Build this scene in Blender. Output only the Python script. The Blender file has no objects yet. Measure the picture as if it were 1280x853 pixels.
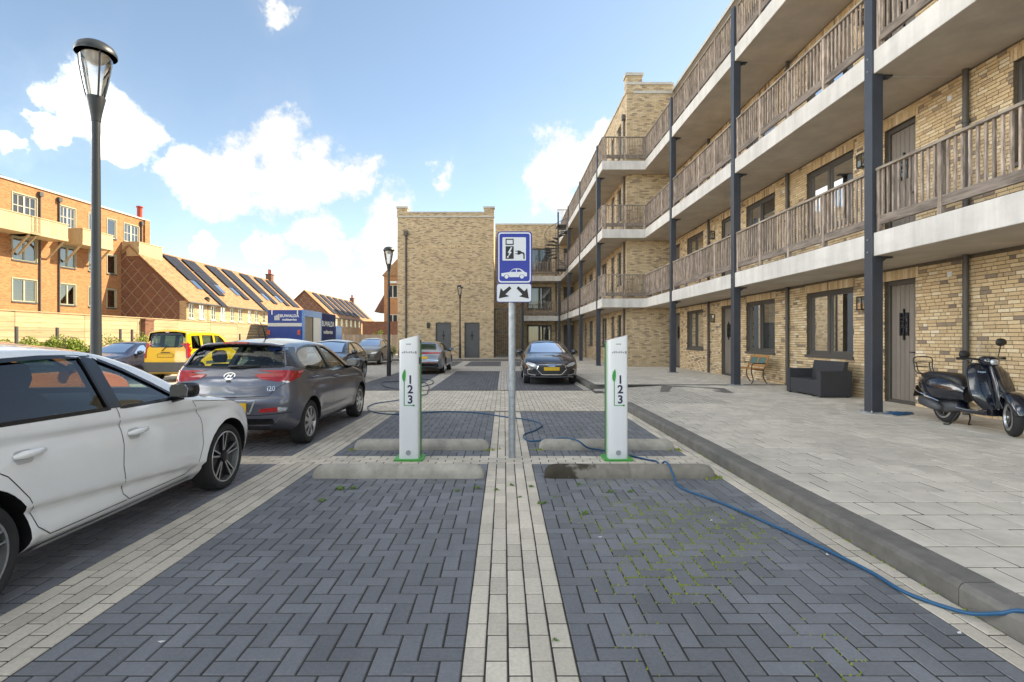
import bpy, bmesh, math, random
from mathutils import Vector, Matrix
from mathutils.bvhtree import BVHTree
from mathutils.geometry import tessellate_polygon
R = math.radians
random.seed(7)
scene = bpy.context.scene
COL = scene.collection

# ------------------------------------------------------------------ camera
CAMH = 1.44
F = 648.0            # focal length in photo pixels (1280 wide)
VPU, VPV = 630.0, 424.0
cd = bpy.data.cameras.new('camera')
cd.sensor_width = 36.0
cd.lens = F / 1280 * 36
cd.shift_x = (640 - VPU) / 1280
cd.shift_y = (VPV - 426.5) / 1280
cd.clip_start = 0.05
cd.clip_end = 3000
cam = bpy.data.objects.new('camera', cd)
COL.objects.link(cam)
cam.location = (0, 0, CAMH)
cam.rotation_euler = (R(90), 0, 0)
scene.camera = cam
scene.render.resolution_x = 1024
scene.render.resolution_y = 682

# ------------------------------------------------------------------ light
SUN_EL, SUN_AZ = R(40), R(60)      # azimuth from +Y towards +X
sdir = Vector((math.sin(SUN_AZ) * math.cos(SUN_EL), math.cos(SUN_AZ) * math.cos(SUN_EL), math.sin(SUN_EL)))
sl = bpy.data.lights.new('sun', 'SUN')
sl.energy = 2.0
sl.angle = R(0.6)
sl.color = (1.0, 0.93, 0.82)
so = bpy.data.objects.new('sun', sl)
COL.objects.link(so)
so.location = (30, 20, 40)
so.rotation_euler = sdir.to_track_quat('Z', 'Y').to_euler()
scene.view_settings.view_transform = 'Standard'
scene.view_settings.look = 'None'
scene.view_settings.gamma = 1.0
scene.view_settings.use_curve_mapping = False
scene.view_settings.exposure = 2.58
scene.view_settings.use_white_balance = True
scene.view_settings.white_balance_temperature = 8250
scene.view_settings.white_balance_tint = 6

world = bpy.data.worlds.new('World')
scene.world = world
world.use_nodes = True
wn = world.node_tree
wn.nodes.clear()
def WN(t, **k):
    n = wn.nodes.new(t)
    for a, b in k.items():
        setattr(n, a, b)
    return n
def wl(a, b):
    wn.links.new(a, b)
def wmath(op, a, b=None, clamp=False):
    n = WN('ShaderNodeMath', operation=op, use_clamp=clamp)
    for i, q in enumerate((a, b)):
        if q is None:
            continue
        if isinstance(q, (int, float)):
            n.inputs[i].default_value = q
        else:
            wl(q, n.inputs[i])
    return n.outputs[0]
sky = WN('ShaderNodeTexSky', sky_type='NISHITA', sun_disc=False)
sky.sun_elevation = SUN_EL
sky.sun_rotation = SUN_AZ
sky.altitude = 0
sky.air_density = 0.85
sky.dust_density = 0.25
sky.ozone_density = 2.4
tc = WN('ShaderNodeTexCoord')
DIR = tc.outputs['Generated']
nz = WN('ShaderNodeTexNoise', noise_dimensions='3D')
nz.inputs['Scale'].default_value = 9.0
nz.inputs['Detail'].default_value = 9.0
nz.inputs['Roughness'].default_value = 0.62
wl(DIR, nz.inputs['Vector'])
nf = WN('ShaderNodeTexNoise', noise_dimensions='3D')
nf.inputs['Scale'].default_value = 26.0
nf.inputs['Detail'].default_value = 6.0
nf.inputs['Roughness'].default_value = 0.7
wl(DIR, nf.inputs['Vector'])
# cumulus cores by world direction (azimuth slope, height slope, angular radius)
CL = []
def cl(u, v, r):
    CL.append((u, v, r))
for a in ((345, 182, 44), (300, 208, 48), (400, 222, 44), (252, 210, 40), (440, 230, 28), (345, 222, 44), (385, 245, 22),
          (110, 125, 42), (78, 118, 22), (165, 150, 40), (208, 160, 24), (150, 188, 20), (62, 165, 18), (22, 176, 16),
          (257, 293, 24), (335, 305, 25), (392, 298, 26), (475, 300, 42), (492, 282, 40), (430, 318, 26), (365, 340, 14),
          (382, 360, 17), (440, 354, 30), (492, 335, 42), (470, 378, 24), (350, 372, 15),
          (690, 218, 44), (722, 202, 42), (748, 180, 30), (758, 152, 14), (700, 240, 36), (775, 225, 50),
          (543, 210, 20), (350, 2, 18)):
    cl(*a)
wcol = WN('ShaderNodeTexNoise', noise_dimensions='3D')
wcol.inputs['Scale'].default_value = 7.0
wcol.inputs['Detail'].default_value = 5.0
wcol.inputs['Roughness'].default_value = 0.6
wl(DIR, wcol.inputs['Vector'])
wsub = WN('ShaderNodeVectorMath', operation='SUBTRACT')
wl(wcol.outputs['Color'], wsub.inputs[0])
wsub.inputs[1].default_value = (0.5, 0.5, 0.5)
wscl = WN('ShaderNodeVectorMath', operation='SCALE')
wl(wsub.outputs[0], wscl.inputs[0])
wscl.inputs['Scale'].default_value = 0.16
wadd = WN('ShaderNodeVectorMath', operation='ADD')
wl(DIR, wadd.inputs[0])
wl(wscl.outputs[0], wadd.inputs[1])
WDIR = wadd.outputs[0]
field = None
for (u, v, r) in CL:
    d = Vector(((u - VPU) / F, 1, (VPV - v) / F))
    L = d.length
    d.normalize()
    dist = WN('ShaderNodeVectorMath', operation='DISTANCE')
    wl(WDIR, dist.inputs[0])
    dist.inputs[1].default_value = d
    rr = r / F / L * 1.25
    val = wmath('SUBTRACT', 1.0, wmath('MULTIPLY', dist.outputs['Value'], 1 / rr))
    field = val if field is None else wmath('MAXIMUM', field, val)
field = wmath('MAXIMUM', field, -1.2)
# extra unseen cumulus over the rest of the sky, added as fill light
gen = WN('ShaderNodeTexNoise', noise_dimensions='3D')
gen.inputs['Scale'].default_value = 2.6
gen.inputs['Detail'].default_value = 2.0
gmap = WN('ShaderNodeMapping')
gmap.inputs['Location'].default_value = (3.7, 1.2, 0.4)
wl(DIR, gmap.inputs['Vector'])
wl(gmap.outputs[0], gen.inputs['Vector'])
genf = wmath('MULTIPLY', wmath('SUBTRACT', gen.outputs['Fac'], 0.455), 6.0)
# mask that keeps the added cumulus out of the camera's view
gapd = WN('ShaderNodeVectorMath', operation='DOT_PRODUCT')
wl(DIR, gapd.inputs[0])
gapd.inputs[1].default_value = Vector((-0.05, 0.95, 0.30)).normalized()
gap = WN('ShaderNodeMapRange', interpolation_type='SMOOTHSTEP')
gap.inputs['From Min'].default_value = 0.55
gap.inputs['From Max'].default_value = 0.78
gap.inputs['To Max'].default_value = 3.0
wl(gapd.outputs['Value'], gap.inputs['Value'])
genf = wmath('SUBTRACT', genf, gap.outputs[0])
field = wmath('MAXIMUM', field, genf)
dens = wmath('ADD', field, wmath('MULTIPLY', wmath('SUBTRACT', nz.outputs['Fac'], 0.5), 1.7))
dens = wmath('ADD', dens, wmath('MULTIPLY', wmath('SUBTRACT', nf.outputs['Fac'], 0.5), 0.9))
mr = WN('ShaderNodeMapRange', interpolation_type='SMOOTHSTEP')
mr.inputs['From Min'].default_value = 0.02
mr.inputs['From Max'].default_value = 0.55
wl(dens, mr.inputs['Value'])
# thin haze veil
hz = WN('ShaderNodeMapRange')
hz.inputs['From Min'].default_value = -0.9
hz.inputs['From Max'].default_value = 0.6
hz.inputs['To Max'].default_value = 0.07
wl(dens, hz.inputs['Value'])
mask = wmath('MAXIMUM', mr.outputs[0], hz.outputs[0], True)
sep = WN('ShaderNodeSeparateXYZ')
wl(DIR, sep.inputs[0])
above = WN('ShaderNodeMapRange')
above.inputs['From Min'].default_value = -0.01
above.inputs['From Max'].default_value = 0.03
wl(sep.outputs['Z'], above.inputs['Value'])
mask = wmath('MULTIPLY', mask, above.outputs[0])
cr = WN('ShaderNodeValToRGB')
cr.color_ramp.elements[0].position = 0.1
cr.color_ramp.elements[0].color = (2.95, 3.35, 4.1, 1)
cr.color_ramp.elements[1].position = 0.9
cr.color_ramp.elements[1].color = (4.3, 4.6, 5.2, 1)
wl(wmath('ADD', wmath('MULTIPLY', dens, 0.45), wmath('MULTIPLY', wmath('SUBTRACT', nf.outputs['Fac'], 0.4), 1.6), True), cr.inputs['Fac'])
# front-lit clouds away from the sun, boosted well beyond that as added fill light
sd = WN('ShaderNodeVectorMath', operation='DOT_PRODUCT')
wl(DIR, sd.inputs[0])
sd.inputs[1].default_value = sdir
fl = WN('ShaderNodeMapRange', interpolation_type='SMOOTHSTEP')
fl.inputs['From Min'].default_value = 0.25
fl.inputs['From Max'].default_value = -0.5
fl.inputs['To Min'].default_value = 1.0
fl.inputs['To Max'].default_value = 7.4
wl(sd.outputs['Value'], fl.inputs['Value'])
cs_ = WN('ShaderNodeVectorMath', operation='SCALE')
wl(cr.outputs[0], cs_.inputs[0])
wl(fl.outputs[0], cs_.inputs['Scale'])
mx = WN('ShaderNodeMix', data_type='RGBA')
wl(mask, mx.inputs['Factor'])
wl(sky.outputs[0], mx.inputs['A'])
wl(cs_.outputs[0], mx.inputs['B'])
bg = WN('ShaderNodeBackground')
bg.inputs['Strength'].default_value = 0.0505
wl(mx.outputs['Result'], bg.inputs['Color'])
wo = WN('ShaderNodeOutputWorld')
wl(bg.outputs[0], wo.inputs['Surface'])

# ------------------------------------------------------------------ pixel helpers (photo pixels -> world)
def gnd(u, v, z=0.0):
    y = (CAMH - z) * F / (v - VPV)
    return Vector(((u - VPU) * y / F, y, z))
def atY(u, v, y):
    return Vector(((u - VPU) * y / F, y, CAMH + (VPV - v) * y / F))
def yX(u, x):
    return x * F / (u - VPU)
def zY(v, y):
    return CAMH + (VPV - v) * y / F
# ------------------------------------------------------------------ materials
def nodes_of(m):
    m.use_nodes = True
    nt = m.node_tree
    nt.nodes.clear()
    out = nt.nodes.new('ShaderNodeOutputMaterial')
    b = nt.nodes.new('ShaderNodeBsdfPrincipled')
    nt.links.new(b.outputs[0], out.inputs[0])
    return nt, b, out
def rgba(c):
    return (c[0], c[1], c[2], 1)
def mat(name, col, rough=0.6, metal=0.0, var=0.0, vscale=6.0, bump=0.0, bscale=60.0, piece=0.0, coat=0.0, col2=None, spec=0.5, coords='Object', stretch=None, emit=None, stain=0.0, sscale=0.8):
    """Principled material; var = noise colour variation, piece = per-piece brightness variation."""
    m = bpy.data.materials.new(name)
    nt, b, out = nodes_of(m)
    N, Lk = nt.nodes, nt.links
    b.inputs['Roughness'].default_value = rough
    b.inputs['Metallic'].default_value = metal
    b.inputs['Specular IOR Level'].default_value = spec
    b.inputs['Coat Weight'].default_value = coat
    b.inputs['Coat Roughness'].default_value = 0.04
    if emit:
        b.inputs['Emission Color'].default_value = rgba(col)
        b.inputs['Emission Strength'].default_value = emit
    src = None
    if coords == 'World':
        g = N.new('ShaderNodeNewGeometry'); vec = g.outputs['Position']
    else:
        t = N.new('ShaderNodeTexCoord'); vec = t.outputs['Object']
    if stretch:
        mp = N.new('ShaderNodeMapping'); mp.inputs['Scale'].default_value = stretch
        Lk.new(vec, mp.inputs['Vector']); vec = mp.outputs[0]
    if var or col2:
        n = N.new('ShaderNodeTexNoise'); n.inputs['Scale'].default_value = vscale
        n.inputs['Detail'].default_value = 5; n.inputs['Roughness'].default_value = 0.65
        Lk.new(vec, n.inputs['Vector'])
        r = N.new('ShaderNodeValToRGB')
        r.color_ramp.elements[0].position = 0.3; r.color_ramp.elements[1].position = 0.7
        a = [max(0, c * (1 - var)) for c in col]
        bb = [c * (1 + var) for c in (col2 or col)]
        r.color_ramp.elements[0].color = rgba(a); r.color_ramp.elements[1].color = rgba(bb)
        Lk.new(n.outputs['Fac'], r.inputs['Fac'])
        src = r.outputs[0]
    if piece:
        at = N.new('ShaderNodeAttribute'); at.attribute_name = 'rnd'
        oi = N.new('ShaderNodeObjectInfo')
        ad = N.new('ShaderNodeMath'); ad.operation = 'ADD'
        Lk.new(at.outputs['Fac'], ad.inputs[0]); Lk.new(oi.outputs['Random'], ad.inputs[1])
        fr = N.new('ShaderNodeMath'); fr.operation = 'FRACT'; Lk.new(ad.outputs[0], fr.inputs[0])
        mr = N.new('ShaderNodeMapRange'); mr.inputs['To Min'].default_value = 1 - piece; mr.inputs['To Max'].default_value = 1 + piece
        Lk.new(fr.outputs[0], mr.inputs['Value'])
        h = N.new('ShaderNodeVectorMath'); h.operation = 'SCALE'
        if src:
            Lk.new(src, h.inputs[0])
        else:
            h.inputs[0].default_value = col[:3]
        Lk.new(mr.outputs[0], h.inputs['Scale'])
        src = h.outputs[0]
    if stain:
        gg = N.new('ShaderNodeNewGeometry')
        sm = N.new('ShaderNodeMapping'); sm.inputs['Scale'].default_value = (1.0, 0.45, 1.0); Lk.new(gg.outputs['Position'], sm.inputs['Vector'])
        ns = N.new('ShaderNodeTexNoise'); ns.inputs['Scale'].default_value = sscale; ns.inputs['Detail'].default_value = 8; ns.inputs['Roughness'].default_value = 0.7
        Lk.new(sm.outputs[0], ns.inputs['Vector'])
        sr = N.new('ShaderNodeMapRange'); sr.inputs['From Min'].default_value = 0.35; sr.inputs['From Max'].default_value = 0.65
        sr.inputs['To Min'].default_value = 1 - stain; sr.inputs['To Max'].default_value = 1 + stain * 0.7
        Lk.new(ns.outputs['Fac'], sr.inputs['Value'])
        sv = N.new('ShaderNodeVectorMath'); sv.operation = 'SCALE'
        if src: Lk.new(src, sv.inputs[0])
        else: sv.inputs[0].default_value = col[:3]
        Lk.new(sr.outputs[0], sv.inputs['Scale']); src = sv.outputs[0]
    if src:
        Lk.new(src, b.inputs['Base Color'])
    else:
        b.inputs['Base Color'].default_value = rgba(col)
    if bump:
        n2 = N.new('ShaderNodeTexNoise'); n2.inputs['Scale'].default_value = bscale; n2.inputs['Detail'].default_value = 4
        Lk.new(vec, n2.inputs['Vector'])
        bp = N.new('ShaderNodeBump'); bp.inputs['Strength'].default_value = bump; bp.inputs['Distance'].default_value = 0.01
        Lk.new(n2.outputs['Fac'], bp.inputs['Height'])
        Lk.new(bp.outputs[0], b.inputs['Normal'])
    return m
def ramp_piece(name, stops, rough=0.85, var=0.15, vscale=30, bump=0.3, bscale=80):
    """each piece takes its own colour from a ramp (bricks)."""
    m = bpy.data.materials.new(name)
    nt, b, out = nodes_of(m)
    N, Lk = nt.nodes, nt.links
    b.inputs['Roughness'].default_value = rough
    at = N.new('ShaderNodeAttribute'); at.attribute_name = 'rnd'
    oi = N.new('ShaderNodeObjectInfo')
    ad = N.new('ShaderNodeMath'); ad.operation = 'ADD'
    Lk.new(at.outputs['Fac'], ad.inputs[0]); Lk.new(oi.outputs['Random'], ad.inputs[1])
    fr = N.new('ShaderNodeMath'); fr.operation = 'FRACT'; Lk.new(ad.outputs[0], fr.inputs[0])
    r = N.new('ShaderNodeValToRGB'); r.color_ramp.interpolation = 'LINEAR'
    while len(r.color_ramp.elements) < len(stops):
        r.color_ramp.elements.new(0.5)
    for e, (p, c) in zip(r.color_ramp.elements, stops):
        e.position = p; e.color = rgba(c)
    Lk.new(fr.outputs[0], r.inputs['Fac'])
    g = N.new('ShaderNodeNewGeometry')
    n = N.new('ShaderNodeTexNoise'); n.inputs['Scale'].default_value = vscale; n.inputs['Detail'].default_value = 4
    Lk.new(g.outputs['Position'], n.inputs['Vector'])
    mr = N.new('ShaderNodeMapRange'); mr.inputs['To Min'].default_value = 1 - 2 * var; mr.inputs['To Max'].default_value = 1 + 2 * var
    Lk.new(n.outputs['Fac'], mr.inputs['Value'])
    h = N.new('ShaderNodeVectorMath'); h.operation = 'SCALE'
    Lk.new(r.outputs[0], h.inputs[0]); Lk.new(mr.outputs[0], h.inputs['Scale'])
    Lk.new(h.outputs[0], b.inputs['Base Color'])
    n2 = N.new('ShaderNodeTexNoise'); n2.inputs['Scale'].default_value = bscale; n2.inputs['Detail'].default_value = 4
    Lk.new(g.outputs['Position'], n2.inputs['Vector'])
    bp = N.new('ShaderNodeBump'); bp.inputs['Strength'].default_value = bump; bp.inputs['Distance'].default_value = 0.01
    Lk.new(n2.outputs['Fac'], bp.inputs['Height']); Lk.new(bp.outputs[0], b.inputs['Normal'])
    return m
def brick_tex(name, c1, c2, dark, mortar, bw=0.215, bh=0.065, var=0.18, msize=0.008, ground=False):
    m = bpy.data.materials.new(name)
    nt, b, out = nodes_of(m)
    N, Lk = nt.nodes, nt.links
    b.inputs['Roughness'].default_value = 0.85
    g = N.new('ShaderNodeNewGeometry')
    s = N.new('ShaderNodeSeparateXYZ'); Lk.new(g.outputs['Position'], s.inputs[0])
    c = N.new('ShaderNodeCombineXYZ')
    if ground:
        Lk.new(s.outputs[1], c.inputs[0]); Lk.new(s.outputs[0], c.inputs[1])
    else:
        ad = N.new('ShaderNodeMath'); ad.operation = 'ADD'; Lk.new(s.outputs[0], ad.inputs[0]); Lk.new(s.outputs[1], ad.inputs[1])
        Lk.new(ad.outputs[0], c.inputs[0]); Lk.new(s.outputs[2], c.inputs[1])
    t = N.new('ShaderNodeTexBrick')
    t.inputs['Scale'].default_value = 1.0
    t.inputs['Brick Width'].default_value = bw
    t.inputs['Row Height'].default_value = bh
    t.inputs['Mortar Size'].default_value = msize
    t.inputs['Mortar Smooth'].default_value = 0.2
    t.inputs['Bias'].default_value = 0.0
    t.inputs['Color1'].default_value = (0, 0, 0, 1); t.inputs['Color2'].default_value = (1, 1, 1, 1)
    t.inputs['Mortar'].default_value = (0.5, 0.5, 0.5, 1)
    Lk.new(c.outputs[0], t.inputs['Vector'])
    r = N.new('ShaderNodeValToRGB')
    els = r.color_ramp.elements
    els[0].position = 0.0; els[0].color = rgba(dark)
    els[1].position = 1.0; els[1].color = rgba(c2)
    e = els.new(0.08); e.color = rgba(dark)
    e = els.new(0.24); e.color = rgba(c1)
    e = els.new(0.85); e.color = rgba(c2)
    Lk.new(t.outputs['Color'], r.inputs['Fac'])
    n = N.new('ShaderNodeTexNoise'); n.inputs['Scale'].default_value = 3.5; n.inputs['Detail'].default_value = 6
    Lk.new(g.outputs['Position'], n.inputs['Vector'])
    mr = N.new('ShaderNodeMapRange'); mr.inputs['To Min'].default_value = 1 - 2 * var; mr.inputs['To Max'].default_value = 1 + 2 * var
    Lk.new(n.outputs['Fac'], mr.inputs['Value'])
    h = N.new('ShaderNodeVectorMath'); h.operation = 'SCALE'; Lk.new(r.outputs[0], h.inputs[0]); Lk.new(mr.outputs[0], h.inputs['Scale'])
    mx = N.new('ShaderNodeMix'); mx.data_type = 'RGBA'
    Lk.new(t.outputs['Fac'], mx.inputs['Factor']); Lk.new(h.outputs[0], mx.inputs['A'])
    mx.inputs['B'].default_value = rgba(mortar)
    Lk.new(mx.outputs['Result'], b.inputs['Base Color'])
    bp = N.new('ShaderNodeBump'); bp.inputs['Strength'].default_value = 0.6; bp.inputs['Distance'].default_value = 0.008; bp.invert = True
    Lk.new(t.outputs['Fac'], bp.inputs['Height']); Lk.new(bp.outputs[0], b.inputs['Normal'])
    return m
def glass(name, tint=(0.5, 0.56, 0.55), rough=0.0, gloss=1.0, ior=1.5):
    """thin pane: fresnel reflection over a tinted see-through."""
    m = bpy.data.materials.new(name)
    m.use_nodes = True
    nt = m.node_tree; nt.nodes.clear()
    N, Lk = nt.nodes, nt.links
    out = N.new('ShaderNodeOutputMaterial')
    tr = N.new('ShaderNodeBsdfTransparent'); tr.inputs[0].default_value = rgba(tint)
    gl = N.new('ShaderNodeBsdfGlossy'); gl.inputs['Roughness'].default_value = rough; gl.inputs['Color'].default_value = (1, 1, 1, 1)
    fr = N.new('ShaderNodeFresnel'); fr.inputs['IOR'].default_value = ior
    ml = N.new('ShaderNodeMath'); ml.operation = 'MULTIPLY'; ml.use_clamp = True
    Lk.new(fr.outputs[0], ml.inputs[0]); ml.inputs[1].default_value = gloss
    mx = N.new('ShaderNodeMixShader')
    Lk.new(ml.outputs[0], mx.inputs[0]); Lk.new(tr.outputs[0], mx.inputs[1]); Lk.new(gl.outputs[0], mx.inputs[2])
    Lk.new(mx.outputs[0], out.inputs[0])
    return m
def paint(name, col, metal=0.0, rough=0.35, coat=1.0, dirt=0.06):
    m = mat(name, col, rough=rough, metal=metal, var=dirt, vscale=2.2, coat=coat)
    return m

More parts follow.
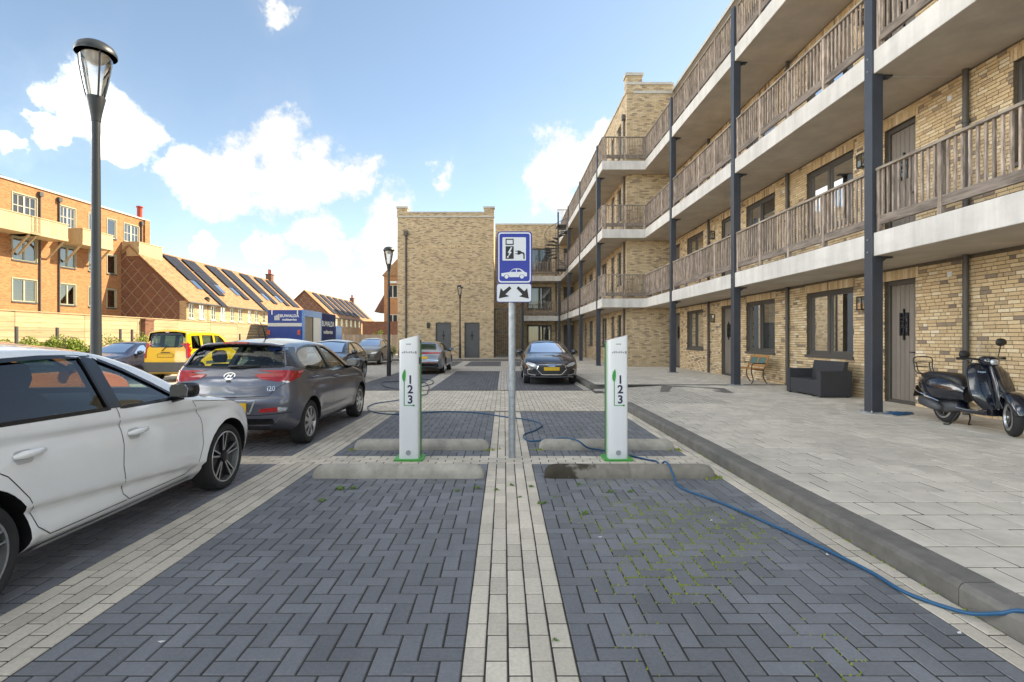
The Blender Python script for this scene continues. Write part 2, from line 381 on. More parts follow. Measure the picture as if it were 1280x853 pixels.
BRICK_STOPS = [(0.0, (0.21, 0.16, 0.13)), (0.05, (0.31, 0.235, 0.17)), (0.12, (0.54, 0.39, 0.235)), (0.5, (0.62, 0.455, 0.27)),
               (0.75, (0.67, 0.51, 0.315)), (0.93, (0.72, 0.58, 0.39)), (1.0, (0.75, 0.65, 0.50))]
MT = dict(
    brick=ramp_piece('yellow_brick', BRICK_STOPS, var=0.12),
    mortar=mat('mortar', (0.14, 0.11, 0.078), 0.95, var=0.2, vscale=8, bump=0.4),
    brick_far=brick_tex('yellow_brick_far', (0.50, 0.365, 0.22), (0.62, 0.485, 0.315), (0.30, 0.22, 0.155), (0.36, 0.29, 0.205), bw=0.23, bh=0.07),
    brick_red=brick_tex('red_brick_far', (0.37, 0.155, 0.055), (0.45, 0.20, 0.08), (0.31, 0.125, 0.045), (0.30, 0.2, 0.13), bw=0.23, bh=0.07, var=0.1),
    brick_cream=brick_tex('tan_brick_far', (0.40, 0.25, 0.13), (0.50, 0.32, 0.18), (0.32, 0.2, 0.1), (0.36, 0.28, 0.2), bw=0.23, bh=0.07, var=0.1),
    brick_brown=brick_tex('brown_brick_far', (0.16, 0.06, 0.035), (0.21, 0.085, 0.05), (0.12, 0.045, 0.03), (0.16, 0.11, 0.08), bw=0.23, bh=0.07, var=0.1),
    concrete=mat('concrete', (0.62, 0.60, 0.575), 0.85, var=0.13, vscale=1.6, bump=0.25, bscale=40, coords='World', stretch=(2.5, 2.5, 0.25), stain=0.13, sscale=1.2),
    soffit_bounce=mat('concrete_bounce_tint', (0.50, 0.445, 0.375), 0.9, var=0.16, vscale=1.3, bump=0.15, bscale=30, coords='World'),  # underside of the same concrete, with warm dim bounce light put into the colour
    stone=mat('coping_stone', (0.5, 0.48, 0.44), 0.8, var=0.15, vscale=4, bump=0.2, coords='World'),
    steel_dark=mat('dark_blue_steel', (0.040, 0.046, 0.060), 0.42, var=0.12, vscale=3, coords='World'),
    steel_grey=mat('anthracite_steel', (0.06, 0.064, 0.07), 0.5, var=0.15, vscale=4),
    galv=mat('galvanised_steel', (0.36, 0.39, 0.42), 0.45, metal=0.55, var=0.25, vscale=18),
    wood=mat('weathered_wood', (0.19, 0.14, 0.112), 0.85, var=0.35, vscale=5, col2=(0.38, 0.31, 0.26), piece=0.3, bump=0.5, bscale=25, coords='World', stretch=(4, 4, 0.7)),
    rail=mat('weathered_rail_wood', (0.20, 0.16, 0.125), 0.85, var=0.25, vscale=4, col2=(0.36, 0.31, 0.26), bump=0.5, bscale=25, coords='World', stretch=(4, 0.5, 4)),
    rail_low=mat('weathered_low_rail_wood', (0.13, 0.10, 0.085), 0.85, var=0.3, vscale=4, col2=(0.24, 0.20, 0.17), bump=0.5, bscale=25, coords='World', stretch=(4, 0.5, 4)),
    frame=mat('taupe_frame', (0.085, 0.078, 0.072), 0.5, var=0.08, vscale=3),
    door=mat('taupe_door', (0.20, 0.172, 0.15), 0.5, var=0.1, vscale=2.5, piece=0.07, stretch=(1, 1, 0.3)),
    door_grey=mat('grey_door', (0.085, 0.085, 0.09), 0.5, var=0.1, vscale=2.5),
    black=mat('black_plastic', (0.012, 0.012, 0.013), 0.45),
    rubber=mat('tyre_rubber', (0.018, 0.018, 0.019), 0.85, var=0.2, vscale=12, bump=0.2),
    trim=mat('black_trim', (0.008, 0.008, 0.009), 0.25),
    chrome=mat('chrome', (0.72, 0.73, 0.75), 0.12, metal=1.0),
    alloy=mat('silver_alloy', (0.55, 0.56, 0.57), 0.3, metal=0.9),
    alloy_dark=mat('dark_alloy', (0.02, 0.02, 0.022), 0.35, metal=0.3),
    disc=mat('brake_disc', (0.12, 0.12, 0.12), 0.5, metal=0.6),
    interior=mat('car_interior', (0.022, 0.022, 0.024), 0.8),
    fabric=mat('seat_fabric', (0.035, 0.036, 0.040), 0.9, var=0.3, vscale=40),
    red_lamp=mat('red_lens', (0.36, 0.008, 0.012), 0.12, coat=1.0, var=0.3, vscale=14),
    clear_lamp=mat('clear_lens', (0.55, 0.57, 0.6), 0.15, metal=0.5, coat=1.0, var=0.4, vscale=22),
    plate=mat('yellow_plate', (0.66, 0.40, 0.02), 0.45, var=0.12, vscale=20),
    white=mat('white_enamel', (0.74, 0.75, 0.77), 0.3, coat=0.5),
    navy=mat('navy_print', (0.012, 0.012, 0.06), 0.4),
    green=mat('green_enamel', (0.05, 0.36, 0.06), 0.4),
    leaf_print=mat('green_print', (0.02, 0.30, 0.05), 0.4),
    grey_print=mat('grey_print', (0.28, 0.28, 0.30), 0.5),
    sign_blue=mat('sign_blue', (0.003, 0.018, 0.30), 0.35, coat=0.3),
    sign_white=mat('sign_white', (0.66, 0.68, 0.72), 0.4),
    sign_black=mat('sign_black', (0.010, 0.010, 0.012), 0.5),
    cable=mat('blue_cable', (0.008, 0.085, 0.19), 0.45),
    cable_dark=mat('dark_cable', (0.015, 0.02, 0.03), 0.5),
    moss=mat('moss', (0.13, 0.20, 0.016), 0.95, col2=(0.28, 0.31, 0.035), var=0.2, vscale=20, coords='World'),
    weed=mat('weed_leaf', (0.06, 0.13, 0.02), 0.7, col2=(0.12, 0.2, 0.03), var=0.2, vscale=30),
    hedge=mat('hedge_leaf', (0.09, 0.15, 0.018), 0.6, col2=(0.2, 0.26, 0.03), var=0.25, vscale=9, piece=0.35),
    bark=mat('bark', (0.09, 0.065, 0.045), 0.9, var=0.3, vscale=20, bump=0.6),
    pave_dark=mat('dark_paver', (0.156, 0.163, 0.180), 0.82, var=0.13, vscale=55, piece=0.15, bump=0.35, bscale=220, coords='World', stain=0.16, sscale=1.3),
    pave_cream=mat('cream_paver', (0.55, 0.495, 0.415), 0.88, var=0.12, vscale=50, piece=0.13, bump=0.35, bscale=220, coords='World', stain=0.12, sscale=1.6),
    pave_tile=mat('sidewalk_tile', (0.54, 0.495, 0.43), 0.88, var=0.13, vscale=5, piece=0.09, bump=0.3, bscale=180, coords='World', stain=0.12, sscale=0.9),
    joint=mat('joint_sand', (0.034, 0.031, 0.027), 0.95, var=0.35, vscale=25, bump=0.5, coords='World'),
    kerb=mat('kerb_concrete', (0.15, 0.142, 0.13), 0.85, var=0.25, vscale=7, piece=0.1, bump=0.35, bscale=150, coords='World'),
    stop=mat('car_stop_concrete', (0.36, 0.335, 0.295), 0.9, var=0.25, vscale=5, bump=0.5, bscale=110, coords='World'),
    stain=mat('stained_concrete', (0.075, 0.062, 0.04), 0.95, var=0.4, vscale=14, bump=0.6, bscale=110, coords='World'),
    pave_far=brick_tex('cream_paving_far', (0.46, 0.42, 0.37), (0.52, 0.48, 0.42), (0.42, 0.38, 0.33), (0.18, 0.165, 0.14), bw=0.203, bh=0.1016, var=0.1, ground=True),
    pave_far_dark=brick_tex('dark_paving_far', (0.10, 0.103, 0.115), (0.13, 0.133, 0.148), (0.085, 0.087, 0.098), (0.045, 0.042, 0.038), bw=0.203, bh=0.1016, var=0.1, ground=True),
    earth=mat('ground_earth', (0.15, 0.14, 0.12), 0.95, var=0.25, vscale=0.7, coords='World'),
    fence_wood=mat('pale_plank', (0.40, 0.31, 0.19), 0.8, var=0.2, vscale=3, piece=0.14, coords='World', stretch=(1, 0.4, 6)),
    fence_grey=mat('grey_plank', (0.30, 0.25, 0.20), 0.85, var=0.2, vscale=3, piece=0.2, coords='World', stretch=(5, 5, 0.5)),
    balcony_cream=mat('cream_board', (0.46, 0.35, 0.21), 0.7, var=0.1, vscale=3, piece=0.08),
    win_white=mat('cream_window_frame', (0.55, 0.53, 0.45), 0.5),
    win_green=mat('sage_window_frame', (0.36, 0.36, 0.27), 0.5),
    roof_tile=brick_tex('tan_roof_tile', (0.27, 0.145, 0.07), (0.33, 0.18, 0.092), (0.23, 0.12, 0.06), (0.22, 0.13, 0.07), bw=0.28, bh=0.16, var=0.08),
    solar=mat('solar_cell', (0.018, 0.019, 0.026), 0.45, var=0.2, vscale=2, spec=0.25),
    solar_frame=mat('solar_frame', (0.03, 0.032, 0.036), 0.4),
    diamond=mat('cream_diamond_line', (0.36, 0.26, 0.17), 0.8),
    blue_panel=mat('royal_blue_panel', (0.006, 0.04, 0.24), 0.55, var=0.08, vscale=2),
    blue_bright=mat('bright_blue_panel', (0.012, 0.18, 0.62), 0.35),
    blue_navy=mat('navy_panel', (0.012, 0.018, 0.11), 0.7, spec=0.15),
    white_panel=mat('white_panel', (0.7, 0.71, 0.72), 0.4),
    beige_panel=mat('beige_panel', (0.34, 0.29, 0.22), 0.7, var=0.1, vscale=4),
    silver_band=mat('silver_band', (0.5, 0.5, 0.5), 0.4),
    rattan=mat('rattan_weave', (0.035, 0.037, 0.044), 0.6, var=0.3, vscale=60, bump=0.8, bscale=140, stretch=(1, 1, 2.5)),
    bench_wood=mat('orange_bench_wood', (0.42, 0.19, 0.05), 0.5, var=0.2, vscale=8, stretch=(0.6, 4, 4)),
    cast=mat('cast_iron', (0.015, 0.014, 0.013), 0.45),
    teal=mat('teal_panel', (0.07, 0.14, 0.13), 0.6, var=0.35, vscale=25),
    scooter=paint('black_scooter_paint', (0.006, 0.009, 0.018), rough=0.2),
    leather=mat('black_leather', (0.018, 0.018, 0.020), 0.42, bump=0.15, bscale=200),
    lamp_post=mat('lamp_post_paint', (0.016, 0.021, 0.027), 0.4, var=0.1, vscale=4),
    lamp_opal=mat('lamp_reflector', (0.55, 0.5, 0.42), 0.35, metal=0.3),
    curtain=mat('curtain', (0.36, 0.36, 0.37), 0.9, var=0.2, vscale=3, stretch=(9, 9, 0.2)),
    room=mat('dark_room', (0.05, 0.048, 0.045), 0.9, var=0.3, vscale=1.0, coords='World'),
    red_pot=mat('red_clay', (0.35, 0.045, 0.025), 0.7),
    manhole=mat('cast_cover', (0.07, 0.062, 0.055), 0.7, var=0.3, vscale=20, bump=0.5),
    paper=mat('litter_white', (0.7, 0.7, 0.68), 0.8),
)
MT['window_glass'] = glass('window_glass', (0.62, 0.64, 0.63), gloss=3.2)
MT['car_glass'] = glass('car_glass', (0.56, 0.68, 0.65), gloss=1.25)
MT['privacy_glass'] = glass('privacy_glass', (0.22, 0.34, 0.34), gloss=1.1)
MT['clear_glass'] = glass('lamp_glass', (0.86, 0.88, 0.9), gloss=1.6)

# ------------------------------------------------------------------ mesh builder
class MB:
    def __init__(self):
        self.v = []; self.f = []; self.r = []
    def add(self, vs, fs, rnd=None):
        o = len(self.v)
        self.v += [tuple(p) for p in vs]
        self.f += [tuple(i + o for i in f) for f in fs]
        self.r += [random.random() if rnd is None else rnd] * len(fs)
        return self
    def box(self, x0, x1, y0, y1, z0, z1, rnd=None):
        x0, x1 = min(x0, x1), max(x0, x1); y0, y1 = min(y0, y1), max(y0, y1); z0, z1 = min(z0, z1), max(z0, z1)
        return self.add([(x0, y0, z0), (x1, y0, z0), (x1, y1, z0), (x0, y1, z0), (x0, y0, z1), (x1, y0, z1), (x1, y1, z1), (x0, y1, z1)],
                        [(0, 3, 2, 1), (4, 5, 6, 7), (0, 1, 5, 4), (1, 2, 6, 5), (2, 3, 7, 6), (3, 0, 4, 7)], rnd)
    def bar(self, p0, p1, w, h, up=(0, 0, 1), rnd=None):
        p0, p1 = Vector(p0), Vector(p1)
        d = (p1 - p0).normalized(); up = Vector(up)
        if abs(d.dot(up)) > 0.98:
            up = Vector((0, 1, 0))
        s = d.cross(up).normalized() * (w / 2); t = s.cross(d).normalized() * (h / 2)
        vs = [p + a * s + b * t for p in (p0, p1) for a, b in ((-1, -1), (1, -1), (1, 1), (-1, 1))]
        return self.add(vs, [(0, 1, 2, 3), (7, 6, 5, 4), (0, 4, 5, 1), (1, 5, 6, 2), (2, 6, 7, 3), (3, 7, 4, 0)], rnd)
    def tube(self, pts, r, n=8, cap=True, closed=False):
        pts = [Vector(p) for p in pts]
        rs = r if isinstance(r, (list, tuple)) else [r] * len(pts)
        vs = []; fs = []
        m = len(pts)
        prev = None
        for i, p in enumerate(pts):
            a = pts[i - 1] if (i > 0 or closed) else p
            b = pts[(i + 1) % m] if (i < m - 1 or closed) else p
            d = (b - a).normalized()
            if prev is None:
                up = Vector((0, 0, 1)) if abs(d.z) < 0.9 else Vector((1, 0, 0))
                s = d.cross(up).normalized()
            else:
                s = (prev - d * prev.dot(d))
                s = s.normalized() if s.length > 1e-6 else d.orthogonal().normalized()
            prev = s
            t = d.cross(s)
            for k in range(n):
                a_ = 2 * math.pi * k / n
                vs.append(p + (s * math.cos(a_) + t * math.sin(a_)) * rs[i])
        for i in range(m if closed else m - 1):
            j = (i + 1) % m
            for k in range(n):
                fs.append((i * n + k, i * n + (k + 1) % n, j * n + (k + 1) % n, j * n + k))
        if cap and not closed:
            fs.append(tuple(range(n - 1, -1, -1))); fs.append(tuple((m - 1) * n + k for k in range(n)))
        return self.add(vs, fs)
    def lathe(self, prof, c=(0, 0, 0), n=24, axis='z', cap=True):
        vs = []; fs = []
        for (r, h) in prof:
            for k in range(n):
                a = 2 * math.pi * k / n
                x, y = r * math.cos(a), r * math.sin(a)
                if axis == 'z': q = (c[0] + x, c[1] + y, c[2] + h)
                elif axis == 'x': q = (c[0] + h, c[1] + x, c[2] + y)
                else: q = (c[0] + y, c[1] + h, c[2] + x)
                vs.append(q)
        for i in range(len(prof) - 1):
            for k in range(n):
                fs.append((i * n + k, i * n + (k + 1) % n, (i + 1) * n + (k + 1) % n, (i + 1) * n + k))
        if cap and prof[0][0] > 1e-5: fs.append(tuple(range(n - 1, -1, -1)))
        if cap and prof[-1][0] > 1e-5: fs.append(tuple((len(prof) - 1) * n + k for k in range(n)))
        return self.add(vs, fs)
    def prism(self, poly, a, b, axis='x'):
        """poly of (p,q); axis x: (y,z) extruded over x; y: (x,z); z: (x,y)."""
        n = len(poly)
        def P(p, q, h):
            return (h, p, q) if axis == 'x' else (p, h, q) if axis == 'y' else (p, q, h)
        vs = [P(p, q, a) for p, q in poly] + [P(p, q, b) for p, q in poly]
        fs = [tuple(range(n - 1, -1, -1)), tuple(range(n, 2 * n))] + [(i, (i + 1) % n, n + (i + 1) % n, n + i) for i in range(n)]
        return self.add(vs, fs)
    def build(self, name, m, parent=None, smooth=None, bevel=0, seg=2, merge=False, sub=0):
        me = bpy.data.meshes.new(name)
        me.from_pydata(self.v, [], self.f)
        at = me.attributes.new('rnd', 'FLOAT', 'FACE')
        at.data.foreach_set('value', self.r)
        bm = bmesh.new(); bm.from_mesh(me)
        if merge:
            bmesh.ops.remove_doubles(bm, verts=bm.verts, dist=1e-5)
        bmesh.ops.recalc_face_normals(bm, faces=bm.faces)
        if bevel:
            bmesh.ops.bevel(bm, geom=[e for e in bm.edges if len(e.link_faces) == 2 and e.calc_face_angle(0) > 0.6], offset=bevel, segments=seg, affect='EDGES', profile=0.5, clamp_overlap=True)
        bm.to_mesh(me); bm.free()
        if smooth:
            me.polygons.foreach_set('use_smooth', [True] * len(me.polygons))
            me.set_sharp_from_angle(angle=R(smooth))
        ms = m if isinstance(m, (list, tuple)) else [m]
        for q in ms:
            me.materials.append(MT[q] if isinstance(q, str) else q)
        o = bpy.data.objects.new(name, me)
        COL.objects.link(o)
        if parent:
            o.parent = parent
        return o
def inst(name, me, parent=None, loc=(0, 0, 0), rot=(0, 0, 0), scale=(1, 1, 1)):
    o = bpy.data.objects.new(name, me)
    COL.objects.link(o)
    o.location = loc; o.rotation_euler = rot; o.scale = scale
    if parent: o.parent = parent
    return o
def tag(o, label=None, cat=None, group=None, kind=None):
    if label: o['label'] = label
    if cat: o['category'] = cat
    if group: o['group'] = group
    if kind: o['kind'] = kind
    return o
def thing(name, label, cat, loc=(0, 0, 0), rz=0, group=None):
    o = bpy.data.objects.new(name, None)
    COL.objects.link(o)
    o.location = loc; o.rotation_euler = (0, 0, rz)
    o.empty_display_size = 0.2
    return tag(o, label, cat, group)
def empty(name, parent, loc=(0, 0, 0)):
    o = bpy.data.objects.new(name, None)
    COL.objects.link(o)
    o.location = loc; o.parent = parent
    return o
def copy_tree(o, parent=None):
    c = o.copy(); COL.objects.link(c)
    if parent: c.parent = parent
    for ch in list(o.children):
        copy_tree(ch, c)
    return c
TMP = bpy.data.scenes.new('workbench')
def eval_mesh(ob):
    vl = TMP.view_layers[0]
    vl.update()
    return bpy.data.meshes.new_from_object(ob.evaluated_get(vl.depsgraph))
def text_mesh(txt, size, m, name, parent=None, depth=0.002, align='CENTER', bold=0.0, shear=0.0):
    cu = bpy.data.curves.new(name, 'FONT')
    cu.body = txt; cu.size = size; cu.align_x = align; cu.extrude = depth; cu.offset = bold; cu.shear = shear
    cu.resolution_u = 3
    ob = bpy.data.objects.new(name, cu)
    TMP.collection.objects.link(ob)
    me = eval_mesh(ob)
    bpy.data.objects.remove(ob); bpy.data.curves.remove(cu)
    me.materials.clear(); me.materials.append(MT[m] if isinstance(m, str) else m)
    o = bpy.data.objects.new(name, me)
    COL.objects.link(o)
    if parent: o.parent = parent
    return o
def pchip(pts):
    xs = [p[0] for p in pts]; ys = [p[1] for p in pts]
    n = len(xs)
    h = [xs[i + 1] - xs[i] for i in range(n - 1)]
    d = [(ys[i + 1] - ys[i]) / h[i] for i in range(n - 1)]
    m = [0.0] * n
    m[0], m[-1] = d[0], d[-1]
    for i in range(1, n - 1):
        if d[i - 1] * d[i] <= 0: m[i] = 0.0
        else:
            w1 = 2 * h[i] + h[i - 1]; w2 = h[i] + 2 * h[i - 1]
            m[i] = (w1 + w2) / (w1 / d[i - 1] + w2 / d[i])
    def f(x):
        if x <= xs[0]: return ys[0]
        if x >= xs[-1]: return ys[-1]
        lo = 0
        while x > xs[lo + 1]: lo += 1
        t = (x - xs[lo]) / h[lo]
        return ((1 + 2 * t) * (1 - t) ** 2 * ys[lo] + t * (1 - t) ** 2 * h[lo] * m[lo] + t * t * (3 - 2 * t) * ys[lo + 1] + t * t * (t - 1) * h[lo] * m[lo + 1])
    return f
def smooth_path(pts, n=8, closed=False):
    P = [Vector(p) for p in pts]
    out = []
    m = len(P)
    rng = range(m if closed else m - 1)
    for i in rng:
        p0 = P[i - 1] if (i > 0 or closed) else P[i]
        p1 = P[i]; p2 = P[(i + 1) % m]
        p3 = P[(i + 2) % m] if (i + 2 < m or closed) else p2
        for k in range(n):
            t = k / n
            out.append(0.5 * ((2 * p1) + (p2 - p0) * t + (2 * p0 - 5 * p1 + 4 * p2 - p3) * t * t + (3 * p1 - p0 - 3 * p2 + p3) * t ** 3))
    if not closed: out.append(P[-1])
    return out
def round_poly2(poly, r, n=4):
    """round the corners of a closed 2D polygon."""
    out = []
    m = len(poly)
    for i in range(m):
        p = Vector(poly[i]); a = Vector(poly[i - 1]); b = Vector(poly[(i + 1) % m])
        rr = r[i] if isinstance(r, (list, tuple)) else r
        la, lb = (a - p).length, (b - p).length
        k = min(rr, la * 0.45, lb * 0.45)
        if k < 1e-4:
            out.append(tuple(p)); continue
        s = p + (a - p).normalized() * k; e = p + (b - p).normalized() * k
        for j in range(n + 1):
            t = j / n
            q = s * (1 - t) ** 2 + p * 2 * t * (1 - t) + e * t * t
            out.append(tuple(q))
    return out
# ------------------------------------------------------------------ ground, paving, kerbs
MOD = 0.1016
tag(MB().add([(-600, -60, -0.05), (600, -60, -0.05), (600, 1500, -0.05), (-600, 1500, -0.05)], [(0, 1, 2, 3)]).build('ground', 'earth'), kind='structure')
def sheet(name, x0, x1, y0, y1, z, m):
    return tag(MB().add([(x0, y0, z), (x1, y0, z), (x1, y1, z), (x0, y1, z)], [(0, 1, 2, 3)]).build(name, m), kind='structure')
def paver_geo(lx, ly, top=0.0, h=0.03, gap=0.008, ch=0.005):
    a, b = lx / 2 - gap / 2, ly / 2 - gap / 2
    vs = []
    for (ix, iy, z) in ((a, b, top - h), (a, b, top - ch), (a - ch, b - ch, top)):
        vs += [(-ix, -iy, z), (ix, -iy, z), (ix, iy, z), (-ix, iy, z)]
    fs = [(8, 9, 10, 11)]
    for r in (0, 4):
        for k in range(4):
            fs.append((r + k, r + (k + 1) % 4, r + 4 + (k + 1) % 4, r + 4 + k))
    return vs, fs
_pm = {}
def paver_mesh(lx, ly, m, h=0.03, gap=0.008):
    key = (round(lx, 4), round(ly, 4), m)
    if key not in _pm:
        vs, fs = paver_geo(lx, ly, h=h, gap=gap)
        me = bpy.data.meshes.new('paver'); me.from_pydata(vs, [], fs)
        me.materials.append(MT[m]); _pm[key] = me
    return _pm[key]
def lay(parent, pieces, m, name='paver', nobj=300, z=0.0, ymin=2.1, jit=0.0012, gap=0.008, visible=None):
    """pieces: (cx,cy,lx,ly). The largest-looking become objects, the rest one joined part."""
    def key(p):
        vis = p[1] > ymin and abs(p[0]) < 1.03 * p[1]
        if visible: vis = vis and visible(p)
        return p[1] if vis else 1e3 + p[1]
    ps = sorted(pieces, key=key)
    mb = MB()
    for i, (cx, cy, lx, ly) in enumerate(ps):
        dz = random.uniform(-jit, jit)
        if i < nobj and key((cx, cy, lx, ly)) < 1e3:
            inst(name, paver_mesh(lx, ly, m, gap=gap), parent, (cx, cy, z + dz), (random.gauss(0, 0.004), random.gauss(0, 0.004), random.gauss(0, 0.004)))
        else:
            vs, fs = paver_geo(lx, ly, top=z + dz, gap=gap)
            mb.add([(a + cx, b + cy, c) for a, b, c in vs], fs)
    if mb.v:
        tag(mb.build(name + '_field', m, parent), kind='stuff')
def herring(x0, nx, y0, ny):
    out = []
    for i in range(nx):
        for j in range(ny):
            k = (i - j) % 4
            X, Y = x0 + i * MOD, y0 + j * MOD
            if k == 0:
                if i + 1 < nx: out.append((X + MOD, Y + MOD / 2, 2 * MOD, MOD))
                else: out.append((X + MOD / 2, Y + MOD / 2, MOD, MOD))
            elif k == 1 and i == 0: out.append((X + MOD / 2, Y + MOD / 2, MOD, MOD))
            elif k == 3:
                if j + 1 < ny: out.append((X + MOD / 2, Y + MOD, MOD, 2 * MOD))
                else: out.append((X + MOD / 2, Y + MOD / 2, MOD, MOD))
            elif k == 2 and j == 0: out.append((X + MOD / 2, Y + MOD / 2, MOD, MOD))
    return out
def stretcher_y(x0, nc, y0, y1):
    out = []
    for c in range(nc):
        y = y0 + random.choice((0.0,)) - (MOD if c % 2 else 0)
        while y < y1 - 0.01:
            a, b = max(y, y0), min(y + 2 * MOD, y1)
            if b - a > 0.03: out.append((x0 + (c + .5) * MOD, (a + b) / 2, MOD, b - a))
            y += 2 * MOD
    return out
def stretcher_x(x0, x1, y0, nr):
    out = []
    for r in range(nr):
        x = x0 - (MOD if r % 2 else 0)
        while x < x1 - 0.01:
            a, b = max(x, x0), min(x + 2 * MOD, x1)
            if b - a > 0.03: out.append(((a + b) / 2, y0 + (r + .5) * MOD, b - a, MOD))
            x += 2 * MOD
    return out
XA0, XA1, XB0, XB1, XC0, XC1, XK0, XK1 = -4.553, -2.623, -2.115, -0.185, 0.323, 2.253, 2.456, 2.66
ROW1 = 5.98 - 57 * MOD, 5.98
CROSS = 5.98, 5.98 + 4 * MOD
ROW2 = CROSS[1], CROSS[1] + 38 * MOD          # 6.386 .. 10.247
ROAD = ROW2[1] + 0.16, 14.55
BED = -0.0045
def bay(x0, x1, y0, ny, nobj):
    b = sheet('parking_bay', x0, x1, y0, y0 + ny * MOD, BED, 'joint')
    n = round((x1 - x0) / MOD)
    lay(b, herring(x0, n, y0, ny), 'pave_dark', nobj=nobj)
def strip(x0, nc, y0, y1, nobj=300):
    b = sheet('paving_strip', x0, x0 + nc * MOD, y0, y1, BED, 'joint')
    lay(b, stretcher_y(x0, nc, y0, y1), 'pave_cream', nobj=nobj)
for (x0, x1, n1, n2) in ((XA0, XA1, 200, 120), (XB0, XB1, 300, 300), (XC0, XC1, 300, 300)):
    bay(x0, x1, ROW1[0], 57, n1)
    bay(x0, x1, ROW2[0], 38, n2)
for x0, nc in ((XA0 - 5 * MOD, 5), (XA1, 5), (XB1, 5), (XC1, 2)):
    strip(x0, nc, ROW1[0], ROW1[1], 200)
    strip(x0, nc, ROW2[0], ROW2[1], 160)
cs = sheet('paving_strip', XA0 - 5 * MOD, XK0, CROSS[0], CROSS[1], BED, 'joint')
lay(cs, stretcher_x(XA0 - 5 * MOD, XK0, CROSS[0], 4), 'pave_cream')
# gully band, road, second gully
def band(y0, x0, x1, n, m, nobj, nm='gully_stone'):
    b = sheet('gully', x0, x1, y0, y0 + n * 0.08, BED - 0.012, 'joint')
    ps = []
    for r in range(n):
        x = x0 + (0.1 if r % 2 else 0)
        while x < x1:
            ps.append((x + .1, y0 + (r + .5) * .08, .2, .08)); x += .2
    lay(b, ps, m, nm, nobj, z=-0.012)
band(ROW2[1], -5.06, XK0, 2, 'kerb', 40)
rd = sheet('road', -5.06, XK0 + 1.3, ROAD[0], ROAD[1], BED, 'joint')
nrx = int((XK0 + 1.3 + 5.06) / MOD); nry = int((ROAD[1] - ROAD[0]) / MOD)
lay(rd, herring(-5.06, nrx, ROAD[0], nry), 'pave_cream', nobj=300)
band(ROAD[1], -5.06, XK0, 1, 'kerb', 0)
# the rest of the yard, laid as textured paving where single pavers can no longer be told apart
Y3, Y3b, Y4, Y4b, YS = ROAD[1] + 0.08, 23.3, 27.4, 33.3, 34.0
for (x0, x1) in ((XA0, XA1), (XB0, XB1), (XC0, XC1)):
    sheet('parking_bay', x0, x1, Y3, Y3b, 0.0, 'pave_far_dark')
    sheet('parking_bay', x0, x1, Y4, Y4b, 0.0, 'pave_far_dark')
for x0, nc in ((XA0 - 5 * MOD, 5), (XA1, 5), (XB1, 5), (XC1, 2)):
    sheet('paving_strip', x0, x0 + nc * MOD, Y3, Y3b, 0.0, 'pave_far')
    sheet('paving_strip', x0, x0 + nc * MOD, Y4, Y4b, 0.0, 'pave_far')
sheet('road', -30, XK0, Y3b, Y4, 0.0, 'pave_far')
sheet('paving_strip', -5.06, XK0, Y4b, YS, 0.0, 'pave_far')
sheet('road', -30, XA0 - 5 * MOD, -3, Y3b, -0.004, 'pave_far')
sheet('road', -30, XA0 - 5 * MOD, Y4, 120, -0.004, 'pave_far')
sheet('road', -30, 30, -8, ROW1[0], -0.004, 'pave_far')
# kerbs
def kerb_stone_mesh(l, w=0.2, z0=-0.1, z1=0.125, ch=0.03):
    mb = MB()
    prof = [(0, z0), (w, z0), (w, z1), (ch, z1), (ch * .35, z1 - ch * .35), (0, z1 - ch)]
    mb.prism([(x, z) for x, z in prof], -l / 2 + .002, l / 2 - .002, 'y')
    o = mb.build('kerb_stone', 'kerb'); me = o.data; bpy.data.objects.remove(o)
    return me
KM = kerb_stone_mesh(1.0)
def kerb_run(x, y0, y1):
    root = bpy.data.objects.new('kerb', None); COL.objects.link(root); tag(root, kind='structure')
    n = int(round(y1 - y0)); L = (y1 - y0) / n
    for i in range(n):
        inst('kerb_stone', KM, root, (x, y0 + (i + .5) * L, random.uniform(-.003, .003)), (0, 0, random.gauss(0, .002)), (1, L, 1))
    return root
kerb_run(XK0, -3.2, 10.8)
kerb_run(XK0, 14.9, YS)
KX = XK0
root = bpy.data.objects.new('kerb', None); COL.objects.link(root); tag(root, kind='structure')
for i in range(2):     # return of the far kerb along the driveway
    inst('kerb_stone', KM, root, (XK0 + .2 + .48 + i * .96, 14.9, 0), (0, 0, R(90)), (1, .96, 1))
root = bpy.data.objects.new('kerb', None); COL.objects.link(root); tag(root, kind='structure')
for i in range(11):    # kerb in front of the store block
    inst('kerb_stone', KM, root, (XK0 - .5 - i, YS, 0), (0, 0, R(90)), (1, 1, 1))
# sidewalk
SWZ = 0.12
TW, TD = 0.335, 0.30
sw = sheet('sidewalk', XK1 - .01, 8.4, -3.0, 10.6, SWZ - 0.0045, 'joint')
def tiles(x0, x1, y0, y1):
    out = []; y = y0; r = 0
    while y < y1 - .02:
        d = min(TD, y1 - y)
        x = x0 - (TW / 2 if r % 2 else 0)
        while x < x1 - .01:
            a, b = max(x, x0), min(x + TW, x1)
            if b - a > .03: out.append(((a + b) / 2, y + d / 2, b - a, d))
            x += TW
        y += TD; r += 1
    return out
lay(sw, tiles(XK1, 8.11, -3.0, 10.6), 'pave_tile', 'paving_tile', 300, z=SWZ, ymin=2.9, jit=.002, gap=.012)
sw2 = sheet('sidewalk', XK1 + 2.0, 8.4, 10.6, 14.8, SWZ - 0.0045, 'joint')
lay(sw2, tiles(XK1 + 2.0, 8.11, 10.6, 14.8), 'pave_tile', 'paving_tile', 120, z=SWZ, jit=.002, gap=.012)
sw3 = sheet('sidewalk', XK1 - .01, 8.4, 14.8, 43.4, SWZ - 0.0045, 'joint')
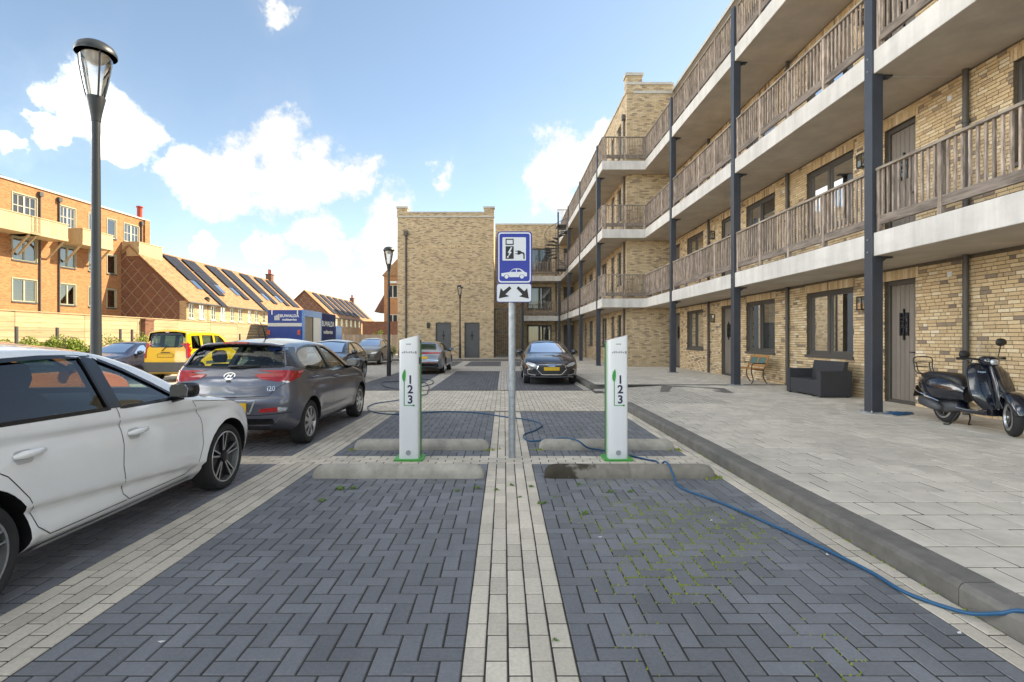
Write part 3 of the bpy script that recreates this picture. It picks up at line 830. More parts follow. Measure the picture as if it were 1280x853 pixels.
lay(sw3, [p for p in tiles(XK1, 8.11, 15.1, 43.3)], 'pave_tile', 'paving_tile', 60, z=SWZ, jit=.002, gap=.012)
sheet('sidewalk', -12, XK1, YS + .2, 43.4, SWZ, 'pave_far')
# driveway ramp up to the sidewalk
rp = MB()
rx0, rx1 = XK0 + 1.2, XK1 + 2.02
rp.add([(XK0 + .1, 10.8, 0), (XK1 + 2.02, 10.62, SWZ), (XK1 + 2.02, 14.8, SWZ), (XK0 + .1, 14.9, 0)], [(0, 1, 2, 3)])
tag(rp.build('driveway_ramp', 'pave_far'), kind='structure')
rp = MB()
rp.add([(4.0, 13.3, .092), (5.6, 12.6, SWZ + .006), (5.9, 13.9, SWZ + .006), (4.5, 14.78, SWZ + .005)], [(0, 1, 2, 3)])
tag(rp.build('ramp_plate', 'kerb'), kind='structure')
# ------------------------------------------------------------------ apartment building with galleries
XW, XE = 8.11, 6.55            # wall plane, gallery edge
XW2, XE2 = 5.88, 4.56          # the same in the wing beyond the step
YJ, YJS = 24.8, 24.1           # wall and slab of the step
YEND = 43.5
SLB = [(2.91, 3.32), (6.14, 6.55), (9.32, 9.73)]
ROOFZ = 13.3
FL = [SWZ, 3.32, 6.55, 9.73]
apt = thing('apartment_building', 'yellow brick apartment building with three timber-railed access galleries on dark steel columns', 'building', (0, 0, 0))

def wall_sheet(mb, frame, u0, u1, z0, z1, ops, depth=0.14):
    """wall skin with openings; frame(u, z, d) -> point, d = depth behind the face."""
    us = sorted({u0, u1} | {o[0] for o in ops} | {o[1] for o in ops})
    zs = sorted({z0, z1} | {o[2] for o in ops} | {o[3] for o in ops})
    us = [u for u in us if u0 <= u <= u1]; zs = [z for z in zs if z0 <= z <= z1]
    for a, b in zip(us, us[1:]):
        for c, d in zip(zs, zs[1:]):
            mu, mz = (a + b) / 2, (c + d) / 2
            if any(o[0] < mu < o[1] and o[2] < mz < o[3] for o in ops): continue
            mb.add([frame(a, c, 0), frame(b, c, 0), frame(b, d, 0), frame(a, d, 0)], [(0, 1, 2, 3)])
    for (a, b, c, d) in [o[:4] for o in ops]:
        a, b, c, d = max(a, u0), min(b, u1), max(c, z0), min(d, z1)
        if b <= a or d <= c: continue
        for (p, q) in (((a, c), (a, d)), ((b, c), (b, d)), ((a, c), (b, c)), ((a, d), (b, d))):
            mb.add([frame(p[0], p[1], 0), frame(q[0], q[1], 0), frame(q[0], q[1], depth), frame(p[0], p[1], depth)], [(0, 1, 2, 3)])

def brick_field(frame, u0, u1, z0, z1, ops, bh=0.065, joint=0.011, proud=0.007):
    """clipped bricks as (ua, ub, za, zb)"""
    out = []
    exts = []
    for o in ops:
        a, b, c, d = o[:4]
        exts.append((a, b, c, d))
        if len(o) > 4 and o[4]:        # soldier course over the opening
            x = a - 0.06
            exts.append((a - 0.06, b + 0.06, d, d + 0.215))
            while x < b + 0.05:
                out.append((x + .004, min(x + .065, b + .06) - .004, d + .006, d + .209)); x += .065
    n = int((z1 - z0) / bh)
    for i in range(n):
        za = z0 + i * bh; zb = za + bh - joint; zm = (za + zb) / 2
        cuts = sorted((a, b) for (a, b, c, d) in exts if c - .02 < zm < d + .0)
        u = u0 - random.random() * .22
        while u < u1:
            L = random.choice((.21, .21, .21, .21, .105, .21, .16))
            a, b = max(u, u0), min(u + L - joint, u1)
            segs = [(a, b)]
            for (p, q) in cuts:
                ns = []
                for (s, t) in segs:
                    if t <= p or s >= q: ns.append((s, t))
                    else:
                        if s < p - .02: ns.append((s, p))
                        if t > q + .02: ns.append((q, t))
                segs = ns
            for (s, t) in segs:
                if t - s > .02: out.append((s, t, za, zb))
            u += L
    return out
def frX(x):
    return lambda u, z, d: (x + d, u, z)
def frY(y):
    return lambda u, z, d: (u, y + d, z)

# openings of the long wall (y0, y1, z0, z1 above floor, kind)
OPN = []
def yw(u): return XW * F / (u - VPU)
BAYS = [('door', yw(1145), yw(1106)), ('window', yw(1067), yw(1008.5)), ('window', yw(969), yw(933)),
        ('door', yw(914), yw(902)), ('window', yw(879.5), yw(859)), ('door', yw(850), yw(842))]
UP = [('window', 6.35, 8.25)]
LEVELS = []
for lv in range(4):
    fz = FL[lv]
    lst = []
    for k, a, b in BAYS + (UP if lv else []):
        if k == 'door': lst.append((a, b, fz + .005 if lv else fz + .005, fz + 2.53, True, k))
        else: lst.append((a, b, fz + .9, fz + 2.53, True, k))
    LEVELS.append(lst)
allops = [o for l in LEVELS for o in l]
wl_ = MB()
Y0 = 3.5
wall_sheet(wl_, frX(XW), Y0, YJ + .3, 0.0, ROOFZ, allops)
wall = wl_.build('wall', 'mortar', apt)
bricks = []
for lv in range(4):
    z0 = FL[lv]; z1 = SLB[lv][0] if lv < 3 else ROOFZ - .3
    bricks += brick_field(frX(XW), Y0 + 1.5, YJ, z0, z1, LEVELS[lv])
bricks = [b for b in bricks if b[0] > 6.2]
def bkey(b):
    y = (b[0] + b[1]) / 2
    hid = 0 if (b[2] < 2.8) else 3 if (4.4 < b[2] < 6) else 8
    return y + hid + (0 if y > 8.25 else 50)
bricks.sort(key=bkey)
ub = MB(); ub.box(-.009, .02, -.5, .5, -.5, .5)
ub.f = [f for k, f in enumerate(ub.f) if k != 3]; ub.r = ub.r[:5]
o_ = ub.build('brick', 'brick'); BRM = o_.data; bpy.data.objects.remove(o_)
mbk = MB()
for i, (a, b, c, d) in enumerate(bricks):
    dx = random.uniform(-.002, .002)
    if i < 300:
        inst('brick', BRM, wall, (XW + dx, (a + b) / 2, (c + d) / 2), (0, 0, 0), (1, b - a, d - c))
    else:
        x = XW - .009 + dx
        mbk.add([(x, a, c), (x, b, c), (x, b, d), (x, a, d), (XW + .01, a, c), (XW + .01, b, c), (XW + .01, b, d), (XW + .01, a, d)],
                [(0, 3, 2, 1), (0, 1, 5, 4), (1, 2, 6, 5), (2, 3, 7, 6), (3, 0, 4, 7)])
tag(mbk.build('brick_field', 'brick', wall), kind='stuff')

# doors and windows ----------------------------------------------------
def orient(o, axis, pos):
    """local x = along wall, y = into wall, z up"""
    o.location = pos
    o.rotation_euler = (0, 0, R(-90) if axis == 'X' else 0)
def rot_pt(axis, base, u, d, z):
    return (base + d, u, z) if axis == 'X' else (u, base + d, z)
def wbox(mb, axis, base, u0, u1, d0, d1, z0, z1):
    if axis == 'X': mb.box(base + d0, base + d1, u0, u1, z0, z1)
    else: mb.box(u0, u1, base + d0, base + d1, z0, z1)
def make_door(parent, axis, base, a, b, z0, z1, panelmat='door', framemat='frame', detail=True):
    fr = .06
    mb = MB()
    wbox(mb, axis, base, a, a + fr, .07, .16, z0, z1); wbox(mb, axis, base, b - fr, b, .07, .16, z0, z1)
    wbox(mb, axis, base, a + fr, b - fr, .07, .16, z1 - .09, z1); wbox(mb, axis, base, a + fr, b - fr, .05, .16, z0, z0 + .05)
    dr = MB()
    n = 6
    w = (b - a - 2 * fr) / n
    wbox(dr, axis, base, a + fr, b - fr, .12, .15, z0 + .05, z1 - .09)
    leaf = dr.build('door', panelmat, parent)
    mb.build('frame', framemat, leaf)
    if detail:
        for i in range(n):
            q = MB(); wbox(q, axis, base, a + fr + i * w + .004, a + fr + (i + 1) * w - .004, .105, .125, z0 + .06, z1 - .1)
            q.build('plank', panelmat, leaf)
        cu, cz = (a + b) / 2, z0 + (z1 - z0) * .655
        q = MB(); wbox(q, axis, base, cu - .11, cu + .11, .098, .11, cz - .27, cz + .2)
        q.build('window', 'black', leaf)
        q = MB()
        for s in (-1, 1):
            wbox(q, axis, base, cu + s * .1 - .012, cu + s * .1 + .012, .075, .1, cz - .27, cz + .2)
            wbox(q, axis, base, cu - .1, cu + .1, .075, .1, cz + s * .1 - .012, cz + s * .1 + .012)
        wbox(q, axis, base, cu - .012, cu + .012, .07, .1, cz - .36, cz + .28)
        q.build('grille', 'cast', leaf)
        q = MB()
        for s in (-.05, .05):
            wbox(q, axis, base, cu + s - .03, cu + s + .03, .085, .097, cz + .02, cz + .17)
            wbox(q, axis, base, cu + s - .03, cu + s + .03, .085, .097, cz - .2, cz - .05)
        q.build('pane', 'window_glass', leaf)
        q = MB(); hu = a + fr + .06
        q.tube([rot_pt(axis, base, hu, .10, z0 + 1.05), rot_pt(axis, base, hu, .06, z0 + 1.05), rot_pt(axis, base, hu + .11, .06, z0 + 1.05)], .011, 6)
        q.build('handle', 'black', leaf)
    return leaf
def make_window(parent, axis, base, a, b, z0, z1, framemat='frame', split=.55, curt=True, glassm='window_glass', sill=True):
    fr = .07
    mb = MB()
    wbox(mb, axis, base, a, a + fr, .07, .16, z0, z1); wbox(mb, axis, base, b - fr, b, .07, .16, z0, z1)
    wbox(mb, axis, base, a + fr, b - fr, .07, .16, z1 - fr, z1); wbox(mb, axis, base, a + fr, b - fr, .07, .16, z0, z0 + fr)
    m = a + (b - a) * split
    wbox(mb, axis, base, m - .04, m + .04, .065, .16, z0 + fr, z1 - fr)
    win = mb.build('window', framemat, parent)
    for (p, q) in ((a + fr, m - .04), (m + .04, b - fr)):
        s = MB(); t = .05
        wbox(s, axis, base, p, p + t, .085, .15, z0 + fr, z1 - fr); wbox(s, axis, base, q - t, q, .085, .15, z0 + fr, z1 - fr)
        wbox(s, axis, base, p + t, q - t, .085, .15, z1 - fr - t, z1 - fr); wbox(s, axis, base, p + t, q - t, .085, .15, z0 + fr, z0 + fr + t)
        s.build('sash', framemat, win)
        g = MB(); g.add([rot_pt(axis, base, p + t, .115, z0 + fr + t), rot_pt(axis, base, q - t, .115, z0 + fr + t), rot_pt(axis, base, q - t, .115, z1 - fr - t), rot_pt(axis, base, p + t, .115, z1 - fr - t)], [(0, 1, 2, 3)])
        g.build('pane', glassm, win)
    if sill:
        s = MB(); wbox(s, axis, base, a - .03, b + .03, -.05, .09, z0 - .06, z0 + .004)
        s.build('sill', framemat, win)
    if curt:
        c = MB()
        vs = []; n = 40
        for half in ((a + .05, a + (b - a) * random.uniform(.25, .5)), (b - (b - a) * random.uniform(.2, .45), b - .05)):
            vs = []
            for i in range(n + 1):
                u = half[0] + (half[1] - half[0]) * i / n
                d = .26 + .025 * math.sin(i * 1.7) + .01 * math.sin(i * .6)
                vs += [rot_pt(axis, base, u, d, z0 + .02), rot_pt(axis, base, u, d, z1)]
            c.add(vs, [(2 * i, 2 * i + 2, 2 * i + 3, 2 * i + 1) for i in range(n)])
        c.build('curtain', 'curtain', win, smooth=60)
    return win
for lv, l in enumerate(LEVELS):
    for (a, b, c, d, s, k) in l:
        if k == 'door': make_door(apt, 'X', XW, a, b, c, d, detail=True)
        else: make_window(apt, 'X', XW, a, b, c, d)
# drainpipes, wall lamps, sensors
for yy in (yw(1212), yw(987), yw(887.5)):
    for lv in range(4):
        z0 = FL[lv]; z1 = SLB[lv][0] if lv < 3 else ROOFZ - .4
        m = MB(); m.tube([(XW - .07, yy, z0), (XW - .07, yy, z1)], .045, 12)
        for zz in (z0 + .7, z0 + 1.9):
            m.lathe([(.05, -.02), (.056, -.02), (.056, .02), (.05, .02)], (XW - .07, yy, zz), 12)
            m.box(XW - .03, XW, yy - .02, yy + .02, zz - .015, zz + .015)
        m.build('drainpipe', 'frame', apt, smooth=40)
for uu in (1081, 893):
    yy = yw(uu)
    for lv in range(3):
        z = FL[lv] + 2.12
        m = MB()
        m.box(XW - .02, XW, yy - .07, yy + .07, z - .15, z + .15)
        m.box(XW - .14, XW - .02, yy - .075, yy + .075, z + .13, z + .155); m.box(XW - .14, XW - .02, yy - .075, yy + .075, z - .155, z - .13)
        for s in (-1, 1):
            m.box(XW - .14, XW - .125, yy + s * .075 - .008, yy + s * .075 + .008, z - .13, z + .13)
            m.box(XW - .035, XW - .02, yy + s * .075 - .008, yy + s * .075 + .008, z - .13, z + .13)
        wlm = m.build('wall_lamp', 'cast', apt)
        m = MB(); m.box(XW - .128, XW - .03, yy - .068, yy + .068, z - .128, z + .128)
        m.build('lamp_shade', 'window_glass', wlm)
        m = MB(); m.box(XW - .09, XW - .05, yy - .02, yy + .02, z - .13, z + .02)
        m.build('bulb', 'lamp_opal', wlm)
for (uu, v) in ((1188, 343), (980, 378)):
    y = yw(uu); z = zY(v, y)
    for dz in (0, 3.2):
        m = MB(); m.box(XW - .02, XW - .004, y - .045, y + .045, z - .045 + dz, z + .045 + dz)
        m.build('house_number_plate', 'white', apt)

# dark core behind the wall, roof, other walls --------------------------
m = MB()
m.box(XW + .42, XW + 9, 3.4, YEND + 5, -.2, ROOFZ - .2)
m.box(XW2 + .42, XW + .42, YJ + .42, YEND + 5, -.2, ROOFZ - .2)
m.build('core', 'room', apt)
m = MB()      # gable wall close to the camera (outside the frame)
m.box(XW + .02, XW + 9.05, 3.2, 3.5, 0, ROOFZ)
m.box(XW + 9, XW + 9.3, 3.2, YEND + 5, 0, ROOFZ)
m.build('rear_wall', 'brick_far', apt)
# wing beyond the step
FW = frX(XW2)
WOPS = []
for lv in range(4):
    z = FL[lv]
    for (k, a, b) in (('window', 26.0, 26.9), ('door', 27.6, 28.5), ('window', 29.7, 31.3), ('door', 32.4, 33.3), ('window', 34.4, 36.0), ('door', 37.0, 37.9), ('window', 38.9, 40.4)):
        WOPS.append((a, b, z + (.9 if k == 'window' else .005), z + 2.53, True, k))
m = MB()
wall_sheet(m, FW, YJ, YEND, 0, ROOFZ, WOPS)
m.build('wall', 'brick_far', apt)
for (a, b, c, d, s, k) in WOPS:
    if k == 'door': make_door(apt, 'X', XW2, a, b, c, d, detail=(a < 30))
    else: make_window(apt, 'X', XW2, a, b, c, d, curt=True)
m = MB(); wall_sheet(m, frY(YJ), XW2, XW + .02, 0, ROOFZ, [])
m.build('wall', 'brick_far', apt)
for xx in (XW2 + .0,):
    for lv in range(4):
        z0 = FL[lv]; z1 = SLB[lv][0] if lv < 3 else ROOFZ - 1.2
        m = MB(); m.tube([(xx - .07, YJ + .35, z0), (xx - .07, YJ + .35, z1)], .05, 10)
        if lv == 3: m.box(xx - .16, xx - .001, YJ + .25, YJ + .45, z1 - .05, z1 + .2)
        m.build('drainpipe', 'frame', apt, smooth=40)
# parapet, string course, corner pier
m = MB()
m.box(XW - .05, XW + .3, Y0, YJ + .02, ROOFZ, ROOFZ + .12)
m.box(XW2 - .05, XW2 + .3, YJ + .0, YEND, ROOFZ - .04, ROOFZ + .08)
m.box(XW2 - .05, XW + .0, YJ - .05, YJ + .3, ROOFZ + .3, ROOFZ + .42)
m.box(XW2 + .3, XW - .06, YJ - .04, YJ - .002, ROOFZ - .12, ROOFZ + .0)
m.box(XW2 - .08, XW2 + .78, YJ - .08, YJ + .5, ROOFZ + .72, ROOFZ + .86)
m.build('coping', 'stone', apt)
m = MB()
m.box(XW2 - .03, XW2 + .72, YJ - .03, YJ + .42, ROOFZ - .1, ROOFZ + .72)
m.box(XW2 + .72, XW, YJ + .0, YJ + .25, ROOFZ - .0, ROOFZ + .3)
m.build('parapet', 'brick_far', apt)
m = MB(); m.box(XW + .1, XW + 9.2, 3.4, YEND + 5, ROOFZ - .3, ROOFZ - .02); m.box(XW2 + .1, XW + .3, YJ + .1, YEND + 5, ROOFZ - .3, ROOFZ - .02)
m.build('roof', 'earth', apt)

# gallery slabs ----------------------------------------------------------
for (z0, z1) in SLB:
    m = MB()
    ys = [4.0, 9.28, 14.8, 20.32, YJS - .0]
    for a, b in zip(ys, ys[1:]):
        m.box(XE, XW + .05, a + .004, b - .004, z0, z1)
    m.box(XE2, XW + .05, YJS, YJ, z0, z1)
    ys = [YJ + .004, 26.0, 31.5, 37.0, YEND]
    for a, b in zip(ys, ys[1:]):
        m.box(XE2, XW2 + .05, a, b - .006, z0, z1)
    gs = m.build('gallery_slab', ['concrete', 'soffit_bounce'], apt, bevel=.008, seg=1)
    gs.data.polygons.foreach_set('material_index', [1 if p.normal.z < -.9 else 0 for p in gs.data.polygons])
# columns ------------------------------------------------------------------
COLS = [(XE, 9.28 - 5.52), (XE, 9.28), (XE, 14.8), (XE, 20.32), (XE2, 25.4), (XE2, 31.2), (XE2, 36.9)]
for (x, y) in COLS:
    m = MB()
    m.box(x - .035, x + .165, y - .1, y + .1, SWZ - .02, SLB[2][1] + 1.16)
    col_ = m.build('column', 'steel_dark', apt, bevel=.006, seg=1)
    m = MB(); m.box(x - .1, x + .23, y - .17, y + .17, SWZ - .01, SWZ + .022)
    for a in (-1, 1):
        for b in (-1, 1):
            m.lathe([(.016, 0), (.016, .03), (0, .032)], (x + .065 + a * .13, y + b * .14, SWZ + .02), 6)
    m.build('base_plate', 'galv', col_)
    for z0, z1 in SLB:
        m = MB(); m.box(x + .166, x + .36, y - .07, y + .07, z0 - .03, z0 + .01)
        m.prism([(x + .166, z0 - .03), (x + .3, z0 - .03), (x + .166, z0 - .13)], y - .006, y + .006, 'y')
        m.build('bracket', 'steel_dark', col_)
        m = MB()
        for zz in (z0 + .08, z0 + .3):
            m.lathe([(.014, 0), (.014, .012), (0, .014)], (x - .049, y, zz), 6, 'x')
        m.build('bolt', 'galv', col_)
# railings -----------------------------------------------------------------
BAL = MB(); BAL.box(-.015, .015, -.019, .019, -.5, .5)
o_ = BAL.build('baluster', 'wood'); BALM = o_.data; bpy.data.objects.remove(o_)
nbal = [0]
stuffb = MB()
def railing(p0, p1, slabz, posts, bal_obj, parent=apt, pitch=.118, postw=.075, start_post=True):
    """timber railing from p0 to p1 (x,y)"""
    p0 = Vector((p0[0], p0[1], 0)); p1 = Vector((p1[0], p1[1], 0))
    d = (p1 - p0); L = d.length; d.normalize()
    ang = math.atan2(d.y, d.x)
    zt = slabz + 1.12; zb0, zb1 = slabz + .13, slabz + .29
    m = MB(); m.bar(p0 + Vector((0, 0, zt)), p1 + Vector((0, 0, zt)), .10, .045)
    rl = m.build('railing', 'rail', parent, bevel=.004, seg=1)
    nrm = Vector((-d.y, d.x, 0))
    m = MB(); m.bar(p0 + Vector((0, 0, (zb0 + zb1) / 2)) + nrm * .0, p1 + Vector((0, 0, (zb0 + zb1) / 2)) + nrm * .0, .06, zb1 - zb0)
    m.build('bottom_rail', 'rail_low', rl, bevel=.004, seg=1)
    n = max(1, posts)
    for i in range(n + 1):
        q = p0 + d * (L * i / n)
        if i == 0: q = q + d * .05
        if i == n: q = q - d * .05
        m = MB(); m.bar(q + Vector((0, 0, slabz)), q + Vector((0, 0, zt - .02)), postw, postw, up=tuple(d))
        m.build('post', 'wood', rl)
        if i < n:
            k = int(round((L / n) / pitch))
            for j in range(1, k):
                c = p0 + d * (L * i / n + L / n * j / k)
                z0, z1 = zb1 - .04, zt - .02
                if bal_obj and nbal[0] < 300:
                    nbal[0] += 1
                    inst('baluster', BALM, rl, (c.x, c.y, (z0 + z1) / 2), (random.gauss(0, .003), random.gauss(0, .003), ang + R(90)), (1, 1, z1 - z0))
                else:
                    ax, ay = (d.x * .024, d.y * .024), None
                    stuffb.bar(c + Vector((0, 0, z0)), c + Vector((0, 0, z1)), .038, .030, up=tuple(d))
    return rl
XR = XE + .075
for lv, (z0, z1) in enumerate(SLB):
    spans = [(9.28 - 5.52 + .1, 9.28 - .1), (9.28 + .1, 14.8 - .1), (14.8 + .1, 20.32 - .1)]
    for i, (a, b) in enumerate(spans):
        railing((XR, a), (XR, b), z1, 4, bal_obj=(i <= 1 or (lv == 0 and i == 2)))
    railing((XR, 20.42), (XR, YJS + .08), z1, 3, False)
    railing((XE2 + .08, YJS + .06), (XR - .04, YJS + .06), z1, 2, False)
    railing((XE2 + .06, YJS + .1), (XE2 + .06, 25.3), z1, 1, False)
    railing((XE2 + .06, 25.5), (XE2 + .06, 31.1), z1, 4, False)
    railing((XE2 + .06, 31.3), (XE2 + .06, 36.8), z1, 4, False)
    railing((XE2 + .06, 37.0), (XE2 + .06, 41.8), z1, 3, False)

# recessed end of the court -------------------------------------------------
YR = YEND
ROPS = []
for lv in range(3):
    z = FL[lv]
    ROPS.append((1.95, 4.0, z + .6, z + 2.5, True, 'window')); ROPS.append((5.0, 5.85, z + .01, z + 2.5, True, 'door'))
m = MB(); wall_sheet(m, frY(YR), -.72, XW2 + .3, 0, 11.0, ROPS); m.build('wall', 'brick_far', apt)
for (a, b, c, d, s, k) in ROPS:
    if k == 'door': make_door(apt, 'Y', YR, a, b, c, d, 'door_grey', detail=False)
    else: make_window(apt, 'Y', YR, a, b, c, d, split=.5)
m = MB(); m.box(-.72, XW2 + .3, YR - .05, YR + .3, 11.0, 11.14); m.build('coping', 'stone', apt)
m = MB(); m.box(-.72, XW2 + .4, YR + .42, YR + 6, -.1, 10.9); m.build('core', 'room', apt)
for (z0, z1) in SLB[:2]:
    m = MB(); m.box(1.35, XE2 + .01, 42.0, YR + .05, z0, z1); m.build('gallery_slab', 'concrete', apt, bevel=.008, seg=1)
    railing((1.4, 42.06), (XE2, 42.06), z1, 3, False, pitch=.13)
for x in (1.5, 4.5):
    m = MB(); m.box(x - .1, x + .1, 41.96, 42.16, SWZ, SLB[1][0]); m.build('column', 'steel_dark', apt)
m = MB(); m.tube([(4.35, YR - .07, SWZ), (4.35, YR - .07, 9.6)], .05, 8); m.build('drainpipe', 'frame', apt, smooth=40)
tag(stuffb.build('baluster_field', 'wood', apt), kind='stuff')

# spiral stair between the upper galleries ------------------------------------
sp = thing('spiral_staircase', 'grey steel spiral staircase winding between the two upper galleries', 'staircase', (4.56 - .58, 38.2, 0))
cx, cy, z0, z1 = 0.0, 0.0, SLB[1][1], SLB[2][1]
m = MB(); m.tube([(0, 0, z0 - .3), (0, 0, z1 + 1.05)], .06, 10); m.build('pole', 'steel_grey', sp, smooth=40)
nst = 16
rp = []
for i in range(nst):
    a0 = R(-10) + i * R(25); a1 = a0 + R(27)
    z = z0 + (z1 - z0) * (i + 1) / nst
    m = MB()
    P = lambda a, r, zz: (r * math.cos(a), r * math.sin(a), zz)
    m.add([P(a0, .05, z), P(a0, 1.0, z), P(a1, 1.0, z), P(a1, .05, z), P(a0, .05, z - .05), P(a0, 1.0, z - .05), P(a1, 1.0, z - .05), P(a1, .05, z - .05)],
          [(0, 1, 2, 3), (7, 6, 5, 4), (0, 4, 5, 1), (1, 5, 6, 2), (2, 6, 7, 3), (3, 7, 4, 0)])
    m.build('tread', 'steel_grey', sp)
    m = MB(); am = (a0 + a1) / 2
    m.tube([P(am, .98, z), P(am, .98, z + 1.0)], .012, 5); m.build('rod', 'steel_grey', sp)
    rp.append(P(am, .98, z + 1.0))
m = MB(); m.tube(smooth_path(rp, 4), .02, 6); m.build('handrail', 'steel_grey', sp, smooth=60)
for zz in (z0, z1):
    m = MB(); m.box(-.1, .62, -.7, .6, zz - .06, zz); m.build('landing', 'steel_grey', sp)
    m = MB()
    for t in range(9):
        m.box(-.1 + t * .09 - .01, -.1 + t * .09 + .01, -.71, -.69, zz, zz + 1.05)
    m.box(-.12, .64, -.72, -.68, zz + 1.03, zz + 1.08)
    m.build('guard', 'wood', sp)

# store block that closes the court -------------------------------------------
st = thing('store_block', 'windowless three-storey yellow brick block with two grey doors closing the court', 'building', (0, 0, 0))
YB, BX0, BX1, BZ = 36.4, -7.47, -0.72, 10.0
DOPS = [(atY(544.5, 0, YB).x, atY(564, 0, YB).x, SWZ, 2.6, True, 'door'), (atY(580.5, 0, YB).x, atY(599.5, 0, YB).x, SWZ, 2.6, True, 'door')]
m = MB(); wall_sheet(m, frY(YB), BX0, BX1, 0, BZ, DOPS)
m.box(BX0, BX1, YB + .45, YB + 12, 0, BZ - .02)
m.add([(BX0, YB, 0), (BX0, YB + .5, 0), (BX0, YB + .5, BZ), (BX0, YB, BZ)], [(0, 1, 2, 3)])
m.add([(BX1, YB, 0), (BX1, YB + .5, 0), (BX1, YB + .5, BZ), (BX1, YB, BZ)], [(0, 1, 2, 3)])
m.add([(BX0, YB, BZ), (BX1, YB, BZ), (BX1, YB + .5, BZ), (BX0, YB + .5, BZ)], [(0, 1, 2, 3)])
m.build('wall', 'brick_far', st)
for o in DOPS: make_door(st, 'Y', YB, o[0], o[1], o[2], o[3], 'door_grey', 'door_grey', detail=False)
for o in DOPS:
    c = (o[0] + o[1]) / 2
    m = MB(); m.box(c - .03, c + .03, YB + .09, YB + .12, 1.35, 2.0); m.box(c - .1, c + .1, YB + .085, YB + .118, 1.62, 1.74); m.build('door_grille', 'cast', st)
m = MB()
m.box(BX0 - .02, BX1 + .02, YB - .02, YB + .3, BZ + .0, BZ + .30)
for (a, b) in ((BX0 - .03, BX0 + .7), (BX1 - .68, BX1 + .03)):
    m.box(a, b, YB - .035, YB + .4, BZ - .01, BZ + .62)
m.build('parapet', 'brick_far', st)
m = MB()
m.box(BX0 - .05, BX1 + .05, YB - .06, YB - .021, BZ - .02, BZ + .08)
m.box(BX0 + .73, BX1 - .71, YB - .05, YB + .33, BZ + .30, BZ + .38)
for (a, b) in ((BX0 - .08, BX0 + .75), (BX1 - .73, BX1 + .08)):
    m.box(a, b, YB - .08, YB + .45, BZ + .62, BZ + .74)
m.build('coping', 'stone', st)
m = MB(); xx = atY(507.5, 0, YB).x
m.tube([(xx, YB - .07, SWZ), (xx, YB - .07, 8.7)], .06, 10); m.box(xx - .13, xx + .13, YB - .2, YB - .005, 8.7, 9.0)
m.build('drainpipe', 'frame', st, smooth=40)
for zz in (3.3, 5.4, 7.9):
    m = MB(); x = BX0 + .3
    while x < BX1 - .1:
        m.box(x + .006, x + .06, YB - .012, YB + .01, zz, zz + .1); x += .068
    m.build('soldier_course', 'brick', st)
m = MB(); xl = atY(535.5, 0, YB).x
m.box(xl - .09, xl + .09, YB - .13, YB, 2.2, 2.6); m.build('wall_lamp', 'cast', st)
# gate beside it
gt = thing('bar_gate', 'dark steel bar gate filling the passage beside the store block', 'gate', (0, YB + .6, 0))
gx0, gx1 = BX1 + .02, atY(652, 0, YB + .6).x
m = MB(); m.box(gx0, gx0 + .06, -.03, .03, SWZ, 3.6); m.box(gx1 - .06, gx1, -.03, .03, SWZ, 3.6); m.box(gx0, gx1, -.025, .025, 3.52, 3.6); m.box(gx0, gx1, -.025, .025, SWZ + .08, SWZ + .14); m.box(gx0, gx1, -.02, .02, 1.9, 1.95)
m.build('gate_frame', 'steel_grey', gt)
x = gx0 + .11
while x < gx1 - .06:
    m = MB(); m.tube([(x, 0, SWZ + .1), (x, 0, 3.55)], .012, 5); m.build('bar', 'steel_grey', gt); x += .14
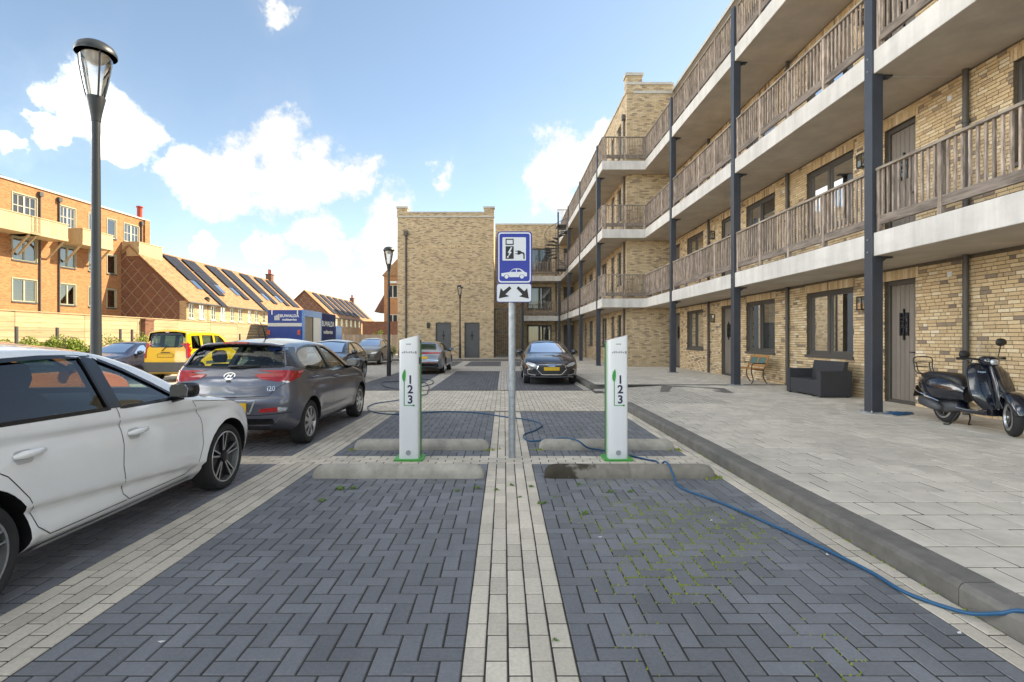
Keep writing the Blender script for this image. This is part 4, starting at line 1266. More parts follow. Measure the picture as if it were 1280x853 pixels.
# ------------------------------------------------------------------ charging posts
def superloft(secs, n=20, ex=2.4, axis='y'):
    """secs: (pos, centre a, centre z, half a, half z) rings along an axis."""
    mb = MB(); vs = []; fs = []
    for (p, a, z, w, h) in secs:
        for k in range(n):
            t = 2 * math.pi * k / n
            c, s = math.cos(t), math.sin(t)
            q = a + w * math.copysign(abs(c) ** (2 / ex), c); zz = z + h * math.copysign(abs(s) ** (2 / ex), s)
            vs.append((q, p, zz) if axis == 'y' else (p, q, zz) if axis == 'x' else (q, zz, p))
    for i in range(len(secs) - 1):
        for k in range(n):
            fs.append((i * n + k, i * n + (k + 1) % n, (i + 1) * n + (k + 1) % n, (i + 1) * n + k))
    fs.append(tuple(range(n - 1, -1, -1))); fs.append(tuple((len(secs) - 1) * n + k for k in range(n)))
    mb.add(vs, fs)
    return mb
def make_charger(x, y, label):
    c = thing('charging_post', label, 'charging post', (x, y, 0), 0, 'charging posts between the bays')
    W, D = .115, .09
    prof = round_poly2([(-W, -D + .012), (-W * .5, -D - .002), (W * .5, -D - .002), (W, -D + .012), (W, D * .55), (-W, D * .55)], [.03, .06, .06, .03, .005, .005], 4)
    mb = MB()
    n = len(prof)
    top = lambda p: 1.425 + .06 * (p[0] + W) / (2 * W)
    vs = [(p[0], p[1], .02) for p in prof] + [(p[0], p[1], top(p)) for p in prof]
    mb.add(vs, [tuple(range(n - 1, -1, -1)), tuple(range(n, 2 * n))] + [(i, (i + 1) % n, n + (i + 1) % n, n + i) for i in range(n)])
    body = mb.build('body', 'white', c, smooth=35)
    mb = MB(); mb.box(-W - .006, W + .006, D * .55 + .001, D * .55 + .03, .02, 1.40); mb.build('edge_strip', 'green', c)
    mb = MB(); mb.box(-W - .001, W + .001, D * .55 + .031, D * .55 + .12, .02, 1.43); mb.build('back_shell', 'steel_grey', c, bevel=.01)
    mb = MB(); mb.prism(round_poly2([(-.17, -.13), (.17, -.13), (.17, .17), (-.17, .17)], .03, 3), -.01, .022, 'z'); mb.build('base_plate', 'green', c)
    fy = -D - .0035
    for d, z in (('1', .915), ('2', .80), ('3', .68)):
        t = text_mesh(d, .135, 'navy', 'digit', c, .0015, bold=.0035)
        t.rotation_euler = (R(90), 0, 0); t.location = (.022, fy, z)
    mb = MB(); lx = -.05
    mb.box(lx - .004, lx + .004, fy - .0015, fy + .002, .655, .95); mb.box(lx, .06, fy - .0015, fy + .002, .651, .659)
    mb.lathe([(.012, -.0015), (.012, .002)], (.062, fy, .655), 12, 'y'); mb.build('printed_line', 'leaf_print', c)
    mb = MB()
    mb.prism([(lx - .002, .925), (lx - .022, .965), (lx - .024, 1.01), (lx - .012, 1.055), (lx + .01, 1.085), (lx + .018, 1.05), (lx + .019, 1.0), (lx + .012, .95)], fy - .003, fy + .002, 'y')
    mb.build('printed_feather', 'leaf_print', c)
    mb = MB()
    for i in range(7): mb.box(-.075 + i * .021, -.062 + i * .021, fy, fy + .006, 1.272, 1.296 if i % 3 else 1.288)
    for i in range(5): mb.box(-.03 + i * .013, -.021 + i * .013, fy, fy + .006, 1.372, 1.386)
    mb.box(.075, .095, fy, fy + .008, 1.268, 1.296)
    mb.build('printed_lettering', 'grey_print', c)
    mb = MB(); mb.lathe([(.03, -.004), (.03, .006)], (.0, fy, .095), 20, 'y'); d = mb.build('lock_disc', 'galv', c, smooth=40)
    mb = MB(); mb.box(W - .002, W + .012, -.02, .02, 1.14, 1.22); mb.build('socket', 'black', c)
    return c
PY = (CAMH) * F / (574 - VPV)
make_charger((512.3 - VPU) * PY / F, PY, 'white charging post numbered 1 2 3, between the striped bays beside the grey hatchback row')
make_charger((771 - VPU) * PY / F, PY, 'white charging post numbered 1 2 3 with the blue cable at its foot')

# ------------------------------------------------------------------ sign on a post
SYY = CAMH * F / (572 - VPV); S = F / SYY
sg = thing('parking_sign', 'blue and white electric-car charging sign with two arrows on a galvanised post', 'sign', ((640 - VPU) / S, SYY, 0))
sx0 = sg.location.x
def sp2(cx, cy): return ((612 + cx / 8.53 - VPU) / S - sx0, CAMH + (VPV - 284 - cy / 8.53) / S)
mb = MB(); mb.tube([(0, 0, -.05), (0, 0, 2.72)], .043, 18); mb.lathe([(.044, 0), (.03, .02), (0, .025)], (0, 0, 2.72), 18); mb.build('post', 'galv', sg, smooth=40)
def splate(name, pts, y0, y1, m, r=0, parent=sg):
    poly = [sp2(*p) for p in pts]
    if r: poly = round_poly2(poly, r, 5)
    mb = MB(); mb.prism(poly, y0, y1, 'y'); return mb.build(name, m, parent)
def rect(a, b, c, d): return [(a, b), (c, b), (c, d), (a, d)]
YF = -.06
bp_ = splate('upper_panel', rect(82, 58, 450, 608), YF, YF + .012, 'sign_blue', .045)
bl_ = splate('lower_panel', rect(80, 613, 440, 800), YF, YF + .012, 'sign_white', .03)
splate('panel_edge', rect(74, 608, 446, 806), YF + .004, YF + .022, 'sign_blue', .035, bl_)
def ring(name, o, i, y0, y1, m, ro, ri, parent):
    a = round_poly2([sp2(*p) for p in o], ro, 5); b = round_poly2([sp2(*p) for p in i], ri, 5); n = len(a)
    mb = MB(); vs = [(p[0], y0, p[1]) for p in a] + [(p[0], y0, p[1]) for p in b]
    mb.add(vs, [(k, (k + 1) % n, n + (k + 1) % n, n + k) for k in range(n)]); return mb.build(name, m, parent)
ring('white_border', rect(93, 68, 437, 598), rect(105, 82, 425, 584), YF - .002, 0, 'sign_white', .038, .03, bp_)
splate('white_box', rect(137, 120, 385, 366), YF - .002, YF, 'sign_white', .012, bp_)
splate('pump_display', rect(170, 136, 256, 202), YF - .0035, YF, 'sign_black', 0, bp_)
splate('display_window', rect(181, 148, 245, 190), YF - .005, YF, 'sign_white', 0, bp_)
splate('pump_body', rect(170, 215, 256, 348), YF - .0035, YF, 'sign_black', 0, bp_)
splate('lightning_bolt', [(226, 226), (205, 262), (192, 285), (212, 285), (196, 320), (185, 318), (187, 340), (204, 330), (200, 325), (236, 275), (218, 275), (240, 226)], YF - .005, YF, 'sign_white', 0, bp_)
splate('plug', [(272, 263), (298, 263), (298, 258), (325, 262), (340, 274), (362, 280), (372, 298), (372, 350), (358, 350), (358, 305), (350, 294), (335, 292), (322, 302), (298, 306), (298, 300), (272, 298), (272, 291), (296, 291), (296, 270), (272, 270)], YF - .0035, YF, 'sign_black', 0, bp_)
carp = [(126, 500), (212, 488), (245, 456), (268, 450), (318, 450), (340, 460), (372, 486), (396, 494), (396, 530), (368, 535)]
for k in range(9): a = math.pi * k / 8; carp.append((342 + 27 * math.cos(a), 535 - 24 * math.sin(a)))
carp += [(312, 540), (210, 540)]
for k in range(9): a = math.pi * k / 8; carp.append((180 + 28 * math.cos(a), 535 - 24 * math.sin(a)))
carp += [(150, 534), (126, 530)]
splate('car_symbol', carp, YF - .002, YF, 'sign_white', 0, bp_)
for cx in (180, 342): splate('car_wheel', [(cx + 21 * math.cos(k * .4488), 535 + 21 * math.sin(k * .4488)) for k in range(14)], YF - .002, YF, 'sign_white', 0, bp_)
splate('car_window', [(222, 486), (250, 460), (280, 459), (280, 486)], YF - .0035, YF, 'sign_blue', 0, bp_)
splate('car_window', [(290, 459), (318, 460), (345, 484), (290, 486)], YF - .0035, YF, 'sign_blue', 0, bp_)
splate('arrow', [(100, 765), (118, 655), (146, 688), (212, 636), (232, 660), (168, 722), (212, 742)], YF - .002, YF, 'sign_black', 0, bl_)
splate('arrow', [(416, 768), (398, 657), (368, 690), (304, 636), (286, 660), (348, 724), (312, 744)], YF - .002, YF, 'sign_black', 0, bl_)
mb = MB()
for zz in (2.0, 2.6): mb.box(-.06, .1, -.047, .05, zz - .02, zz + .02)
mb.build('clamp', 'galv', sg)

# ------------------------------------------------------------------ concrete wheel stops
mst = bpy.data.materials.new('stained_car_stop'); nt, b_, o_ = nodes_of(mst); N, Lk = nt.nodes, nt.links
b_.inputs['Roughness'].default_value = .92
g_ = N.new('ShaderNodeTexCoord'); sx_ = N.new('ShaderNodeSeparateXYZ'); Lk.new(g_.outputs['Object'], sx_.inputs[0])
n_ = N.new('ShaderNodeTexNoise'); n_.inputs['Scale'].default_value = 9; n_.inputs['Detail'].default_value = 5; Lk.new(g_.outputs['Object'], n_.inputs['Vector'])
m1 = N.new('ShaderNodeMath'); m1.operation = 'MULTIPLY_ADD'; Lk.new(n_.outputs['Fac'], m1.inputs[0]); m1.inputs[1].default_value = 1.0; Lk.new(sx_.outputs[0], m1.inputs[2])
r_ = N.new('ShaderNodeMapRange'); r_.inputs['From Min'].default_value = -.06; r_.inputs['From Max'].default_value = .10; Lk.new(m1.outputs[0], r_.inputs['Value'])
rr = N.new('ShaderNodeValToRGB'); rr.color_ramp.elements[0].color = (.055, .045, .03, 1); rr.color_ramp.elements[1].color = (.27, .245, .21, 1); Lk.new(r_.outputs[0], rr.inputs[0])
mlt = N.new('ShaderNodeMix'); mlt.data_type = 'RGBA'; mlt.blend_type = 'MULTIPLY'; mlt.inputs['Factor'].default_value = .5
n3 = N.new('ShaderNodeTexNoise'); n3.inputs['Scale'].default_value = 14; Lk.new(g_.outputs['Object'], n3.inputs['Vector'])
Lk.new(rr.outputs[0], mlt.inputs['A']); Lk.new(n3.outputs['Fac'], mlt.inputs['B']); Lk.new(mlt.outputs['Result'], b_.inputs['Base Color'])
def make_stop(x0, x1, y, label, m='stop'):
    L = x1 - x0
    mb = MB(); vs = []; fs = []
    W, H = .105, .128
    st = [0, .01, .035, .08, .13, L * .33, L * .5 - .004, L * .5, L * .5 + .004, L * .66, L - .13, L - .08, L - .035, L - .01, L]
    sc = [.35, .6, .82, .96, 1, 1, 1, .975, 1, 1, 1, .96, .82, .6, .35]
    prof = [(-W, -.02), (-W, .035)] + [(-W * math.cos(t), .035 + (H - .035) * math.sin(t)) for t in [math.pi * k / 10 for k in range(1, 10)]] + [(W, .035), (W, -.02)]
    n = len(prof)
    for s, k in zip(st, sc):
        for (a, z) in prof: vs.append((s - L / 2, a * (k * .5 + .5), max(-.02, z * k) if z > 0 else z))
    for i in range(len(st) - 1):
        for j in range(n): fs.append((i * n + j, i * n + (j + 1) % n, (i + 1) * n + (j + 1) % n, (i + 1) * n + j))
    fs.append(tuple(range(n))); fs.append(tuple((len(st) - 1) * n + k for k in range(n - 1, -1, -1)))
    mb.add(vs, fs); o = mb.build('wheel_stop', m, None, smooth=45)
    o.location = ((x0 + x1) / 2, y, 0); o.rotation_euler = (0, 0, random.gauss(0, .004))
    return tag(o, label, 'wheel stop', 'concrete wheel stops')
yf = CAMH * F / (598.5 - VPV) + .1; yr = CAMH * F / (563 - VPV) + .1
def xf(u, y): return (u - VPU) * y / F
make_stop(xf(389, yf - .1), xf(605, yf), yf, 'long clean grey concrete wheel stop in front of the charging post near the white car')
make_stop(xf(681, yf), xf(891, yf), yf, 'concrete wheel stop with a dark brown stain on one end', mst)
make_stop(xf(444, yr), xf(611, yr), yr, 'concrete wheel stop with moss at its end behind the charging post near the white car')
make_stop(xf(674, yr), xf(841, yr), yr, 'concrete wheel stop behind the charging post with the blue cable')

# ------------------------------------------------------------------ lamp posts
def make_lamp(x, y, label, z0=0.0, H=5.05):
    lp = thing('street_lamp', label, 'street lamp', (x, y, z0), 0, 'street lamps')
    k = H - 5.05
    mb = MB(); mb.lathe([(.085, -.05), (.085, .95), (.075, 1.0), (.062, 1.04), (.060, 1.05), (.044, 3.9 + k), (.046, 3.95 + k), (.046, 4.08 + k), (.05, 4.08 + k), (.052, 4.1 + k)], (0, 0, 0), 20)
    mb.build('pole', 'lamp_post', lp, smooth=35)
    mb = MB(); mb.lathe([(.052, 4.1), (.055, 4.13), (.066, 4.2), (.098, 4.36), (.098, 4.375), (.08, 4.38)], (0, 0, k), 24); mb.build('holder', 'lamp_post', lp, smooth=30)
    mb = MB(); mb.lathe([(.088, 4.372), (.112, 4.48), (.138, 4.62), (.160, 4.76), (.170, 4.88), (.167, 4.9)], (0, 0, k), 32)
    g = mb.build('bowl', 'clear_glass', lp, smooth=60)
    mb = MB(); mb.lathe([(.214, 4.885), (.218, 4.9), (.212, 4.935), (.185, 4.985), (.13, 5.025), (.065, 5.045), (0, 5.05)], (0, 0, k), 36)
    mb.lathe([(.214, 4.885), (.16, 4.9), (.0, 4.905)], (0, 0, k), 36)
    cap = mb.build('cap', 'lamp_post', lp, smooth=40)
    mb = MB(); mb.lathe([(.15, 4.895), (.10, 4.82), (.05, 4.78), (.0, 4.77)], (0, 0, k), 24); mb.build('reflector', 'lamp_opal', lp, smooth=40)
    for a in (200, 320, 80):
        c, s = math.cos(R(a)), math.sin(R(a))
        mb = MB(); mb.tube([(r * c, r * s, z + k) for r, z in ((.096, 4.36), (.121, 4.48), (.147, 4.62), (.170, 4.76), (.182, 4.9))], .011, 6)
        mb.build('rib', 'lamp_post', lp, smooth=50)
    mb = MB(); mb.box(-.03, .03, -.088, -.08, .5, .8); mb.build('hatch', 'lamp_post', lp)
    return lp
y1 = 6.3
make_lamp(xf(120, y1), y1, 'tall dark street lamp with clear glass bowl rising behind the white hatchback')
l2 = gnd(486, 470)
make_lamp(l2.x, l2.y, 'dark street lamp standing between the black car and the silver estate')
make_lamp(xf(575, 35.3), 35.3, 'street lamp standing between the two grey doors of the brick block', SWZ, 5.0)
make_lamp(xf(259.5, 44.3), 44.3, 'distant street lamp in front of the tan brick row houses')

# ------------------------------------------------------------------ cables
def cable(pts, r, m, label, name='charging_cable'):
    mb = MB(); mb.tube(smooth_path(pts, 8), r, 8)
    o = mb.build(name, m, None, smooth=60)
    return tag(o, label, 'cable')
def gp(u, v, z=.014): p = gnd(u, v, z); return (p.x, p.y, z)
pts = [gp(534, 493), gp(500, 500), gp(470, 504.5), gp(459.6, 509.5), gp(466, 515), gp(491, 518), gp(524, 516.5), gp(559, 514.5), gp(599, 516.5), gp(629.5, 521), gp(660, 525), gp(676.6, 530.5),
       gp(670.5, 537.4), gp(656, 542.7), gp(655.4, 548), gp(664.4, 551.6), gp(690, 549, .03), gp(705, 547.5, .10), gp(722, 551, .145), gp(735, 560, .05), gp(753.8, 563), gp(786, 569.5), gp(810, 575), gp(821, 577), (1.70, 5.63, .055),
       (1.705, 5.53, .128), (1.71, 5.46, .143), (1.718, 5.38, .125), (1.73, 5.30, .05), gp(852, 610), gp(900, 628), gp(960, 654), gp(1030, 686), gp(1090, 716), gp(1130, 740), gp(1185, 760), (2.41, 2.66, .03), (2.45, 2.56, .085), (2.5, 2.46, .142), (2.57, 2.2, .14), (2.6, 1.6, .14)]
# keep the cable on top of the wheel stop where it crosses it
cable(pts, .0108, 'cable', 'long blue charging cable snaking past the charging post and along the kerb')
cable([gp(500, 487), gp(480, 483), gp(478, 478), gp(497, 477), gp(515, 474), gp(538, 475), gp(540, 480), gp(520, 484), gp(505, 480), gp(512, 476), gp(530, 478), gp(536, 484), gp(534, 492)], .012, 'cable_dark', 'dark coiled charging cable lying in loops on the far bays')

# ------------------------------------------------------------------ weeds, moss, litter
def leaf_clump(n, r, h, seed):
    rnd = random.Random(seed); mb = MB()
    for i in range(n):
        a = rnd.uniform(0, 6.28); L = r * rnd.uniform(.5, 1.1); w = L * .22; up = h * rnd.uniform(.25, 1)
        d = Vector((math.cos(a), math.sin(a), 0)); s = Vector((-d.y, d.x, 0)) * w
        b0 = Vector((rnd.gauss(0, r * .15), rnd.gauss(0, r * .15), 0)); mid = b0 + d * L * .5 + Vector((0, 0, up)); e = b0 + d * L + Vector((0, 0, up * .5))
        mb.add([b0, mid + s, e, mid - s], [(0, 1, 2, 3)])
    return mb
WL = {'strip': 'small green weed growing in the cream paving strip below the sign', 'left': 'small green weed in the dark bay in front of the long clean wheel stop', 'right': 'small green weed in the dark bay in front of the stained wheel stop', 'kerb': 'single green leaf lying against the foot of the kerb'}
for i, (u, v, s, k) in enumerate(((425, 612, .06, 'left'), (441, 611, .045, 'left'), (402, 626, .05, 'left'), (571, 614, .035, 'left'), (597, 611, .05, 'strip'), (620, 613, .035, 'strip'), (640, 607, .04, 'strip'), (664, 609, .04, 'strip'), (678, 630, .055, 'strip'), (650, 622, .03, 'strip'),
                          (693, 622, .03, 'right'), (732, 643, .05, 'right'), (763, 616, .05, 'right'), (788, 615, .04, 'right'), (724, 606, .035, 'right'), (693, 800, .02, 'strip'), (1063, 672, .055, 'kerb'))):
    p = gnd(u, v)
    o = leaf_clump(16 if k != 'kerb' else 4, s, s * .6, i).build('weed', 'weed'); o.location = (p.x, p.y, -.004)
    tag(o, WL[k], 'weed', 'weeds in the paving')
rnd = random.Random(3)
mb = MB(); gb = MB()
from mathutils import noise as mnoise
def tuft(bm, x, y, r, h):
    n = 5; a0 = rnd.uniform(0, 6)
    vs = [(x + r * math.cos(a0 + k * 1.2566) * rnd.uniform(.6, 1.3), y + r * math.sin(a0 + k * 1.2566) * rnd.uniform(.6, 1.3), -.012) for k in range(n)] + [(x, y, h)]
    bm.add(vs, [(k, (k + 1) % n, n) for k in range(n)])
for piece in herring(XC0, 19, ROW1[0], 57) + herring(XB0, 19, ROW1[0], 57) + stretcher_y(XB1, 5, ROW1[0], ROW1[1]) + stretcher_y(XC1, 2, ROW1[0], ROW1[1]):
    cx, cy, lx, ly = piece
    if cy < 2.0: continue
    inC = XC0 < cx < XC1
    for (ax, ay, bx, by) in ((-1, -1, 1, -1), (-1, -1, -1, 1)):
        for q in range(14):
            t = rnd.random()
            x = cx + lx / 2 * (ax + (bx - ax) * t); y = cy + ly / 2 * (ay + (by - ay) * t)
            f = mnoise.noise(Vector((x * .9 + 3.1, y * .8 + 1.7, 0))) + .35 * mnoise.noise(Vector((x * 4, y * 4, 5)))
            c = math.exp(-((x - 1.2) / .75) ** 2 - ((y - 3.9) / 1.7) ** 2) * .8 if inC else 0.0
            c *= .55 + 1.3 * max(0, mnoise.noise(Vector((x * 2.3 + 9, y * 2.0, 2))) + .15)
            pr = max(0.0, min(1.0, (c + f * .35 - .22) * 1.5))
            th = f * .8 + c
            if rnd.random() < pr or (th > .62 and rnd.random() < .7):
                tuft(mb, x + rnd.gauss(0, .0015), y + rnd.gauss(0, .0015), rnd.uniform(.006, .0125), rnd.uniform(.002, .010))
            elif th > .36 and rnd.random() < .25:
                tuft(gb, x + rnd.gauss(0, .0015), y + rnd.gauss(0, .0015), rnd.uniform(.003, .006), rnd.uniform(-.003, .002))
for i in range(150):    # moss along the kerb foot and the stops
    y = rnd.uniform(2.2, 10); tuft(mb, XK0 - rnd.uniform(0, .012), y, rnd.uniform(.006, .016), rnd.uniform(.004, .02))
for (sx, sy) in ((xf(444, yr), yr), (xf(611, yr), yr), (xf(674, yr), yr), (xf(841, yr), yr), (xf(891, yf), yf)):
    for i in range(26): tuft(mb, sx + rnd.gauss(0, .05), sy - .09 + rnd.gauss(0, .03), rnd.uniform(.008, .022), rnd.uniform(.005, .035))
tag(mb.build('moss', 'moss'), 'yellow-green moss growing in the joints of the dark pavers', 'moss', kind='stuff')
tag(gb.build('dead_moss', 'joint'), 'dry grit and dead moss in the paver joints', 'moss', kind='stuff')
for i, (u, v) in enumerate(((202, 803), (889, 651), (1199, 792), (1034, 694), (688, 560), (750, 672))):
    p = gnd(u, v); mb = MB(); a = rnd.uniform(0, 3)
    mb.add([(p.x + .02 * math.cos(a + k * 1.57) * (1 if k % 2 else .45), p.y + .02 * math.sin(a + k * 1.57) * (1 if k % 2 else .45), .003 + .003 * (k % 2)) for k in range(4)], [(0, 1, 2, 3)])
    tag(mb.build('litter', 'paper'), 'tiny white scrap of litter on the paving', 'litter', 'scraps of litter')
p = gnd(758, 490.5); mb = MB(); mb.box(-.35, .35, -.28, .28, -.02, .008)
dc = mb.build('drain_cover', 'manhole', bevel=.003); dc.location = (p.x, p.y, 0); tag(dc, 'rusty rectangular drain cover in the road behind the charging post', 'drain cover')
p = gnd(1122, 518.5, SWZ)
rnd = random.Random(5); pts = []
for i in range(40): pts.append((rnd.gauss(0, .11), rnd.gauss(0, .06), .012 + rnd.random() * .03))
mb = MB(); mb.tube(smooth_path(pts, 4), .009, 5); o = mb.build('rope', 'cable', smooth=60); o.location = (p.x, p.y, SWZ)
tag(o, 'tangled blue rope lying at the foot of the column by the door', 'rope')

# ------------------------------------------------------------------ rattan sofa
so_ = thing('rattan_sofa', 'dark grey woven garden sofa against the brick wall under the window', 'sofa', (7.08, 12.3, SWZ), 0)
def part(name, m, parent, *boxes, bevel=.012):
    mb = MB()
    for b in boxes: mb.box(*b)
    return mb.build(name, m, parent, bevel=bevel)
for s in (-1, 1): part('arm', 'rattan', so_, (0, .72, s * .62 - .075, s * .62 + .075, .02, .60))
part('seat', 'rattan', so_, (.015, .60, -.545, .545, .04, .38))
mb = MB(); mb.prism([(.52, .36), (.64, .36), (.72, .80), (.62, .80)], -.58, .58, 'y'); mb.build('backrest', 'rattan', so_, bevel=.012)
for a in (.05, .67):
    for b in (-.62, .62): part('foot', 'black', so_, (a - .025, a + .025, b - .025, b + .025, 0, .03), bevel=0)
# ------------------------------------------------------------------ bench
be = thing('garden_bench', 'small bench with orange wood slats, teal back panels and cast-iron legs', 'bench', (7.27, 15.75, SWZ), 0)
for s in (-1, 1):
    mb = MB(); y = s * .52
    mb.tube(smooth_path([(.0, y, 0), (.05, y, .12), (.02, y, .26), (.0, y, .42), (.16, y, .41), (.36, y, .42), (.42, y, .56), (.5, y, .80)], 4), .016, 6)
    mb.tube(smooth_path([(.36, y, .42), (.34, y, .25), (.38, y, .12), (.46, y, 0)], 4), .016, 6)
    mb.tube(smooth_path([(.0, y, .42), (.03, y, .58), (.2, y, .60), (.42, y, .60)], 4), .014, 6)
    mb.build('leg', 'cast', be, smooth=60)
for i in range(4):
    x = .02 + i * .1
    part('seat_slat', 'bench_wood', be, (x, x + .075, -.55, .55, .425, .45), bevel=.006)
def slant(z): return .37 + (z - .45) * .33
for (z0, z1) in ((.50, .56), (.77, .83)):
    mb = MB(); mb.prism([(slant(z0), z0), (slant(z0) + .03, z0), (slant(z1) + .03, z1), (slant(z1), z1)], -.55, .55, 'y'); mb.build('back_slat', 'bench_wood', be, bevel=.005)
for y0 in (-.55, -.03, .49):
    mb = MB(); mb.prism([(slant(.56), .56), (slant(.56) + .03, .56), (slant(.77) + .03, .77), (slant(.77), .77)], y0, y0 + .06, 'y'); mb.build('back_post', 'bench_wood', be)
for y0, y1 in ((-.49, -.03), (.03, .49)):
    mb = MB(); mb.prism([(slant(.56) + .01, .56), (slant(.56) + .02, .56), (slant(.77) + .02, .77), (slant(.77) + .01, .77)], y0, y1, 'y'); mb.build('back_panel', 'teal', be)
# ------------------------------------------------------------------ red brick flats on the left
rb = thing('brick_flats', 'long orange-red brick flats with cream balconies on struts', 'building', (-31.1, 33.6, 0), -math.atan(.077))
# local: x = out of the facade (+), y = along it
dx_, dy_ = math.sin(math.atan(.077)), math.cos(math.atan(.077))
def tfac(u):
    k = (u - VPU) / F
    return (k * 33.6 + 31.1) / (dx_ - k * dy_)
RZ = 11.45
rops = []
for (u0, u1, rows) in ((-270, -225, 'lmt'), (-190, -170, 'lmt'), (-140, -105, 'lmt'), (-60, -35, 'lmt'), (15.5, 45.5, 'lmt'), (75, 94, 'lmt'), (111, 121, 'lmt'), (134, 145, 'lmt'), (155, 173, 'lmt')):
    a, b = tfac(u0), tfac(u1)
    for r in rows:
        z0, z1 = {'l': (3.85, 5.3), 'm': (6.5, 7.95), 't': (9.3, 10.75)}[r]
        rops.append((a, b, z0, z1, False, 'wide' if u1 - u0 > 14 else 'narrow', r))
mb = MB()
fr_ = lambda u, z, d: (-d, u, z)
wall_sheet(mb, fr_, -16, tfac(186), 0, RZ, rops, depth=.12)
mb.box(-9, -.5, -16, tfac(186), 0, RZ - .02)
e = tfac(186)
mb.add([(0, e, 0), (-.6, e, 0), (-.6, e, RZ), (0, e, RZ)], [(0, 1, 2, 3)])
mb.box(-.7, .12, e - .55, e - .004, 0, RZ + .02)
mb.build('wall', 'brick_red', rb)
def rwin(parent, a, b, z0, z1, m, wide, bars=False):
    w = MB(); t = .07
    def B(u0, u1, c, d, x0=-.1, x1=-.03): w.box(x0, x1, u0, u1, c, d)
    B(a, a + t, z0, z1); B(b - t, b, z0, z1); B(a + t, b - t, z1 - t, z1); B(a + t, b - t, z0, z0 + t)
    if wide: B((a + b) / 2 - .05, (a + b) / 2 + .05, z0 + t, z1 - t)
    if bars:
        B(a + t, b - t, (z0 + z1) / 2 - .02, (z0 + z1) / 2 + .02, -.085, -.05)
        for q in (.25, .75): B(a + (b - a) * q - .02, a + (b - a) * q + .02, z0 + t, z1 - t, -.085, -.05)
    o = w.build('window', m, parent)
    g = MB(); g.add([(-.07, a + t, z0 + t), (-.07, b - t, z0 + t), (-.07, b - t, z1 - t), (-.07, a + t, z1 - t)], [(0, 1, 2, 3)]); g.build('pane', 'window_glass', o)
    s = MB(); s.box(-.1, .06, a - .05, b + .05, z0 - .08, z0 - .0); s.build('sill', 'steel_grey', o)
    l = MB(); l.box(-.02, .03, a - .06, b + .06, z1 + .0, z1 + .07); l.box(-.02, .03, a - .06, a - .001, z0, z1); l.box(-.02, .03, b + .001, b + .06, z0, z1); l.build('surround', 'win_green', o)
    c = MB(); c.add([(-.3, a + .05, z0), (-.3, a + (b - a) * random.uniform(.2, .6), z0), (-.3, a + (b - a) * random.uniform(.2, .6), z1), (-.3, a + .05, z1)], [(0, 1, 2, 3)]); c.build('curtain', 'curtain', o)
    return o
for (a, b, z0, z1, _, k, r) in rops:
    rwin(rb, a, b, z0, z1, 'win_white' if r == 't' else 'win_green', k == 'wide', r == 't' and k == 'wide')
mb = MB(); mb.box(-.4, .08, -16, e + .02, RZ, RZ + .12); mb.build('coping', 'stone', rb)
for u in (49, 73, 176):
    t = tfac(u); mb = MB(); mb.tube([(.07, t, 0), (.07, t, RZ - .5)], .05, 8); mb.box(.0, .2, t - .12, t + .12, RZ - .5, RZ - .2); mb.build('drainpipe', 'steel_grey', rb, smooth=40)
t = tfac(181.5); mb = MB(); mb.lathe([(.2, 0), (.2, 1.0), (.26, 1.0), (.26, 1.1), (.15, 1.1)], (-.5, t, RZ + .1), 12); mb.build('chimney', 'red_pot', rb, smooth=40)
for t in (tfac(40), tfac(66)):
    mb = MB(); mb.bar((-2, t - .9, RZ + .6), (-2, t + .9, RZ + .4), 1.2, .05); mb.bar((-2, t, RZ), (-2, t, RZ + .5), .06, .06); mb.build('roof_panel', 'solar', rb)
for t in (tfac(-30), tfac(11.5), tfac(79), tfac(152)):
    L, D = 2.6, 1.45
    bc = MB(); bc.box(.005, D, t, t + L, 8.05, 8.22); bl = bc.build('balcony', 'balcony_cream', rb)
    n = 14
    for i in range(n):
        q = MB(); q.box(D - .04, D, t + .03 + i * (L - .06) / n + .004, t + .03 + (i + 1) * (L - .06) / n - .004, 8.22, 9.14); q.build('board', 'balcony_cream', bl)
    for s in (t, t + L - .04):
        q = MB()
        for i in range(8): q.box(.01 + i * (D - .08) / 8 + .006, .01 + (i + 1) * (D - .08) / 8 - .006, s, s + .04, 8.22, 9.14)
        tag(q.build('side_board', 'wood' if False else 'balcony_cream', bl), kind='stuff')
    q = MB(); q.box(D - .06, D + .03, t - .03, t + L + .03, 9.14, 9.2); q.box(.01, D - .06, t - .03, t + .05, 9.14, 9.2); q.box(.01, D - .06, t + L - .05, t + L + .03, 9.14, 9.2); q.build('handrail', 'balcony_cream', bl)
    for s in (t + .12, t + L - .12):
        q = MB(); q.bar((.02, s, 6.85), (D - .2, s, 8.06), .1, .1); q.build('strut', 'balcony_cream', bl)

